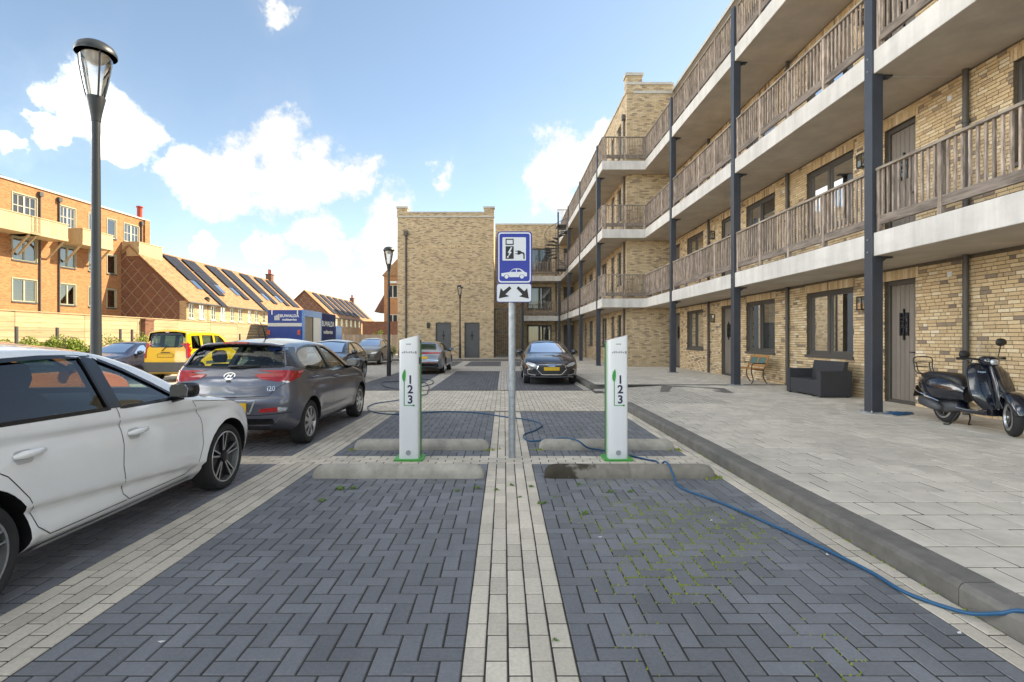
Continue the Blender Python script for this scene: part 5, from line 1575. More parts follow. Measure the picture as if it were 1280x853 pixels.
# ------------------------------------------------------------------ tan row houses with solar panels
def row_house(label, xe, y0, y1, ze, zr, wins, arrays, xr=None, full=True):
    h = thing('row_houses', label, 'building', (0, 0, 0))
    half = ((zr - ze) / .95)
    xr = xe - half; xb = xr - half
    ops = [(a, b, ze - 1.4, ze - .18, False) for a, b in wins]
    mb = MB(); wall_sheet(mb, lambda u, z, d: (xe - d, u, z), y0, y1, 0, ze, ops, depth=.1)
    mb.box(xb + .3, xe - .4, y0 + .3, y1 - .02, 0, ze - .1)
    mb.box(xb, xe - .01, y1 - .02, y1, 0, ze - .02)
    mb.box(xe - .55, xe - .005, y0, y0 + .3, 0, ze)
    mb.build('wall', 'brick_cream', h)
    for (a, b) in wins:
        w = MB(); t = .08; z0, z1 = ze - 1.4, ze - .18
        for (p, q, c, d) in ((a, a + t, z0, z1), (b - t, b, z0, z1), (a + t, b - t, z1 - t, z1), (a + t, b - t, z0, z0 + t), ((a + b) / 2 - .03, (a + b) / 2 + .03, z0 + t, z1 - t)):
            w.box(xe - .09, xe - .02, p, q, c, d)
        for q in (.36, .68): w.box(xe - .08, xe - .035, a + t, b - t, z0 + (z1 - z0) * q - .02, z0 + (z1 - z0) * q + .02)
        wo_ = w.build('window', 'win_white', h)
        w = MB(); w.add([(xe - .07, a + t, z0 + t), (xe - .07, b - t, z0 + t), (xe - .07, b - t, z1 - t), (xe - .07, a + t, z1 - t)], [(0, 1, 2, 3)]); w.build('pane', 'window_glass', wo_)
        w = MB(); w.box(xe - .1, xe + .06, a - .05, b + .05, z0 - .08, z0); w.build('sill', 'win_white', wo_)
    mb = MB()     # gable
    mb.prism([(xb, 0), (xe - .56, 0), (xe - .56, ze), (xe - .1, ze + .0), (xr, zr - .12), (xb, ze)], y0 + .02, y0 + .28, 'y'); gb_ = mb.build('gable', 'brick_brown', h)
    d = .82       # raised diamond bands
    def clip(p, q):
        out = []
        n = 60
        cur = None
        for i in range(n + 1):
            x = p[0] + (q[0] - p[0]) * i / n; z = p[1] + (q[1] - p[1]) * i / n
            lim = zr - .35 - abs(x - xr) * .95
            ok = z < lim and x < xe - .62 and x > xb + .2 and z > 1.2
            if ok: cur = (cur[0], (x, z)) if cur else ((x, z), (x, z))
            elif cur: out.append(cur); cur = None
        if cur: out.append(cur)
        return out
    if full:
        c = xb - 12
        while c < xe + 2:
            for s in (1, -1):
                x0_ = c if s > 0 else c + 10
                for (p, q) in clip((x0_, 0), (x0_ + s * 11, 12.5)):
                    if (Vector(p) - Vector(q)).length > .15:
                        b_ = MB(); b_.bar((p[0], y0 + .01, p[1]), (q[0], y0 + .01, q[1]), .03, .055, up=(0, 1, 0)); b_.build('diamond_band', 'diamond', gb_)
            c += d * 1.25
    mb = MB(); o = .25
    for s in (1, -1):
        xo = xr + s * (half + o); zo = ze - o * .95 + .05
        mb.prism([(xr, zr), (xo, zo), (xo, zo + .14), (xr, zr + .14)], y0 - .12, y1 + .12, 'y')
    rf = mb.build('roof', 'roof_tile', h)
    mb = MB(); mb.tube([(xe + o + .08, y0 - .1, ze - .15), (xe + o + .08, y1 + .1, ze - .15)], .07, 6); mb.build('gutter', 'steel_grey', h)
    sl = math.hypot(half, zr - ze); ux, uz = half / sl, -(zr - ze) / sl
    ang = math.atan2(-(zr - ze), half)
    pm = MB(); pm.box(.01, 1.6, .01, .98, .0, .05); po = pm.build('solar_panel', 'solar'); pme = po.data; bpy.data.objects.remove(po)
    for (ya, cols, sky_) in arrays:
        for ci, (r0, nr) in enumerate(cols):
            for k in range(nr):
                s0 = .35 + (r0 + k) * 1.62
                inst('solar_panel', pme, h, (xr + ux * s0 - uz * .2, ya + ci * 1.0, zr + uz * s0 + ux * .2), (0, -ang, 0))
        if sky_:
            s0 = .35 + sky_[1] * 1.62
            q = MB(); q.box(0, 1.1, 0, .7, 0, .06); o2 = q.build('skylight', 'window_glass', h); o2.location = (xr + ux * s0 - uz * .17, ya + sky_[0] + .12, zr + uz * s0 + ux * .17); o2.rotation_euler = (0, -ang, 0)
    mb = MB(); yc = y1 - .9
    mb.box(xr - .35, xr + .35, yc - .35, yc + .35, zr - .5, zr + .75); mb.box(xr - .42, xr + .42, yc - .42, yc + .42, zr + .75, zr + .85); ch = mb.build('chimney', 'brick_brown', h)
    for q in (-.18, .18):
        mb = MB(); mb.lathe([(.13, 0), (.1, .55), (.12, .6), (.0, .6)], (xr, yc + q, zr + .84), 10); mb.build('chimney_pot', 'red_pot', ch, smooth=40)
    return h
xe = -25.3
def yr_(u, x): return x * F / (u - VPU)
wins = [(yr_(a, xe), yr_(b, xe)) for a, b in ((235.5, 243), (249, 256), (263.5, 270), (276, 282.5), (288, 293), (298, 303), (310, 314.5), (318.5, 323), (328, 332.5))]
arr = [(44.6, [(0, 2), (0, 4)], (0, 2)), (47.3, [(0, 3), (0, 2)], (1, 2)), (51, [(0, 2), (0, 3)], (0, 2)), (54, [(0, 4), (0, 3)], None), (57.6, [(0, 2), (0, 3)], (0, 2)), (61, [(0, 2), (0, 3)], (0, 2)), (64, [(0, 3), (0, 3)], None)]
row_house('tan brick row houses with solar panels and a dark diamond-patterned gable, behind the yellow van', xe, 41.3, 67, 4.5, 8.85, wins, arr)
x2 = -26.6
row_house('further tan row houses with solar panels rising behind the blue removal truck', x2, 80, 106, 4.9, 8.9, [(82 + i * 2.6, 83.1 + i * 2.6) for i in range(9)], [(82 + i * 3.3, [(0, 3), (0, 3)], None) for i in range(7)])
# far red house and wall at the end of the lane
fh = thing('far_house', 'far red brick house with a grey balcony beyond the brown wall', 'building', (0, 0, 0))
Yh = 90
mb = MB(); xh0 = xf(480, Yh); mb.box(xh0, xh0 + 12, Yh, Yh + 10, 0, 12.5); mb.build('wall', 'brick_red', fh)
mb = MB(); mb.prism([(xh0 - .3, 12.4), (xh0 + 12.3, 12.4), (xh0 + 9, 16), (xh0 + 3, 16)], Yh - .3, Yh + 10, 'y'); mb.build('roof', 'roof_tile', fh)
for i, (a, z) in enumerate(((488, 3.5), (488, 8.6), (494, 3.5), (494, 8.6))):
    x = xf(a, Yh); mb = MB(); mb.box(x - .4, x + .4, Yh - .04, Yh + .05, z, z + 2.2); w = mb.build('window', 'win_white', fh)
    mb = MB(); mb.box(x - .32, x + .32, Yh - .06, Yh - .045, z + .1, z + 2.1); mb.build('pane', 'solar', w)
mb = MB(); mb.box(xf(487, Yh), xf(498, Yh), Yh - 1.6, Yh - .01, 11.0, 11.3); mb.build('balcony', 'concrete', fh)
mb = MB(); mb.prism([(xf(466, Yh) , 6.2), (xh0 - .01, 6.2), (xh0 - .01, 9.6)], Yh + 1, Yh + 6, 'y'); mb.build('lean_to_roof', 'brick_brown', fh)
gw = thing('garden_wall', 'brown brick garden wall closing the lane above the grey fence', 'wall', (0, 0, 0))
Yw = 62; mb = MB(); mb.box(xf(453, Yw), xf(505, Yw), Yw, Yw + .3, 0, zY(403, Yw)); mb.build('wall', 'brick_brown', gw)
mb = MB(); mb.box(xf(453, Yw) - .05, xf(505, Yw), Yw - .05, Yw + .35, zY(403, Yw), zY(403, Yw) + .1); mb.build('coping', 'brick_brown', gw)
# grey plank fence
gf = thing('plank_fence', 'weathered grey vertical-plank fence beside the brick block', 'fence', (0, 50, 0))
x = xf(428, 50)
pk = MB(); pk.box(0, .19, -.012, .012, 0, zY(418.5, 50)); po = pk.build('plank', 'fence_grey'); pme = po.data; bpy.data.objects.remove(po)
i = 0
while x < xf(500, 50):
    inst('plank', pme, gf, (x, random.uniform(-.005, .005), random.uniform(-.02, .02)))
    if i % 9 == 0:
        m_ = MB(); m_.box(x - .06, x + .06, .02, .14, 0, zY(417.5, 50)); m_.build('post', 'fence_grey', gf)
    x += .2; i += 1
# ------------------------------------------------------------------ pale fence of horizontal planks
pf = thing('timber_fence', 'pale fence of long horizontal planks below the brick flats', 'fence', (-17.0, 0, 0))
FH = 2.41
plm = MB(); plm.box(-.02, .02, .01, 2.99, .004, .176); po = plm.build('plank', 'fence_wood'); pme = po.data; bpy.data.objects.remove(po)
for seg in range(11):
    y0 = 6.0 + seg * 3.0
    for r in range(13):
        inst('plank', pme, pf, (random.uniform(-.006, .006), y0, .06 + r * .18), (0, 0, 0))
    m_ = MB(); m_.box(-.08, -.021, y0 - .05, y0 + .05, 0, FH); m_.build('post', 'fence_wood', pf)
m_ = MB(); m_.box(-.05, .05, 6, 39, FH, FH + .04); m_.build('cap_rail', 'fence_wood', pf)
pier = thing('brick_pier', 'brown brick pier interrupting the pale timber fence', 'pier', (-16.9, yr_(184, -16.9), 0))
m_ = MB(); m_.box(-.25, .12, -.3, .3, 0, FH - .1); m_.build('shaft', 'brick_brown', pier)
m_ = MB(); m_.box(-.28, .15, -.33, .33, FH - .1, FH); m_.build('cap', 'brick_brown', pier)
# wire fence with dark posts
wf = thing('wire_fence', 'low wire fence on dark steel posts in front of the pale timber fence', 'fence', (-15.8, 0, 0))
for u in (20.5, 71.5, 150.5, 165):
    y = yr_(u, -15.8); m_ = MB(); m_.box(-.035, .035, y - .035, y + .035, 0, 1.85); m_.build('post', 'steel_grey', wf)
for y in (28, 31, 33.5, 36):
    m_ = MB(); m_.box(-.035, .035, y - .035, y + .035, 0, 1.75); m_.build('post', 'steel_grey', wf)
for z in (1.2, 1.5, 1.72):
    m_ = MB(); m_.box(-.006, .006, 12, 38, z - .006, z + .006); m_.build('wire', 'steel_grey', wf)
# shrubs
def shrub(x, y, rx, ry, h, n, label, seed, name='shrub', z0=0.0, leaf=.07, m='hedge'):
    rnd = random.Random(seed)
    s = thing(name, label, 'shrub', (x, y, z0), 0, 'shrubs along the fence')
    mb = MB()
    blobs = [(rnd.uniform(-rx, rx) * .7, rnd.uniform(-ry, ry) * .8, rnd.uniform(.3, .8) * h, rnd.uniform(.22, .4)) for _ in range(max(6, int(ry * 8)))]
    for i in range(n):
        bx, by, bz, br = rnd.choice(blobs)
        v = Vector((rnd.gauss(0, 1), rnd.gauss(0, 1), rnd.gauss(0, 1))).normalized() * br * (rnd.random() ** .4)
        c = Vector((bx, by, bz)) + v
        if c.z < .02 or c.z > h * 1.12: continue
        a = Vector((rnd.gauss(0, 1), rnd.gauss(0, 1), rnd.gauss(0, .6))).normalized(); b = a.orthogonal().normalized(); b = (b + a.cross(b) * rnd.uniform(-1, 1)).normalized()
        L = leaf * rnd.uniform(.6, 1.3)
        mb.add([c - a * L * .5, c + b * L * .28, c + a * L * .5, c - b * L * .28], [(0, 1, 2, 3)])
    mb.build('foliage', m, s)
    st_ = MB()
    for _ in range(7):
        p = (rnd.uniform(-rx, rx) * .4, rnd.uniform(-ry, ry) * .6, 0); q = (rnd.uniform(-rx, rx) * .7, rnd.uniform(-ry, ry) * .8, h * .75)
        st_.tube([p, ((p[0] + q[0]) / 2 + .05, (p[1] + q[1]) / 2, h * .4), q], .012, 5)
    tag(st_.build('stems', 'bark', s), kind='stuff')
    return s
shrub(-15.0, yr_(45, -15.0), .45, 1.1, 1.62, 5200, 'bushy light green shrub spilling over beside the tall lamp', 1)
shrub(-15.0, yr_(80, -15.0), .45, .7, 1.85, 4200, 'taller bright green shrub by the second fence post', 2)
shrub(-15.0, yr_(102, -15.0), .4, .7, 1.55, 3000, 'low green shrub just before the lamp post', 3)
shrub(-15.1, yr_(142, -15.1), .3, .4, 1.7, 1500, 'thin straggly shrub between lamp post and yellow van', 4)
shrub(-15.6, yr_(175, -15.6), .25, .3, 1.9, 1100, 'narrow climbing shrub against the brick pier', 5)
shrub(xf(488.5, 35.6), 35.6, .3, .3, .95, 2600, 'clipped bright green bush beside the corner of the brick block', 6, 'bush', .05, .05)
shrub(xf(471, 60), 60, .8, .6, 3.0, 1500, 'loose green bush against the brown garden wall', 7, 'bush', 0, .14)
shrub(-15.6, 33, .35, 1.2, 1.6, 2200, 'green climbing plants on the wire fence behind the yellow van', 8)

# ------------------------------------------------------------------ removal truck
tr = thing('removal_truck', 'blue removal truck lettered BUWALDA with open side doorway', 'truck', (xf(356, 35.3), 35.3, 0))
hw = 1.19; Zt = 3.42; Zb = .85; Lb = 7.0
def tp(name, m, *boxes, parent=tr, bevel=0):
    q = MB()
    for b in boxes: q.box(*b)
    return q.build(name, m, parent, bevel=bevel)
body = tp('box_body', 'blue_panel', (-hw, hw - .05, .05, Lb, Zb, Zt))
tp('rear_panel', 'blue_panel', (-hw + .04, hw - .04, 0, .049, 2.55, Zt - .04), parent=body)
tp('band', 'silver_band', (-hw + .03, hw - .03, -.01, .049, 2.30, 2.53), parent=body)
tp('tail_lift', 'blue_panel', (-hw + .03, hw - .03, -.06, .049, .6, 2.28), parent=body)
for x in (-hw + .32, hw - .32): tp('strap', 'white_panel', (x - .035, x + .035, -.02, .0, 3.1, 3.4), parent=body)
for x in (-hw + .12, hw - .2):
    l = tp('tail_light', 'red_lamp', (x - .1, x + .1, -.09, -.061, 1.72, 2.05), parent=body)
fr = tp('side_frame', 'blue_bright', (hw - .049, hw + .03, 0.0, .42, Zb, Zt + .03), (hw - .049, hw + .03, .42, 3.7, 3.0, Zt + .03), (hw - .049, hw + .03, 3.55, 3.7, Zb, 3.0), (hw - .049, hw + .03, .42, 3.55, Zb, 1.0), parent=body)
tp('doorway', 'beige_panel', (hw - .049, hw - .02, .42, 1.9, 1.0, 3.0), parent=body)
tp('door_post', 'black', (hw - .049, hw + .0, 1.9, 2.05, 1.0, 3.0), parent=body)
tp('white_door', 'white_panel', (hw - .049, hw + .012, 2.05, 3.55, 1.0, 3.0), parent=body)
tp('navy_panel', 'blue_navy', (hw - .049, hw + .0, 3.7, Lb, Zb, Zt - .04), parent=body)
for txt, size, x, z in (('BUWALDA', .265, .30, 2.93), ('multiservice', .20, .30, 2.70)):
    t = text_mesh(txt, size, 'sign_white', 'lettering', body, .004, bold=.006); t.rotation_euler = (R(90), 0, 0); t.location = (x + .02, -.008, z)
mb = MB()
for i, (h_, c_) in enumerate(((.30, 0), (.36, 0), (.42, 0))): mb.box(-.70 + i * .12, -.60 + i * .12, -.012, .0, 2.72, 2.72 + h_)
mb.build('logo_bars', 'silver_band', body)
for txt, size, z in (('BUWALDA', .58, 2.42), ('multiservice', .42, 1.85)):
    t = text_mesh(txt, size, 'sign_white', 'lettering', body, .004, bold=.006); t.rotation_euler = (R(90), 0, R(90)); t.location = (hw + .004, 5.2, z)
tp('cab', 'blue_bright', (-1.1, 1.1, Lb + .25, Lb + 2.0, .6, 2.5), bevel=.12)
tp('chassis', 'black', (-.5, .5, .2, Lb + 1.8, .45, .85))
for y in (1.6, Lb + 1.1):
    for s in (-1, 1):
        q = MB(); q.lathe([(.2, -.13), (.42, -.13), (.46, -.09), (.46, .09), (.42, .13), (.2, .13)], (s * 1.0, y, .46), 24, 'x'); w = q.build('wheel', 'rubber', tr, smooth=40)
        q = MB(); q.lathe([(.0, -.05), (.2, -.1), (.24, -.12), (.24, .12), (.2, .1), (0, .05)], (s * 1.0, y, .46), 16, 'x'); q.build('rim', 'alloy', w, smooth=40)
# ------------------------------------------------------------------ cars
from mathutils.kdtree import KDTree
def lerp(a, b, t): return a + (b - a) * t
def section(P, s):
    zt = P['top'](s); cr = P['crown'](s); wr = P['wr'](s); w = P['w'](s)
    zb = P['zb'](s)
    zr = zt - cr
    zs = min(P['sh'](s), zr - .035)
    zm = min(lerp(zb, zs, .62), P['zmid'])
    ws = w - P['tumble'] * max(0.0, min(1.0, (zs - zm) / .35))
    wr = min(wr, ws - .015)
    K = [(0, zb), (w - .14, zb), (w - .035, zb + .09), (w, zm), (ws, zs), (wr, zr)]
    rad = [0, .05, .06, .2, P.get('rsh', .035), .085]
    cnt = [3, 2, 8, 8, 10]
    pts = [K[0]]
    for i in range(1, 6):
        a, p = Vector(K[i - 1]), Vector(K[i])
        b = Vector(K[i + 1]) if i < 5 else Vector((0, zt))
        ra = min(rad[i], (p - a).length * .4, (b - p).length * .4)
        st = p + (a - p).normalized() * ra; en = p + (b - p).normalized() * ra
        prev = Vector(pts[-1])
        for k in range(1, cnt[i - 1] + 1): pts.append(tuple(prev.lerp(st, k / cnt[i - 1])))
        for k in range(1, 4):
            t = k / 3; q = st * (1 - t) ** 2 + p * 2 * t * (1 - t) + en * t * t
            pts.append(tuple(q))
    e = pts[-1]; n = 10
    for k in range(1, n + 1):
        y = e[0] * (1 - k / n)
        pts.append((y, zt - (zt - e[1]) * (y / max(e[0], 1e-4)) ** 2))
    return pts
def build_shell(P, ds):
    L = P['L']
    ns = int(round(L / ds)); S = [L * i / ns for i in range(ns + 1)]
    # denser near both ends
    S = sorted(set(S + [ds * .25, ds * .5, L - ds * .25, L - ds * .5]))
    rows = [section(P, s) for s in S]
    n = len(rows[0])
    def place(x, s, z):
        if x > 0 or True:
            ax = abs(x)
            for a in (P['fa'], P['ra']):
                r = math.hypot(s - a, z - P['r'])
                t = (r - (P['r'] + .05)) / .12
                if t < 1 and z < P['r'] + P['r'] + .25 and ax > .45:
                    tt = max(0.0, t); ax += P['flare'] * (1 - tt * tt * (3 - 2 * tt))
            if P.get('detail') and ax > .5: ax += P['detail'](s, z)
            x = math.copysign(ax, x) if x != 0 else 0.0
        wf = max(0.0, 1 - s / .8) ** 2; wb = max(0.0, 1 - (L - s) / P.get('rblend', .5)) ** 2
        so = s
        if wf: so += wf * (P['fx'](z) + P['fbow'] * (abs(x) / .75) ** 2.2)
        if wb: so -= wb * (P['rx'](z) + P['rbow'] * (abs(x) / .75) ** 2.2)
        return (x, L / 2 - so, z)
    V = []; Fc = []; idx = {}
    def vid(p):
        k = (round(p[0], 4), round(p[1], 4), round(p[2], 4))
        if k not in idx: idx[k] = len(V); V.append(p)
        return idx[k]
    def quad(*ps):
        f = []
        for p in ps:
            i = vid(p)
            if i not in f: f.append(i)
        if len(f) >= 3: Fc.append(f)
    for sg in (1, -1):
        G = [[place(sg * y, s, z) for (y, z) in r] for s, r in zip(S, rows)]
        for i in range(len(S) - 1):
            for j in range(n - 1):
                q = (G[i][j], G[i + 1][j], G[i + 1][j + 1], G[i][j + 1])
                quad(*(q if sg > 0 else q[::-1]))
    m = 16
    for end in (0, -1):
        s = S[end]; r = rows[end]
        for j in range(n - 1):
            for k in range(-m, m):
                def cp(jj, kk): return place(r[jj][0] * kk / m, s, r[jj][1])
                q = (cp(j, k), cp(j, k + 1), cp(j + 1, k + 1), cp(j + 1, k))
                quad(*(q if end == 0 else q[::-1]))
    return V, Fc
def tmp_obj(V, Fc, name='tmp'):
    me = bpy.data.meshes.new(name); me.from_pydata(V, [], Fc)
    bm = bmesh.new(); bm.from_mesh(me)
    bmesh.ops.remove_doubles(bm, verts=bm.verts, dist=2e-4)
    bmesh.ops.dissolve_degenerate(bm, edges=bm.edges, dist=1e-4)
    hol = [e for e in bm.edges if len(e.link_faces) == 1]
    if hol: bmesh.ops.holes_fill(bm, edges=hol, sides=0)
    bmesh.ops.recalc_face_normals(bm, faces=bm.faces)
    bm.to_mesh(me); bm.free()
    o = bpy.data.objects.new(name, me); COL.objects.link(o)
    return o
def cut(o, cutters):
    COL.objects.unlink(o); TMP.collection.objects.link(o)
    for c in cutters:
        COL.objects.unlink(c); TMP.collection.objects.link(c)
        mo = o.modifiers.new('b', 'BOOLEAN'); mo.operation = 'DIFFERENCE'; mo.object = c; mo.solver = 'EXACT'
        me = eval_mesh(o)
        o.modifiers.clear(); old = o.data; o.data = me; bpy.data.meshes.remove(old)
        cm = c.data; bpy.data.objects.remove(c); bpy.data.meshes.remove(cm)
    TMP.collection.objects.unlink(o); COL.objects.link(o)
def prism_obj(polys, a, b, axis):
    mb = MB()
    for p in polys: mb.prism(p, a, b, axis)
    return tmp_obj(mb.v, mb.f, 'cutter')
class Car:
    def __init__(self, P, name, label, loc, rz, ds=.04, cat='car'):
        self.P = P; self.L = P['L']
        self.root = thing(name, label, cat, loc, rz)
        V, Fc = build_shell(P, ds)
        o = tmp_obj(V, Fc, 'body')
        bm = bmesh.new(); bm.from_mesh(o.data); bm.normal_update()
        self.bvh = BVHTree.FromBMesh(bm)
        kd = KDTree(len(bm.verts))
        nr = [v.normal.copy() for v in bm.verts]
        for i, v in enumerate(bm.verts): kd.insert(v.co, i)
        kd.balance(); bm.free()
        cutters = []
        L = self.L; r = P['r']
        mb = MB()
        for a in (P['fa'], P['ra']):
            for sgn in (1, -1):
                mb.lathe([(r + .055, 0), (r + .055, .34)], (.47 if sgn > 0 else -.81 - .0, L / 2 - a, r + .005), 40, 'x') if sgn > 0 else mb.lathe([(r + .055, 0), (r + .055, .34)], (-.81, L / 2 - a, r + .005), 40, 'x')
        mb2 = MB()
        for a in (P['fa'], P['ra']):
            for sgn in (1, -1):
                x0 = .5 if sgn > 0 else -1.3
                mb2.lathe([(r + .05, 0), (r + .05, .8)], (x0, L / 2 - a, r + .005), 44, 'x')
        cutters.append(tmp_obj(mb2.v, mb2.f, 'wells'))
        # cabin hollow
        if P.get('cab'):
            s0, s1 = P['cab']; cv = []; nS = 22; cf = []
            for i in range(nS + 1):
                s = lerp(s0, s1, i / nS); zt = P['top'](s) - .045; crn = P['crown'](s); w = P['w'](s) - P['tumble'] - .06; wr = min(P['wr'](s) - .045, w - .02); zs = min(P['sh'](s) - .02, zt - crn - .05)
                ring = [(w, P['floor']), (w, max(zs, P['floor'] + .05)), (wr, max(zt - crn, P['floor'] + .07)), (wr * .5, max(zt - crn * .3, P['floor'] + .08))]
                ring = ring + [(-a, b) for a, b in ring[::-1]]
                cv += [(a, L / 2 - s, b) for a, b in ring]
            k = 8
            for i in range(nS):
                for j in range(k): cf.append((i * k + j, i * k + (j + 1) % k, (i + 1) * k + (j + 1) % k, (i + 1) * k + j))
            cf.append(tuple(range(k - 1, -1, -1))); cf.append(tuple(nS * k + j for j in range(k)))
            cutters.append(tmp_obj(cv, cf, 'cabin'))
            sides = [[(L / 2 - s, z) for s, z in p] for p in P['side']]
            cutters.append(prism_obj(sides, -1.4, 1.4, 'x'))
            if P.get('ws'):
                cutters.append(prism_obj([P['ws']], L / 2 - (P['cab'][0] - .5), L / 2 - P['cab'][0] - .9, 'y'))
            if P.get('rw'):
                cutters.append(prism_obj([P['rw']], -L / 2 - .3, L / 2 - P['cab'][1] + P.get('rwd', .75), 'y'))
        cut(o, cutters)
        me = o.data
        # surface normals from the uncut shell; cut faces become dark trim
        fsmooth = {}
        mats = []; nrm = [None] * len(me.loops)
        vcache = {}
        for p in me.polygons:
            c = p.center; h = self.bvh.find_nearest(c)
            on = h[0] is not None and h[3] < .006 and h[1].dot(p.normal) > .6
            mats.append(0 if on else 1)
            for li in p.loop_indices:
                if on:
                    vi = me.loops[li].vertex_index
                    if vi not in vcache:
                        co = me.vertices[vi].co; acc = Vector()
                        for (q, i, d) in kd.find_n(co, 4): acc += nr[i] / (d + .002)
                        vcache[vi] = acc.normalized()
                    nn = vcache[vi]
                    nrm[li] = nn if nn.dot(p.normal) > .3 else p.normal.copy()
                else: nrm[li] = p.normal.copy()
        me.polygons.foreach_set('use_smooth', [True] * len(me.polygons))
        me.normals_split_custom_set(nrm)
        me.materials.clear(); me.materials.append(P['paint']); me.materials.append(MT['black'])
        me.polygons.foreach_set('material_index', mats)
        o.name = 'body'; me.name = 'body'; o.parent = self.root
        self.body = o
    # -- projection of flat outlines on the skin
    def ray(self, view, p, q):
        if view == 'R': o, d = Vector((3, p, q)), Vector((-1, 0, 0))
        elif view == 'L': o, d = Vector((-3, p, q)), Vector((1, 0, 0))
        elif view == 'F': o, d = Vector((p, 6, q)), Vector((0, -1, 0))
        elif view == 'B': o, d = Vector((p, -6, q)), Vector((0, 1, 0))
        else: o, d = Vector((p, q, 4)), Vector((0, 0, -1))
        h = self.bvh.ray_cast(o, d)
        return (h[0], h[1]) if h[0] is not None else None
    def pt(self, view, a, q):
        """side views take (s, z)"""
        return (self.L / 2 - a, q) if view in 'RL' else (a, q)
    def patch(self, name, view, poly, m, off=.003, thick=.012, res=.05, parent=None, rnd=0, smooth=50):
        P2 = [self.pt(view, a, q) for a, q in poly]
        if rnd: P2 = round_poly2(P2, rnd, 4)
        bm = bmesh.new()
        f = bm.faces.new([bm.verts.new((a, q, 0)) for a, q in P2])
        xs = [a for a, _ in P2]; ys = [q for _, q in P2]
        for (lo, hi, no) in ((min(xs), max(xs), (1, 0, 0)), (min(ys), max(ys), (0, 1, 0))):
            k = int((hi - lo) / res)
            for i in range(1, k + 1):
                c = lo + (hi - lo) * i / (k + 1)
                bmesh.ops.bisect_plane(bm, geom=bm.verts[:] + bm.edges[:] + bm.faces[:], plane_co=(c, c, 0), plane_no=no, dist=1e-6)
        pos = {}; bad = []
        for v in bm.verts:
            h = self.ray(view, v.co.x, v.co.y)
            if h is None: bad.append(v); continue
            pos[v] = (h[0] + h[1] * off, h[0] - h[1] * thick)
        if bad: bmesh.ops.delete(bm, geom=bad, context='VERTS')
        edges = [e for e in bm.edges if e.is_boundary]
        if thick:
            back = {}
            for e in edges:
                for v in e.verts:
                    if v not in back: back[v] = bm.verts.new(pos[v][1])
            newf = []
            for e in edges:
                a, b = e.verts; newf.append((a, b, back[b], back[a]))
            for v, p in list(pos.items()): v.co = p[0]
            for q in newf: bm.faces.new(q)
        else:
            for v, p in pos.items(): v.co = p[0]
        bmesh.ops.recalc_face_normals(bm, faces=bm.faces)
        me = bpy.data.meshes.new(name); bm.to_mesh(me); bm.free()
        me.polygons.foreach_set('use_smooth', [True] * len(me.polygons)); me.set_sharp_from_angle(angle=R(smooth))
        me.materials.append(MT[m] if isinstance(m, str) else m)
        o = bpy.data.objects.new(name, me); COL.objects.link(o); o.parent = parent or self.body if parent is not self.root else self.root
        return o
    def line(self, name, view, pts, w, m, off=.0015, closed=False, parent=None, step=.03):
        P2 = [Vector(self.pt(view, a, q)) for a, q in pts]
        if closed: P2.append(P2[0])
        out = []
        for a, b in zip(P2, P2[1:]):
            k = max(1, int((b - a).length / step))
            out += [a.lerp(b, i / k) for i in range(k)]
        out.append(P2[-1])
        mb = MB(); vs = []; fs = []
        for i, p in enumerate(out):
            a = out[max(0, i - 1)]; b = out[min(len(out) - 1, i + 1)]
            if closed and i in (0, len(out) - 1): a, b = out[-2], out[1]
            t = (b - a).normalized(); nn = Vector((-t.y, t.x)) * (w / 2)
            for q in (p + nn, p - nn):
                h = self.ray(view, q.x, q.y)
                if h is None: h = self.ray(view, p.x, p.y)
                vs.append(h[0] + h[1] * off if h else None)
        for i in range(len(out) - 1):
            q = (2 * i, 2 * i + 1, 2 * i + 3, 2 * i + 2)
            if all(vs[k] is not None for k in q) and max((vs[q[0]] - vs[k]).length for k in q) < .25: fs.append(q)
        vs = [v if v is not None else Vector() for v in vs]
        mb.add(vs, fs)
        return mb.build(name, m, parent or self.body, smooth=60)
    def both(self, fn, name, pts, *a, **k):
        for v in 'RL': fn(name, v, pts, *a, **k)
    def wheel(self, style):
        P = self.P; r = P['r']; w = P.get('ww', .205); hw = P['track'] - w / 2
        for a in (P['fa'], P['ra']):
            for sd in (1, -1):
                c = (sd * hw, self.L / 2 - a, r)
                rr = r * P.get('rimk', .68)
                mb = MB(); mb.lathe([(rr - .01, -w / 2 + .02), (rr + .004, -w / 2 + .008), (r - .045, -w / 2), (r - .018, -w / 2 + .008), (r - .003, -w / 2 + .03), (r, -w / 2 + .05), (r, w / 2 - .05), (r - .003, w / 2 - .03), (r - .018, w / 2 - .008), (r - .045, w / 2), (rr + .004, w / 2 - .008), (rr - .01, w / 2 - .02)], (0, 0, 0), 48, 'x', cap=False)
                hub = MB(); hub.lathe([(rr * .62, -.01), (rr * .62, .01)], (sd * (w / 2 - .075), 0, 0), 24, 'x')
                wh = hub.build('wheel', 'disc', self.root, smooth=40); wh.location = c
                mb.build('tyre', 'rubber', wh, smooth=35)
                self.rim(style, wh, sd, rr, w)
    def rim(self, style, wh, sd, rr, w):
        f = sd * (w / 2 - .015)
        mb = MB(); mb.lathe([(rr + .003, 0), (rr - .004, .006 * sd), (rr - .014, .004 * sd), (rr - .02, -.03 * sd), (rr - .03, -.12 * sd)], (f, 0, 0), 48, 'x', cap=False)
        lip = 'alloy' if style != 'dark' else 'alloy_dark'
        mb.build('rim', 'alloy', wh, smooth=40)
        mb = MB(); mb.lathe([(rr - .02, -.045 * sd), (rr * .3, -.06 * sd), (0, -.06 * sd)], (f, 0, 0), 32, 'x', cap=False); mb.build('rim_dish', 'alloy_dark', wh, smooth=40)
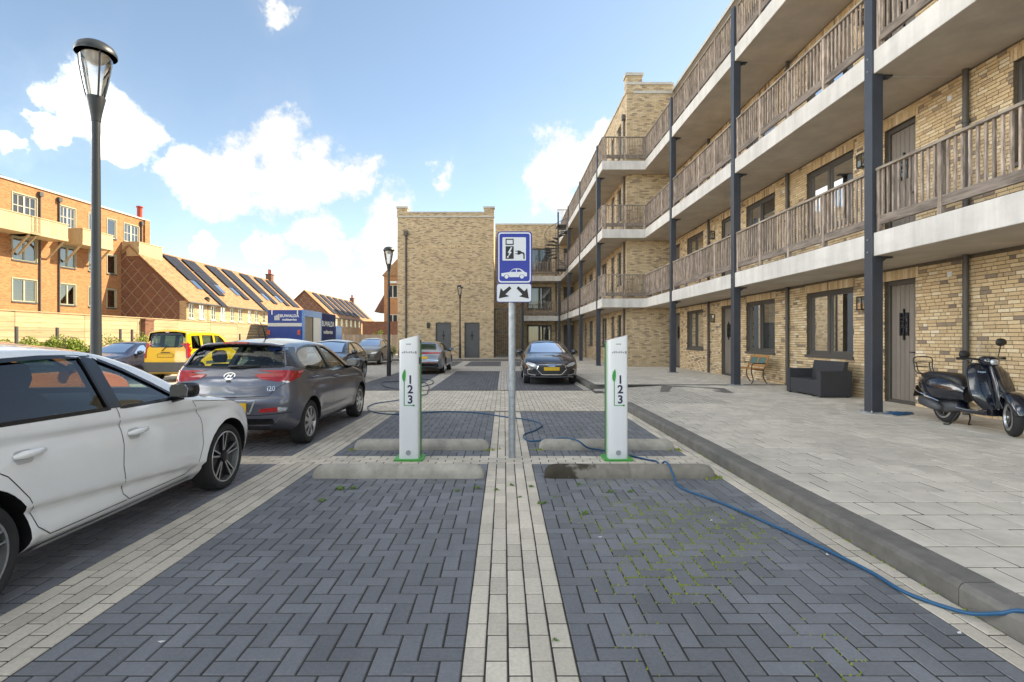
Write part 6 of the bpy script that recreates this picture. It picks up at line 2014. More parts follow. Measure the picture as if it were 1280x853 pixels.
        def sp(a0, r0, a1, r1, wd0, wd1, d0, d1, m, name='spoke', th=.018):
            mb = MB(); p0 = Vector((f + sd * d0, r0 * math.cos(a0), r0 * math.sin(a0))); p1 = Vector((f + sd * d1, r1 * math.cos(a1), r1 * math.sin(a1)))
            d = (p1 - p0).normalized(); n = Vector((1, 0, 0)); s = d.cross(n).normalized()
            vs = []
            for p, wd in ((p0, wd0), (p1, wd1)):
                for (q, e) in ((-1, 0), (1, 0), (1, -1), (-1, -1)): vs.append(p + s * q * wd / 2 + n * sd * e * th)
            mb.add(vs, [(0, 1, 2, 3), (7, 6, 5, 4), (0, 4, 5, 1), (1, 5, 6, 2), (2, 6, 7, 3), (3, 7, 4, 0)]); mb.build(name, m, wh)
        if style == 'twin':
            for k in range(5):
                a = k * 2 * math.pi / 5 + .3
                for e in (-1, 1):
                    sp(a + e * .20, rr * .2, a + e * .17, rr - .012, rr * .14, rr * .085, -.02, -.006, 'alloy_dark', 'spoke_back', .03)
                    sp(a + e * .17, rr * .25, a + e * .145, rr - .012, rr * .055, rr * .05, -.016, -.002, 'alloy', 'spoke', .006)
        elif style == 'cap':
            mb = MB(); mb.lathe([(rr - .012, -.016 * sd), (rr * .55, -.004 * sd), (0, -.002 * sd)], (f, 0, 0), 32, 'x', cap=False); mb.build('hubcap', 'alloy', wh, smooth=50)
            for k in range(8):
                a = k * 2 * math.pi / 8
                sp(a, rr * .40, a, rr * .86, rr * .10, rr * .26, .001, -.006, 'alloy_dark', 'slot', .012)
        else:
            n = 10 if style == 'multi' else 5
            for k in range(n):
                a = k * 2 * math.pi / n + .2
                sp(a, rr * .15, a, rr - .012, rr * (.16 if n == 5 else .1), rr * (.3 if n == 5 else .12), -.012, -.004, 'alloy')
        mb = MB(); mb.lathe([(rr * .2, -.02 * sd), (rr * .19, 0), (rr * .1, .004 * sd), (0, .004 * sd)], (f, 0, 0), 20, 'x'); mb.build('hub_cap', 'alloy' if style != 'twin' else 'alloy_dark', wh, smooth=40)
    def glassset(self, side_m, front_m, rear_m):
        P = self.P
        for i, p in enumerate(P['side']):
            for v in 'RL': self.patch('side_window', v, grow(p, .012), side_m[min(i, len(side_m) - 1)], off=-.012, thick=0, res=.08)
        if P.get('ws'): self.patch('windscreen', 'F', grow(P['ws'], .012), front_m, off=-.010, thick=0, res=.08)
        if P.get('rw'): self.patch('rear_window', 'B', grow(P['rw'], .012), rear_m, off=-.010, thick=0, res=.08)
    def interior(self, seats=True):
        P = self.P; L = self.L; f = P['floor']
        s0, s1 = P['cab']; zb = P['sh']((s0 + s1) / 2)
        fs = s0 + .95; x = .34
        def seat(xc, s, wd, name='seat'):
            mb = superloft([(L / 2 - s + .25, xc, f + .15, wd * .9, .09), (L / 2 - s + .05, xc, f + .16, wd, .10), (L / 2 - s - .12, xc, f + .18, wd, .11)], 14, 4)
            q = mb.build(name, 'fabric', self.root, smooth=50)
            mb = superloft([(f + .2, xc, L / 2 - s - .12, wd, .08), (f + .42, xc, L / 2 - s - .18, wd * 1.02, .075), (f + .62, xc, L / 2 - s - .25, wd * .8, .06), (f + .68, xc, L / 2 - s - .27, wd * .5, .04)], 14, 4, 'z')
            mb.build('seat_back', 'fabric', q, smooth=50)
            mb = superloft([(f + .70, xc, L / 2 - s - .275, wd * .40, .035), (f + .76, xc, L / 2 - s - .28, wd * .5, .05), (f + .84, xc, L / 2 - s - .285, wd * .45, .045), (f + .865, xc, L / 2 - s - .285, wd * .3, .03)], 14, 3, 'z')
            mb.build('headrest', 'fabric', q, smooth=50)
        for sd in (-1, 1): seat(sd * x, fs, .24)
        for sd in (-1, 0, 1) if P['W'] > 1.7 else (-1, 1): seat(sd * .42, fs + .85, .2, 'rear_seat')
        w = P['w'](s0 + .4) - .2
        mb = superloft([(-w, L / 2 - s0 - .35, zb - .1, .22, .12), (0, L / 2 - s0 - .33, zb - .09, .24, .13), (w, L / 2 - s0 - .35, zb - .1, .22, .12)], 14, 4, 'x')
        mb.build('dashboard', 'interior', self.root, smooth=50)
        mb = MB(); c = Vector((-x, L / 2 - s0 - .62, zb - .02)); pts = []
        for k in range(20):
            a = k * math.pi / 10; pts.append(c + Vector((math.cos(a) * .185, math.sin(a) * .07, math.sin(a) * .17)))
        mb.tube(pts, .014, 6, closed=True); mb.build('steering_wheel', 'interior', self.root, smooth=60)
    def mirrors(self, s, z, m, sz=1.0):
        P = self.P
        for sd, v in ((1, 'R'), (-1, 'L')):
            h = self.ray(v, self.L / 2 - s, z)
            if not h: continue
            b = h[0]
            mb = superloft([(-.085 * sz, 0, 0, .03 * sz, .025 * sz), (-.07 * sz, .0, 0, .055 * sz, .055 * sz), (.0, 0, 0, .075 * sz, .068 * sz), (.08 * sz, .0, .0, .07 * sz, .062 * sz), (.105 * sz, 0, 0, .04 * sz, .035 * sz)], 16, 3.2, 'x')
            o = mb.build('mirror', m, self.root, smooth=50)
            o.location = b + Vector((sd * .14, -.01, .065)); o.rotation_euler = (0, 0, sd * -.12)
            mb = MB(); mb.prism([(-.075 * sz, -.048 * sz), (.075 * sz, -.048 * sz), (.085 * sz, .02 * sz), (.06 * sz, .05 * sz), (-.06 * sz, .05 * sz), (-.08 * sz, .02 * sz)], -.078 * sz, -.07 * sz, 'y'); mb.build('mirror_glass', 'chrome', o)
            mb = MB(); mb.bar((-sd * .02, .0, -.05), (-sd * .15, .03, -.085), .035, .06); mb.build('mirror_arm', 'trim', o, bevel=.01)
    def handle(self, s, z, m, ln=.16):
        for sd, v in ((1, 'R'), (-1, 'L')):
            a = self.ray(v, self.L / 2 - (s - ln / 2), z + .008); b = self.ray(v, self.L / 2 - (s + ln / 2), z); c = self.ray(v, self.L / 2 - s, z)
            if not (a and b and c): continue
            n = c[1]; up = Vector((0, 0, 1))
            self.patch('handle_recess', v, [(s - ln * .1, z - .045), (s + ln * .42, z - .045), (s + ln * .5, z), (s + ln * .42, z + .03), (s - ln * .1, z + .03), (s - ln * .2, z)], 'silver_band' if self.P['W'] > 1.75 else self.P['paint'], off=.001, thick=0, rnd=.02)  # flat patch; grey on the white car, recess shade put into the colour
            mb = MB(); mb.tube([a[0] + n * .004, a[0] + (c[0] - a[0]) * .3 + n * .03, c[0] + n * .036, b[0] + (c[0] - b[0]) * .3 + n * .032, b[0] + n * .004], [.009, .019, .022, .022, .012], 8)
            mb.build('door_handle', m, self.body, smooth=60)
def grow(poly, d):
    """move a convex-ish outline outwards"""
    cx = sum(p[0] for p in poly) / len(poly); cz = sum(p[1] for p in poly) / len(poly)
    out = []
    n = len(poly)
    area = sum(poly[i - 1][0] * poly[i][1] - poly[i][0] * poly[i - 1][1] for i in range(n))
    sg = 1 if area > 0 else -1
    for i in range(n):
        a, p, b = Vector(poly[i - 1]), Vector(poly[i]), Vector(poly[(i + 1) % n])
        n1 = Vector(((p - a).y, -(p - a).x)).normalized() * sg if (p - a).length > 1e-6 else Vector((0, 0))
        n2 = Vector(((b - p).y, -(b - p).x)).normalized() * sg if (b - p).length > 1e-6 else Vector((0, 0))
        nn = (n1 + n2); nn = nn.normalized() if nn.length > 1e-6 else n1
        out.append((p.x + nn.x * d, p.y + nn.y * d))
    return out
def sawcrease(z, zt, depth, h):
    d = zt - z
    if d < -.02: return 0.0
    if d < 0: return -depth * (1 + d / .02)
    return -depth * max(0.0, 1 - d / h)
def sstep(a, b, x):
    t = max(0.0, min(1.0, (x - a) / (b - a))); return t * t * (3 - 2 * t)
def hatch(L, W, H, fa, ra, paintm, r=.305, sc=1.0, **kw):
    """generic small hatchback parameters; heights given for a 1.44 m car"""
    k = H / 1.444
    hw = W / 2
    P = dict(L=L, W=W, H=H, fa=fa, ra=ra, r=r, paint=paintm, track=hw - .025, floor=.42, zmid=.66, tumble=.055, flare=.018, rimk=.7)
    c = fa + .30           # cowl
    P['cowl'] = c
    P['top'] = pchip([(0, .60 * k), (.04, .68 * k), (.12, .755 * k), (.35, .85 * k), (fa, .955 * k), (c, 1.0 * k), (c + .42, 1.215 * k), (c + .72, 1.345 * k), (c + .98, 1.415 * k), (c + 1.4, 1.444 * k), (c + 1.9, 1.425 * k), (L - .62, 1.375 * k), (L - .46, 1.32 * k), (L - .36, 1.24 * k), (L - .17, 1.0 * k), (L - .09, .92 * k), (L - .03, .86 * k), (L, .76 * k)])
    P['crown'] = pchip([(0, .05), (.3, .045), (fa, .04), (c, .05), (c + .5, .06), (c + 1.0, .06), (L - .5, .055), (L - .2, .05), (L, .05)])
    P['sh'] = pchip([(0, .54 * k), (.15, .66 * k), (.4, .77 * k), (fa, .875 * k), (c + .1, .925 * k), (c + .9, .95 * k), (L - .9, .99 * k), (L - .35, 1.0 * k), (L - .12, .9 * k), (L, .68 * k)])
    P['w'] = pchip([(0, hw - .24), (.05, hw - .18), (.15, hw - .10), (.35, hw - .03), (.7, hw - .008), (1.4, hw - .005), (L - 1.2, hw), (L - .6, hw - .01), (L - .25, hw - .05), (L - .08, hw - .12), (L, hw - .2)])
    P['wr'] = pchip([(0, hw - .40), (.15, hw - .30), (.5, hw - .20), (fa, hw - .155), (c, hw - .14), (c + .42, hw - .205), (c + .72, hw - .26), (c + 1.0, hw - .295), (c + 1.5, hw - .305), (L - .6, hw - .32), (L - .4, hw - .325), (L - .2, hw - .28), (L, hw - .3)])
    P['zb'] = pchip([(0, .24), (.3, .2), (L - .4, .2), (L - .1, .26), (L, .32)])
    P['fx'] = pchip([(.2, .07), (.32, .015), (.45, 0), (.6, .01), (.7, .05), (.9, .12)]); P['fbow'] = .13
    P['rx'] = pchip([(.2, .05), (.35, .01), (.5, 0), (.66, .02), (.75, .05), (.9, .06)]); P['rbow'] = .07
    P['cab'] = (c + .12, L - .34)
    ws_b = c + .1
    P['ws'] = [(-(hw - .26), 1.03 * k), (hw - .26, 1.03 * k), (hw - .35, 1.34 * k), (0, 1.385 * k), (-(hw - .35), 1.34 * k)]
    P['rw'] = [(-(hw - .37), 1.30 * k), (-(hw - .30), 1.06 * k), (hw - .30, 1.06 * k), (hw - .37, 1.30 * k)]
    q = c + kw.pop('bp', 1.22)     # rear edge of the front side window
    P['bpl'] = q
    P['side'] = [[(c + .38, .965 * k), (c + .60, 1.10 * k), (c + .82, 1.225 * k), (min(c + 1.0, q - .06), 1.30 * k), (q - .02, 1.328 * k), (q, .975 * k)],
                 [(q + .11, .98 * k), (q + .09, 1.332 * k), (q + .40, 1.335 * k), (c + 1.85, 1.318 * k), (c + 2.05, 1.288 * k), (c + 2.2, 1.23 * k), (c + 2.28, 1.15 * k), (c + 2.25, 1.03 * k), (c + 2.1, 1.0 * k)]]
    P.update(kw)
    return P

# ---- white hatchback beside the camera --------------------------------------
Pw = hatch(3.93, 1.76, 1.425, .80, 3.23, paint('white_car_paint', (.80, .80, .80), rough=.25, dirt=.03), r=.312, rimk=.775, bp=1.04)
def det_w(s, z):
    win = sstep(.95, 1.25, s) * (1 - sstep(2.9, 3.3, s))
    up = sawcrease(z, .80 + .035 * (s - 0.9), .026, .13) * sstep(.5, 1.4, s) * (1 - sstep(3.4, 3.8, s))
    lo = sawcrease(z, .32 + .09 * (s - 1.2), .042, .17) * win - .012 * math.exp(-((z - .62) / .12) ** 2) * win
    return up + lo
Pw['detail'] = det_w
cw = Car(Pw, 'white_hatchback', 'white five-door hatchback with dark twin-spoke wheels beside the empty bays', 0 and (0, 0, 0) or (-2.665 - .86, 5.0 + .80 - 3.93 / 2, 0), 0, ds=.03)
cw.wheel('twin')
cw.glassset(['car_glass', 'privacy_glass'], 'car_glass', 'privacy_glass')
cw.interior()
for p in Pw['side']: cw.both(cw.line, 'window_seal', grow(p, .006), .024, 'trim', closed=True)
c = Pw['cowl']; k = 1.425 / 1.444
cw.both(cw.patch, 'pillar_cover', [(Pw['bpl'] + .01, .972 * k), (Pw['bpl'] - .015, 1.338 * k), (Pw['bpl'] + .085, 1.34 * k), (Pw['bpl'] + .105, .976 * k)], 'trim', thick=.004)
cw.both(cw.line, 'door_gap', [(c + .22, .905), (c + .12, .74), (c + .10, .52), (c + .16, .34), (c + .26, .285), (2.05, .285), (2.12, .34), (2.165, .55), (2.165, .80), (Pw['bpl'] + .05, .965)], .006, 'black')
cw.both(cw.line, 'door_gap', [(2.07, .285), (2.72, .285), (2.82, .36), (2.90, .55), (3.02, .70), (3.22, .83), (c + 2.31, 1.02), (c + 2.33, 1.14), (c + 2.25, 1.26)], .006, 'black')
cw.both(cw.line, 'bonnet_gap', [(c + .22, .905), (c - .1, .872), (.62, .83), (.35, .77)], .005, 'black')
cw.both(cw.line, 'sill_strip', [(1.2, .235), (2.85, .235)], .035, Pw['paint'], off=.018)
cw.handle(2.02, .765, Pw['paint'], .19); cw.handle(2.88, .79, Pw['paint'], .19)
cw.mirrors(c + .50, .965, 'trim', .95)
for sd in (-1, 1):
    cw.patch('headlight', 'F', [(sd * .42, .63), (sd * .70, .66), (sd * .76, .74), (sd * .60, .73), (sd * .42, .68)], 'clear_lamp')
    cw.patch('tail_light', 'B', [(sd * .40, .80), (sd * .72, .80), (sd * .76, .93), (sd * .45, .90)], 'red_lamp')
cw.patch('grille', 'F', [(-.36, .46), (.36, .46), (.40, .60), (-.40, .60)], 'black')

# ---- grey hatchback behind it -------------------------------------------------
Pg = hatch(3.92, 1.70, 1.455, .80, 3.25, paint('grey_metallic_paint', (.115, .120, .150), metal=.5, rough=.3), r=.30)
def det_g(s, z):
    return sawcrease(z, .80 + .03 * (s - 1.2), .014, .12) * sstep(.6, 1.4, s) * (1 - sstep(3.3, 3.7, s)) + sawcrease(z, .42, .014, .12) * sstep(1.0, 1.3, s) * (1 - sstep(2.7, 3.0, s))
Pg['detail'] = det_g
Lg = 3.92; kg = 1.455 / 1.444
Pg['top'] = pchip([(0, .60), (.04, .69), (.12, .77), (.35, .87), (.8, .97), (1.1, 1.02), (1.52, 1.23), (1.82, 1.37), (2.08, 1.43), (2.5, 1.455), (3.0, 1.445), (3.35, 1.415), (3.5, 1.395), (3.56, 1.375), (3.60, 1.335), (3.64, 1.29), (3.79, 1.06), (3.83, 1.01), (3.87, .97), (3.90, .93), (3.92, .84)])
Pg['crown'] = pchip([(0, .05), (.8, .04), (1.6, .06), (3.0, .06), (3.5, .05), (3.65, .03), (3.92, .025)])
hwg = .85
Pg['w'] = pchip([(0, hwg - .24), (.05, hwg - .18), (.15, hwg - .10), (.35, hwg - .03), (.7, hwg - .008), (2.7, hwg), (3.3, hwg - .006), (3.62, hwg - .03), (3.80, hwg - .07), (3.88, hwg - .11), (3.92, hwg - .16)])
Pg['wr'] = pchip([(0, hwg - .40), (.15, hwg - .30), (.8, hwg - .155), (1.1, hwg - .14), (1.5, hwg - .205), (1.85, hwg - .26), (2.1, hwg - .29), (3.2, hwg - .30), (3.55, hwg - .28), (3.65, hwg - .25), (3.8, hwg - .155), (3.92, hwg - .18)])
Pg['sh'] = pchip([(0, .54), (.15, .66), (.4, .77), (.8, .88), (1.2, .94), (2.0, .97), (3.0, 1.02), (3.6, 1.05), (3.8, .99), (3.88, .9), (3.92, .78)])
Pg['zb'] = pchip([(0, .24), (.3, .2), (3.5, .22), (3.8, .30), (3.92, .34)])
Pg['rx'] = pchip([(.2, .07), (.35, .015), (.45, 0), (.66, .0), (.72, .035), (.9, .05)]); Pg['rbow'] = .085
Pg['cab'] = (1.22, 3.68)
Pg['rw'] = [(-.55, 1.335), (-.63, 1.09), (0, 1.075), (.63, 1.09), (.55, 1.335)]
cg = Car(Pg, 'grey_hatchback', 'dark grey metallic hatchback seen from behind with yellow plate', (-3.5, 7.2 + 3.25 - Lg / 2, 0), 0, ds=.03)
cg.wheel('cap')
cg.glassset(['car_glass'], 'car_glass', 'car_glass')
cg.interior()
for p in Pg['side']: cg.both(cg.line, 'window_seal', grow(p, .006), .022, 'trim', closed=True)
c = Pg['cowl']
cg.both(cg.patch, 'pillar_cover', [(Pg['bpl'] + .01, .98), (Pg['bpl'] - .015, 1.345), (Pg['bpl'] + .085, 1.348), (Pg['bpl'] + .105, .985)], 'trim', thick=.004)
cg.both(cg.patch, 'quarter_trim', [(c + 2.24, 1.04), (c + 2.30, 1.16), (c + 2.22, 1.26), (c + 2.12, 1.33), (3.52, 1.33), (3.60, 1.24), (3.70, 1.09), (3.55, 1.06)], 'trim', thick=.004)
cg.line('window_seal', 'B', grow(Pg['rw'], .008), .03, 'trim', closed=True)
cg.both(cg.line, 'door_gap', [(c + .30, .93), (c + .22, .72), (c + .24, .5), (c + .32, .30), (2.22, .29), (2.32, .36), (2.36, .6), (2.36, .85), (Pg['bpl'] + .05, .975)], .006, 'black')
cg.both(cg.line, 'door_gap', [(2.24, .29), (2.72, .29), (2.86, .40), (2.96, .56), (3.12, .70), (3.28, .84), (c + 2.31, 1.04)], .006, 'black')
cg.handle(2.22, .86, Pg['paint']); cg.handle(3.10, .90, Pg['paint'])
cg.mirrors(c + .50, .98, Pg['paint'], 1.05)
# tail: lights, seams, badge, plate, bumper
for sd in (-1, 1):
    q = cg.patch('tail_light', 'B', [(sd * .30, .985), (sd * .55, 1.0), (sd * .80, 1.025), (sd * .82, .97), (sd * .75, .90), (sd * .70, .87), (sd * .62, .915), (sd * .40, .925)], 'red_lamp', off=.008, thick=.02, res=.03, rnd=.015)
    v = 'R' if sd > 0 else 'L'
    cg.patch('tail_light', v, [(3.55, .985), (3.70, 1.03), (3.80, 1.04), (3.86, .98), (3.82, .90), (3.77, .87), (3.70, .91), (3.60, .95)], 'red_lamp', off=.008, thick=.02, res=.03, rnd=.015)
    cg.patch('reverse_light', 'B', [(sd * .64, .905), (sd * .71, .90), (sd * .735, .885), (sd * .70, .872)], 'clear_lamp', off=.010, thick=.01, res=.03)
    cg.patch('reflector', 'B', [(sd * .42, .555), (sd * .62, .575), (sd * .62, .515), (sd * .40, .51)], 'red_lamp', off=.006, res=.03, rnd=.012)
    cg.patch('fog_lens', 'B', [(sd * .625, .575), (sd * .73, .565), (sd * .71, .525), (sd * .625, .515)], 'clear_lamp', off=.005, res=.03, rnd=.012)
    cg.line('plate_surround', 'B', [(sd * .27, .66), (sd * .35, .66), (sd * .29, .50), (sd * .26, .50)], .02, 'galv', off=.006)
cg.line('boot_gap', 'B', [(-.74, .90), (-.58, .80), (-.50, .715), (0, .70), (.50, .715), (.58, .80), (.74, .90)], .009, 'black')
cg.line('boot_crease', 'B', [(-.48, .755), (0, .74), (.48, .755)], .012, Pg['paint'], off=.010)
cg.patch('plate', 'B', [(-.25, .51), (.25, .51), (.25, .63), (-.25, .63)], 'plate', off=.014, thick=.012)
cg.patch('bumper_lower', 'B', [(-.60, .355), (.60, .355), (.56, .43), (-.56, .43)], 'trim', off=.004, res=.05)
cg.line('bumper_crease', 'B', [(-.76, .50), (-.4, .475), (.4, .475), (.76, .50)], .012, 'black', off=.002)
cg.patch('handle_recess', 'B', [(-.12, .70), (.12, .70), (.10, .665), (-.10, .665)], 'black', off=.002)
# badge: an oval ring with a slanted bar letter
def badge(car, view, x, z, rx, rz_, m='chrome'):
    pts = [(x + rx * math.cos(t), z + rz_ * math.sin(t)) for t in [2 * math.pi * i / 24 for i in range(24)]]
    return car.line('badge', view, pts, .013, m, off=.01, closed=True, step=.02)
badge(cg, 'B', 0, .965, .068, .036)
for a in (-.022, .022): cg.line('badge_bar', 'B', [(a - .01, .945), (a + .01, .985)], .012, 'chrome', off=.011)
cg.line('badge_bar', 'B', [(-.025, .962), (.025, .968)], .01, 'chrome', off=.011)
h = cg.ray('B', .53, .80)
t = text_mesh('i20', .085, 'chrome', 'model_lettering', cg.body, .002, bold=.002); t.rotation_euler = (R(84), 0, R(7)); t.location = h[0] + Vector((0, -.006, -.02))
cg.patch('lock_button', 'B', [(-.03, .885), (.03, .885), (.03, .915), (-.03, .915)], 'black', off=.006, rnd=.012)
# spoiler, brake light, wiper, aerial
mb = superloft([(-.53, -Lg / 2 + .43, 1.345, .07, .016), (-.42, -Lg / 2 + .39, 1.366, .11, .02), (0, -Lg / 2 + .37, 1.388, .13, .022), (.42, -Lg / 2 + .39, 1.366, .11, .02), (.53, -Lg / 2 + .43, 1.345, .07, .016)], 14, 3, 'x')
mb.build('spoiler', Pg['paint'], cg.root, smooth=50)
part('brake_light', 'red_lamp', cg.root, (-.16, .16, -Lg / 2 + .228, -Lg / 2 + .26, 1.376, 1.402), bevel=.006)
h1 = cg.ray('B', .0, 1.085); h2 = cg.ray('B', .34, 1.10)
mb = MB(); mb.tube([h1[0] + Vector((-.04, -.03, .0)), h1[0] + Vector((.1, -.04, .01)), h2[0] + Vector((0, -.025, .0))], [.022, .016, .009], 6); mb.build('wiper', 'trim', cg.root, smooth=60)
mb = MB(); mb.tube([(0.05, -.98, 1.45), (.045, -1.06, 1.60), (.035, -1.13, 1.68)], [.012, .007, .005], 6); mb.lathe([(.03, 0), (.025, .02), (.01, .03)], (0.05, -.97, 1.43), 10); mb.build('aerial', 'trim', cg.root, smooth=60)
for sd in (-1, 1): cg.patch('headlight', 'F', [(sd * .42, .66), (sd * .66, .70), (sd * .72, .78), (sd * .55, .76), (sd * .42, .71)], 'clear_lamp')

# ---- black hatchback facing the camera with the large grille ------------------
Pa = hatch(4.15, 1.74, 1.40, .84, 3.36, paint('black_blue_paint', (.008, .010, .018), rough=.22), r=.32)
Pa['top'] = pchip([(0, .62), (.03, .70), (.08, .74), (.3, .82), (.84, .92), (1.16, .97), (1.6, 1.18), (1.95, 1.32), (2.2, 1.38), (2.6, 1.40), (3.1, 1.38), (3.5, 1.32), (3.75, 1.22), (3.95, 1.0), (4.1, .9), (4.15, .78)])
Pa['fx'] = pchip([(.2, .05), (.32, .0), (.5, .0), (.66, .02), (.75, .06), (.9, .12)])
YA = 16.05
ca = Car(Pa, 'black_hatchback', 'glossy black hatchback facing out with a large framed grille and yellow plate', (1.48, YA + 4.15 / 2, 0), math.pi, ds=.04)
ca.wheel('plain'); ca.glassset(['car_glass'], 'car_glass', 'car_glass'); ca.interior(); ca.mirrors(Pa['cowl'] + .5, .94, Pa['paint'], 1.05)
for p in Pa['side']: ca.both(ca.line, 'window_seal', grow(p, .006), .02, 'trim', closed=True)
gp_ = [(-.30, .335), (.30, .335), (.46, .50), (.40, .635), (-.40, .635), (-.46, .50)]
ca.patch('grille', 'F', gp_, 'black', off=.004, res=.05)
ca.line('grille_frame', 'F', gp_, .026, 'chrome', off=.012, closed=True)
for z in (.39, .44, .49, .54, .59): ca.line('grille_slat', 'F', [(-.38, z), (.38, z)], .008, 'steel_grey', off=.009)
ca.patch('plate', 'F', [(-.24, .46), (.24, .46), (.24, .565), (-.24, .565)], 'plate', off=.02, thick=.02)
for i in range(4): badge(ca, 'F', -.075 + i * .05, .625, .036, .036)
for sd in (-1, 1):
    ca.patch('headlight', 'F', [(sd * .44, .60), (sd * .52, .66), (sd * .74, .72), (sd * .78, .66), (sd * .66, .60), (sd * .52, .57)], 'clear_lamp', off=.005, res=.03)
    ca.patch('air_intake', 'F', [(sd * .52, .33), (sd * .70, .33), (sd * .74, .50), (sd * .60, .48)], 'black', off=.004, res=.04)
    ca.line('intake_trim', 'F', [(sd * .50, .32), (sd * .62, .335), (sd * .72, .36), (sd * .735, .49), (sd * .66, .50)], .03, 'alloy', off=.012)
ca.line('bumper_lip', 'F', [(-.66, .275), (0, .265), (.66, .275)], .03, 'alloy', off=.01)
ca.line('bonnet_crease', 'T', [(-.42, 1.85), (-.5, 1.0)], .012, Pa['paint'], off=.006); ca.line('bonnet_crease', 'T', [(.42, 1.85), (.5, 1.0)], .012, Pa['paint'], off=.006)

# ---- silver estate seen from behind -------------------------------------------
Pk = hatch(4.3, 1.74, 1.37, .86, 3.40, paint('silver_paint', (.28, .30, .34), metal=.6, rough=.3), r=.315)
ck = Car(Pk, 'silver_estate', 'silver grey sports estate seen from behind with a red light bar', (-3.33, 20.95 + 4.3 / 2, 0), 0, ds=.05)
ck.wheel('plain'); ck.glassset(['privacy_glass'], 'car_glass', 'privacy_glass'); ck.mirrors(Pk['cowl'] + .5, .93, Pk['paint'])
for p in Pk['side']: ck.both(ck.line, 'window_seal', grow(p, .006), .02, 'trim', closed=True)
ck.patch('light_bar', 'B', [(-.74, .90), (.74, .90), (.74, .845), (.45, .83), (-.45, .83), (-.74, .845)], 'red_lamp', off=.006, res=.05)
ck.patch('plate', 'B', [(-.25, .62), (.25, .62), (.25, .73), (-.25, .73)], 'plate', off=.008)
ck.patch('diffuser', 'B', [(-.68, .30), (.68, .30), (.64, .46), (-.64, .46)], 'trim', off=.004)
ck.line('reflector_bar', 'B', [(-.6, .49), (.6, .49)], .03, 'red_lamp', off=.006)
ck.line('chrome_bar', 'B', [(.2, .60), (.66, .57)], .03, 'chrome', off=.006); ck.line('chrome_bar', 'B', [(-.2, .60), (-.66, .57)], .03, 'chrome', off=.006)
mb = superloft([(-.5, -4.3 / 2 + .34, 1.285, .10, .02), (0, -4.3 / 2 + .30, 1.30, .13, .02), (.5, -4.3 / 2 + .34, 1.285, .10, .02)], 12, 3, 'x'); mb.build('spoiler', Pk['paint'], ck.root, smooth=50)

# ---- other parked cars --------------------------------------------------------------
def simple_front(P, name, label, loc, rz, ds=.05, wheel='plain'):
    q = Car(P, name, label, loc, rz, ds); H = P['H']
    q.wheel(wheel); q.glassset(['car_glass', 'privacy_glass'], 'car_glass', 'privacy_glass'); q.interior(); q.mirrors(P['cowl'] + .5, .66 * H, P['paint'])
    for p in P['side']: q.both(q.line, 'window_seal', grow(p, .006), .02, 'trim', closed=True)
    hw = P['W'] / 2
    for sd in (-1, 1):
        q.patch('headlight', 'F', [(sd * (hw - .42), .62), (sd * (hw - .18), .65), (sd * (hw - .12), .74), (sd * (hw - .28), .73), (sd * (hw - .42), .68)], 'clear_lamp', off=.005, res=.04)
        q.patch('tail_light', 'B', [(sd * (hw - .40), .80), (sd * (hw - .16), .80), (sd * (hw - .14), .95), (sd * (hw - .36), .92)], 'red_lamp', off=.005, res=.05)
    q.patch('grille', 'F', [(-.36, .40), (.36, .40), (.42, .60), (-.42, .60)], 'black', off=.004)
    q.patch('plate', 'F', [(-.25, .44), (.25, .44), (.25, .54), (-.25, .54)], 'plate', off=.012)
    q.patch('plate', 'B', [(-.25, .52), (.25, .52), (.25, .63), (-.25, .63)], 'plate', off=.012)
    k = H / 1.444; c = P['cowl']
    q.both(q.line, 'door_gap', [(c + .30, .63 * H), (c + .24, .5), (c + .3, .3), (P['bpl'], .29), (P['bpl'] + .07, .5), (P['bpl'] + .05, .67 * H)], .007, 'black')
    q.handle(c + 1.25, .80, P['paint']); q.handle(c + 2.1, .83, P['paint'])
    return q
Pb = hatch(4.0, 1.70, 1.42, .80, 3.27, paint('black_paint', (.010, .011, .014), rough=.25), r=.305)
simple_front(Pb, 'black_city_car', 'black five-door car facing out behind the grey hatchback', (-5.98, 15.95 + 2.0, 0), math.pi)
Ps = hatch(4.2, 1.72, 1.50, .85, 3.40, paint('brown_grey_paint', (.11, .105, .10), metal=.4, rough=.3), r=.32)
simple_front(Ps, 'grey_brown_car', 'grey-brown tall car facing out in front of the grey plank fence', (-7.72, 28.3 + 2.1, 0), math.pi)
Po = hatch(3.9, 1.68, 1.45, .80, 3.22, paint('orange_paint', (.62, .13, .012), rough=.3), r=.30)
simple_front(Po, 'orange_hatchback', 'bright orange hatchback parked beyond the white hatchback', (-7.3, 9.35 - 1.95, 0), 0)
Pd = hatch(4.3, 1.72, 1.36, .85, 3.45, paint('dark_blue_paint', (.012, .018, .045), rough=.25), r=.31)
simple_front(Pd, 'dark_blue_car', 'low dark blue car facing out beyond the yellow van', (-13.95, 16.9 + 2.15, 0), math.pi)

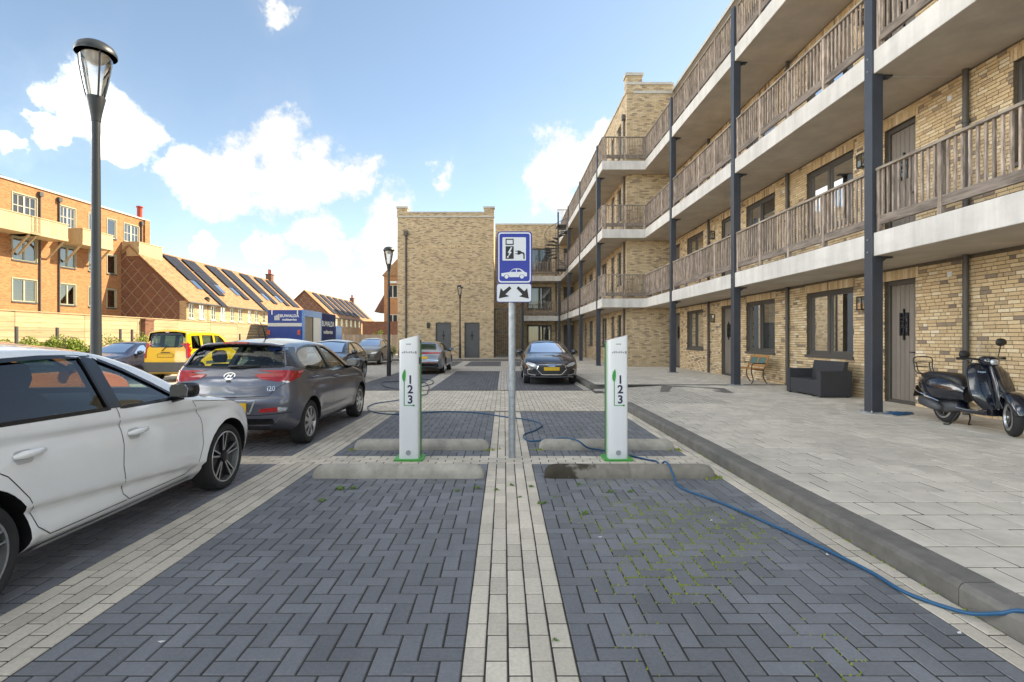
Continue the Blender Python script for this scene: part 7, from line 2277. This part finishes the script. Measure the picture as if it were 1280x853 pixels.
# ---- yellow van ------------------------------------------------------------------------
Pv = hatch(3.9, 1.60, 1.78, .75, 3.28, paint('yellow_paint', (.72, .42, .006), rough=.35), r=.30)
Pv['top'] = pchip([(0, .66), (.04, .76), (.12, .84), (.4, .96), (.8, 1.08), (.95, 1.14), (1.35, 1.48), (1.6, 1.66), (1.85, 1.74), (2.4, 1.78), (3.4, 1.78), (3.76, 1.76), (3.84, 1.73), (3.88, 1.68), (3.9, 1.58)])
Pv['crown'] = pchip([(0, .05), (.8, .05), (1.6, .07), (3.7, .07), (3.9, .06)])
Pv['sh'] = pchip([(0, .56), (.15, .68), (.4, .82), (.8, .96), (1.2, 1.04), (3.9, 1.06)])
hv = .80
Pv['w'] = pchip([(0, hv - .22), (.05, hv - .16), (.15, hv - .08), (.35, hv - .02), (.7, hv), (3.6, hv), (3.82, hv - .02), (3.88, hv - .045), (3.9, hv - .08)])
Pv['wr'] = pchip([(0, hv - .40), (.15, hv - .28), (.8, hv - .13), (1.0, hv - .11), (1.6, hv - .16), (2.0, hv - .17), (3.75, hv - .155), (3.9, hv - .17)])
Pv['rx'] = pchip([(.2, .0), (.5, 0), (1.0, .02), (1.7, .10)]); Pv['rbow'] = .04; Pv['rblend'] = .4
Pv['zb'] = pchip([(0, .25), (.3, .21), (3.7, .25), (3.9, .32)])
Pv['cab'] = (1.1, 3.82)
Pv['ws'] = [(-.56, 1.20), (.56, 1.20), (.50, 1.58), (-.50, 1.58)]
Pv['rw'] = round_poly2([(-.54, 1.18), (.54, 1.18), (.50, 1.60), (-.50, 1.60)], .07, 3); Pv['rwd'] = .5
Pv['side'] = [[(1.30, 1.12), (1.62, 1.42), (1.85, 1.54), (2.15, 1.56), (2.15, 1.10)], [(2.30, 1.10), (2.30, 1.56), (2.95, 1.56), (2.95, 1.10)], [(3.12, 1.12), (3.12, 1.55), (3.58, 1.53), (3.62, 1.12)]]
cv_ = Car(Pv, 'yellow_van', 'bright yellow small van seen from behind with dark lower bumper', (-11.3, 17.3 + 1.95, 0), 0, ds=.05, cat='van')
cv_.wheel('cap'); cv_.glassset(['privacy_glass'], 'car_glass', 'privacy_glass')
for p in Pv['side']: cv_.both(cv_.line, 'window_seal', grow(p, .008), .024, 'trim', closed=True)
cv_.line('window_seal', 'B', grow(Pv['rw'], .01), .03, 'trim', closed=True)
for sd, v in ((1, 'R'), (-1, 'L')):
    cv_.patch('tail_light', 'B', [(sd * .655, .80), (sd * .745, .80), (sd * .74, 1.10), (sd * .715, 1.32), (sd * .675, 1.32), (sd * .655, 1.10)], 'red_lamp', off=.016, thick=.02, res=.02)
    cv_.patch('tail_light', v, [(3.74, .80), (3.85, .80), (3.84, 1.28), (3.79, 1.32)], 'red_lamp', off=.014, thick=.02, res=.02)
cv_.patch('bumper', 'B', [(-.74, .33), (.74, .33), (.75, .66), (-.75, .66)], 'steel_grey', off=.03, thick=.03)
cv_.both(cv_.patch, 'bumper_side', [(3.55, .33), (3.86, .33), (3.88, .66), (3.60, .66)], 'steel_grey', off=.012)
cv_.both(cv_.line, 'rub_strip', [(1.2, .62), (2.9, .62)], .10, 'steel_grey', off=.012)
cv_.patch('plate', 'B', [(-.27, .83), (.25, .83), (.25, .94), (-.27, .94)], 'plate', off=.014)
cv_.line('plate_frame', 'B', [(-.27, .83), (.25, .83), (.25, .94), (-.27, .94)], .012, 'trim', off=.017, closed=True)
cv_.line('plate_lamp', 'B', [(-.16, .985), (.15, .985)], .03, 'trim', off=.02)
h = cv_.ray('B', 0, 1.16)[0]
mb = MB(); mb.tube([h + Vector((-.12, -.03, -.12)), h + Vector((0, -.035, .0)), h + Vector((.34, -.02, .03))], .014, 6); mb.build('wiper', 'trim', cv_.root, smooth=60)
cv_.patch('brake_light', 'B', [(-.06, 1.655), (.06, 1.655), (.06, 1.685), (-.06, 1.685)], 'red_lamp', off=.006)
cv_.both(cv_.line, 'slide_rail', [(2.9, .99), (3.6, .99)], .025, 'trim', off=.004)
cv_.handle(2.4, .95, 'trim')
# ------------------------------------------------------------------ scooter
sc = thing('motor_scooter', 'glossy black retro motor scooter parked by the brick wall and drainpipe', 'scooter', (7.0, 8.2, SWZ), math.pi - .10)
FA = 1.23; WR = .262       # front axle ahead of the rear axle (local +y forward)
def sbuild(mb, name, m, parent=sc, smooth=50): return mb.build(name, m, parent, smooth=smooth)
def swheel(y, r, rotz=0.0):
    w = .115
    hub = MB(); hub.lathe([(.05, -.05), (.05, .05)], (0, 0, 0), 16, 'x'); h = hub.build('wheel', 'alloy_dark', sc, smooth=40); h.location = (0, y, r); h.rotation_euler = (0, 0, rotz)
    t = MB(); rr = r * .66
    t.lathe([(rr, -w / 2 + .015), (rr + .02, -w / 2), (r - .03, -w / 2 + .004), (r - .008, -w / 2 + .025), (r, 0), (r - .008, w / 2 - .025), (r - .03, w / 2 - .004), (rr + .02, w / 2), (rr, w / 2 - .015)], (0, 0, 0), 40, 'x', cap=False); t.build('tyre', 'rubber', h, smooth=40)
    t = MB(); t.lathe([(rr + .012, -w / 2 + .0), (rr - .012, -w / 2 - .004), (rr - .02, -w / 2 + .012), (rr - .03, 0), (rr - .02, w / 2 - .012), (rr - .012, w / 2 + .004), (rr + .012, w / 2)], (0, 0, 0), 40, 'x', cap=False); t.build('rim', 'alloy', h, smooth=40)
    for k in range(12):
        a = k * math.pi / 6
        for sd in (-1, 1):
            t = MB(); t.bar((sd * .03, .04 * math.cos(a), .04 * math.sin(a)), (sd * .035, (rr - .015) * math.cos(a + .12), (rr - .015) * math.sin(a + .12)), .018, .012, up=(1, 0, 0)); t.build('spoke', 'alloy_dark', h)
    t = MB(); t.lathe([(.09, -.012), (.09, .012)], (.045, 0, 0), 24, 'x'); t.build('brake_disc', 'disc', h, smooth=40)
    t = MB()
    for sd in (-1, 1): t.lathe([(.028, 0), (.022, sd * .02), (0, sd * .022)], (sd * .05, 0, 0), 12, 'x')
    t.build('hub_nut', 'alloy', h, smooth=40)
    return h
swheel(0, WR); STEER = R(-24); swheel(FA, WR + .005, STEER)
# side cowls and tail
m = superloft([(-.56, 0, .60, .03, .03), (-.52, 0, .60, .09, .085), (-.42, 0, .585, .15, .135), (-.25, 0, .57, .21, .20), (-.05, 0, .56, .23, .22), (.12, 0, .555, .215, .21), (.27, 0, .545, .165, .165), (.38, 0, .53, .12, .14), (.45, 0, .50, .08, .12)], 28, 2.5); sbuild(m, 'rear_body', 'scooter')
m = superloft([(-.46, 0, .70, .06, .02), (-.40, 0, .735, .12, .05), (-.25, 0, .755, .15, .06), (-.02, 0, .755, .155, .065), (.15, 0, .735, .15, .075), (.28, 0, .705, .13, .08), (.38, 0, .66, .10, .075), (.42, 0, .62, .07, .05)], 24, 2.6); st = sbuild(m, 'seat', 'leather')
m = MB()
for sd in (-1, 1): m.tube(smooth_path([(sd * .05, -.47, .69), (sd * .125, -.40, .70), (sd * .158, -.2, .705), (sd * .162, .0, .70), (sd * .155, .15, .675), (sd * .13, .3, .635)], 4), .007, 6)
m.build('seat_piping', 'alloy', st, smooth=60)
# floor, tunnel
m = superloft([(.36, 0, .33, .10, .07), (.46, 0, .285, .165, .045), (.65, 0, .27, .175, .035), (.85, 0, .275, .17, .04), (.95, 0, .31, .13, .07)], 24, 4); fl = sbuild(m, 'floorboard', 'scooter')
m = MB()
for sd in (-1, 1): m.tube([(sd * .17, .44, .30), (sd * .18, .65, .29), (sd * .178, .86, .31), (sd * .19, .93, .40)], .008, 6)
m.build('floor_trim', 'alloy', fl, smooth=60)
# leg shield
def shield(off, shrink=0.0):
    g = []
    T = 14; S_ = 16
    for i in range(T + 1):
        t = i / T
        y = lerp(1.0, .80, t) + .03 * math.sin(t * math.pi); z = lerp(.34, .985, t)
        hw = pchip([(0, .15), (.15, .24), (.4, .30), (.7, .285), (.9, .235), (1, .15)])(t) - shrink
        row = []
        for j in range(S_ + 1):
            s = -1 + 2 * j / S_
            row.append((hw * s, y - .075 * abs(s) ** 2.2 + off, z - .0 * s * s))
        g.append(row)
    return g
A, B = shield(.02), shield(-.02)
m = MB(); T, S_ = len(A) - 1, len(A[0]) - 1
vs = [p for r in A for p in r] + [p for r in B for p in r]; o1 = (T + 1) * (S_ + 1); fs = []
I = lambda i, j: i * (S_ + 1) + j
for i in range(T):
    for j in range(S_):
        fs.append((I(i, j), I(i, j + 1), I(i + 1, j + 1), I(i + 1, j))); fs.append((o1 + I(i, j), o1 + I(i + 1, j), o1 + I(i + 1, j + 1), o1 + I(i, j + 1)))
rim_ = [I(i, 0) for i in range(T + 1)] + [I(T, j) for j in range(1, S_ + 1)] + [I(i, S_) for i in range(T - 1, -1, -1)] + [I(0, j) for j in range(S_ - 1, 0, -1)]
for a, b in zip(rim_, rim_[1:] + rim_[:1]): fs.append((a, b, o1 + b, o1 + a))
m.add(vs, fs); ls = sbuild(m, 'leg_shield', 'scooter')
edge = [Vector(vs[i]).lerp(Vector(vs[o1 + i]), .5) for i in rim_[:2 * T + S_ + 1]]
m = MB(); m.tube(edge, .012, 6); m.build('shield_trim', 'cast', ls, smooth=60)
m = superloft([(.36, 0, 1.03, .05, .03), (.5, 0, 1.03, .06, .04), (.7, 0, .985, .055, .045), (.9, 0, .91, .05, .04), (1.0, 0, .855, .03, .02)], 16, 3, 'z'); sbuild(m, 'horn_cover', 'scooter', ls)
m = MB()
for k in range(3): m.box(-.03, .03, 1.055, 1.08, .56 + k * .03, .57 + k * .03)
m.build('horn_slot', 'chrome', ls)
t_ = text_mesh('Vespa', .04, 'chrome', 'lettering', ls, .002, shear=.3); t_.rotation_euler = (R(80), 0, R(160)); t_.location = (.155, .895, .86)
# inner shield / glove box
m = superloft([(.36, 0, .90, .10, .05), (.6, 0, .85, .13, .06), (.85, 0, .80, .12, .05), (.92, 0, .79, .08, .03)], 16, 3.5, 'z'); sbuild(m, 'glove_box', 'scooter', ls)
# front fender
m = MB(); vs = []; fs = []; NA, NB = 22, 10
for i in range(NA + 1):
    a = lerp(R(12), R(188), i / NA)
    k = math.sin(math.pi * min(1, max(0, i / NA)))
    rad = .305 + .025 * k; wd = .04 + .075 * k ** .6
    for j in range(NB + 1):
        b = lerp(-1, 1, j / NB)
        r2 = rad + .03 * k * (1 - b * b) - .05 * abs(b) ** 4
        x = wd * math.sin(b * R(80)) / math.sin(R(80)) * 1.05
        vs.append((x, r2 * math.cos(a), r2 * math.sin(a)))
for i in range(NA):
    for j in range(NB): q = i * (NB + 1) + j; fs.append((q, q + 1, q + NB + 2, q + NB + 1))
m.add(vs, fs); fe = sbuild(m, 'front_fender', 'scooter'); fe.location = (0, FA, WR); fe.rotation_euler = (0, 0, STEER)
m = MB(); m.tube([(-.075, FA, WR), (-.075, FA - .04, WR + .2), (0, FA - .16, .62), (0, .80, 1.02)], [.02, .022, .03, .028], 8); sbuild(m, 'fork', 'cast')
# handlebar, headset, lights, mirrors
hb = MB(); hb.tube(smooth_path([(-.34, .64, 1.06), (-.22, .70, 1.06), (0, .78, 1.04), (.22, .76, 1.06), (.34, .72, 1.06)], 5), .015, 8); hbo = sbuild(hb, 'handlebar', 'cast')
for sd, y in ((-1, .635), (1, .715)):
    m = MB(); m.tube([(sd * .24, y + .05, 1.06), (sd * .36, y, 1.06)], .021, 10); m.build('grip', 'rubber', hbo, smooth=40)
    m = MB(); m.tube([(sd * .22, y + .09, 1.05), (sd * .34, y + .09, 1.03)], .007, 6); m.build('brake_lever', 'alloy', hbo, smooth=40)
m = superloft([(.70, 0, 1.03, .06, .04), (.76, 0, 1.035, .10, .06), (.84, 0, 1.03, .105, .07), (.90, 0, 1.02, .09, .065), (.92, 0, 1.015, .06, .045)], 20, 2.6); hs = sbuild(m, 'headset', 'scooter')
m = superloft([(.915, 0, 1.015, .055, .042), (.935, 0, 1.012, .045, .034), (.94, 0, 1.012, .03, .02)], 20, 3.2); m.build('headlight', 'clear_lamp', hs, smooth=50)
for sd, y, z in ((-1, .62, 1.30), (1, .70, 1.12)):
    m = MB(); m.tube(smooth_path([(sd * .2, y + .1, 1.07), (sd * .23, y + .09, z - .12), (sd * .27, y + .06, z - .04)], 4), .008, 6); mo_ = m.build('mirror', 'cast', sc, smooth=60)
    m = superloft([(y + .03, sd * .28, z, .05, .038), (y + .045, sd * .28, z, .072, .058), (y + .07, sd * .28, z, .066, .052), (y + .085, sd * .28, z, .03, .025)], 18, 2.3); m.build('mirror_housing', 'cast', mo_, smooth=50)
m = MB(); vs = []
for i in range(7):
    t = i / 6
    for j in range(7):
        s = -1 + j / 3; vs.append((s * (.15 - .05 * t * t), .90 - .14 * t - .04 * s * s, 1.06 + .26 * t * (1 - .12 * s * s)))
m.add(vs, [(i * 7 + j, i * 7 + j + 1, i * 7 + j + 8, i * 7 + j + 7) for i in range(6) for j in range(6)]); sbuild(m, 'windscreen', 'clear_glass')
# rack, tail light, plate, exhaust, stand
m = MB()
for w0, zt in ((.145, 1.03), (.10, .95)):
    m.tube(smooth_path([(-w0, -.40, .76), (-w0, -.50, .80), (-w0, -.535, .90), (-w0 * .9, -.55, zt), (w0 * .9, -.55, zt), (w0, -.535, .90), (w0, -.50, .80), (w0, -.40, .76)], 4), .009, 6)
for z in (.88, .95): m.tube([(-.14, -.54, z), (.14, -.54, z)], .008, 6)
m.tube([(-.14, -.42, .76), (.14, -.42, .76)], .008, 6)
sbuild(m, 'luggage_rack', 'cast')
m = superloft([(-.60, 0, .63, .04, .03), (-.56, 0, .63, .06, .045), (-.52, 0, .62, .06, .045)], 14, 3); sbuild(m, 'tail_light', 'red_lamp')
m = MB(); m.bar((0, -.58, .55), (0, -.66, .36), .16, .012, up=(0, 1, 0)); sbuild(m, 'plate_holder', 'cast', smooth=None)
m = superloft([(-.36, .16, .33, .03, .03), (-.32, .165, .325, .06, .075), (-.1, .165, .29, .065, .08), (.06, .16, .26, .055, .06), (.10, .15, .25, .03, .03)], 18, 2.6); sbuild(m, 'exhaust', 'steel_grey')
m = superloft([(-.15, 0, .26, .07, .08), (.1, 0, .27, .12, .10), (.34, 0, .29, .13, .07), (.44, 0, .28, .09, .04)], 16, 3); sbuild(m, 'engine', 'steel_grey')
m = MB()
for sd in (-1, 1): m.tube(smooth_path([(sd * .06, .36, .24), (sd * .11, .33, .12), (sd * .14, .26, .015), (sd * .20, .22, .012)], 4), .011, 6)
m.tube([(-.06, .36, .24), (.06, .36, .24)], .011, 6)
sbuild(m, 'stand', 'cast')
m = MB(); m.tube(smooth_path([(.17, -.50, .50), (.21, -.35, .47), (.225, -.1, .42), (.20, .12, .36)], 4), .010, 6); sbuild(m, 'side_bar', 'chrome')

sc.scale = (.98, .98, .98)
bpy.data.scenes.remove(TMP)
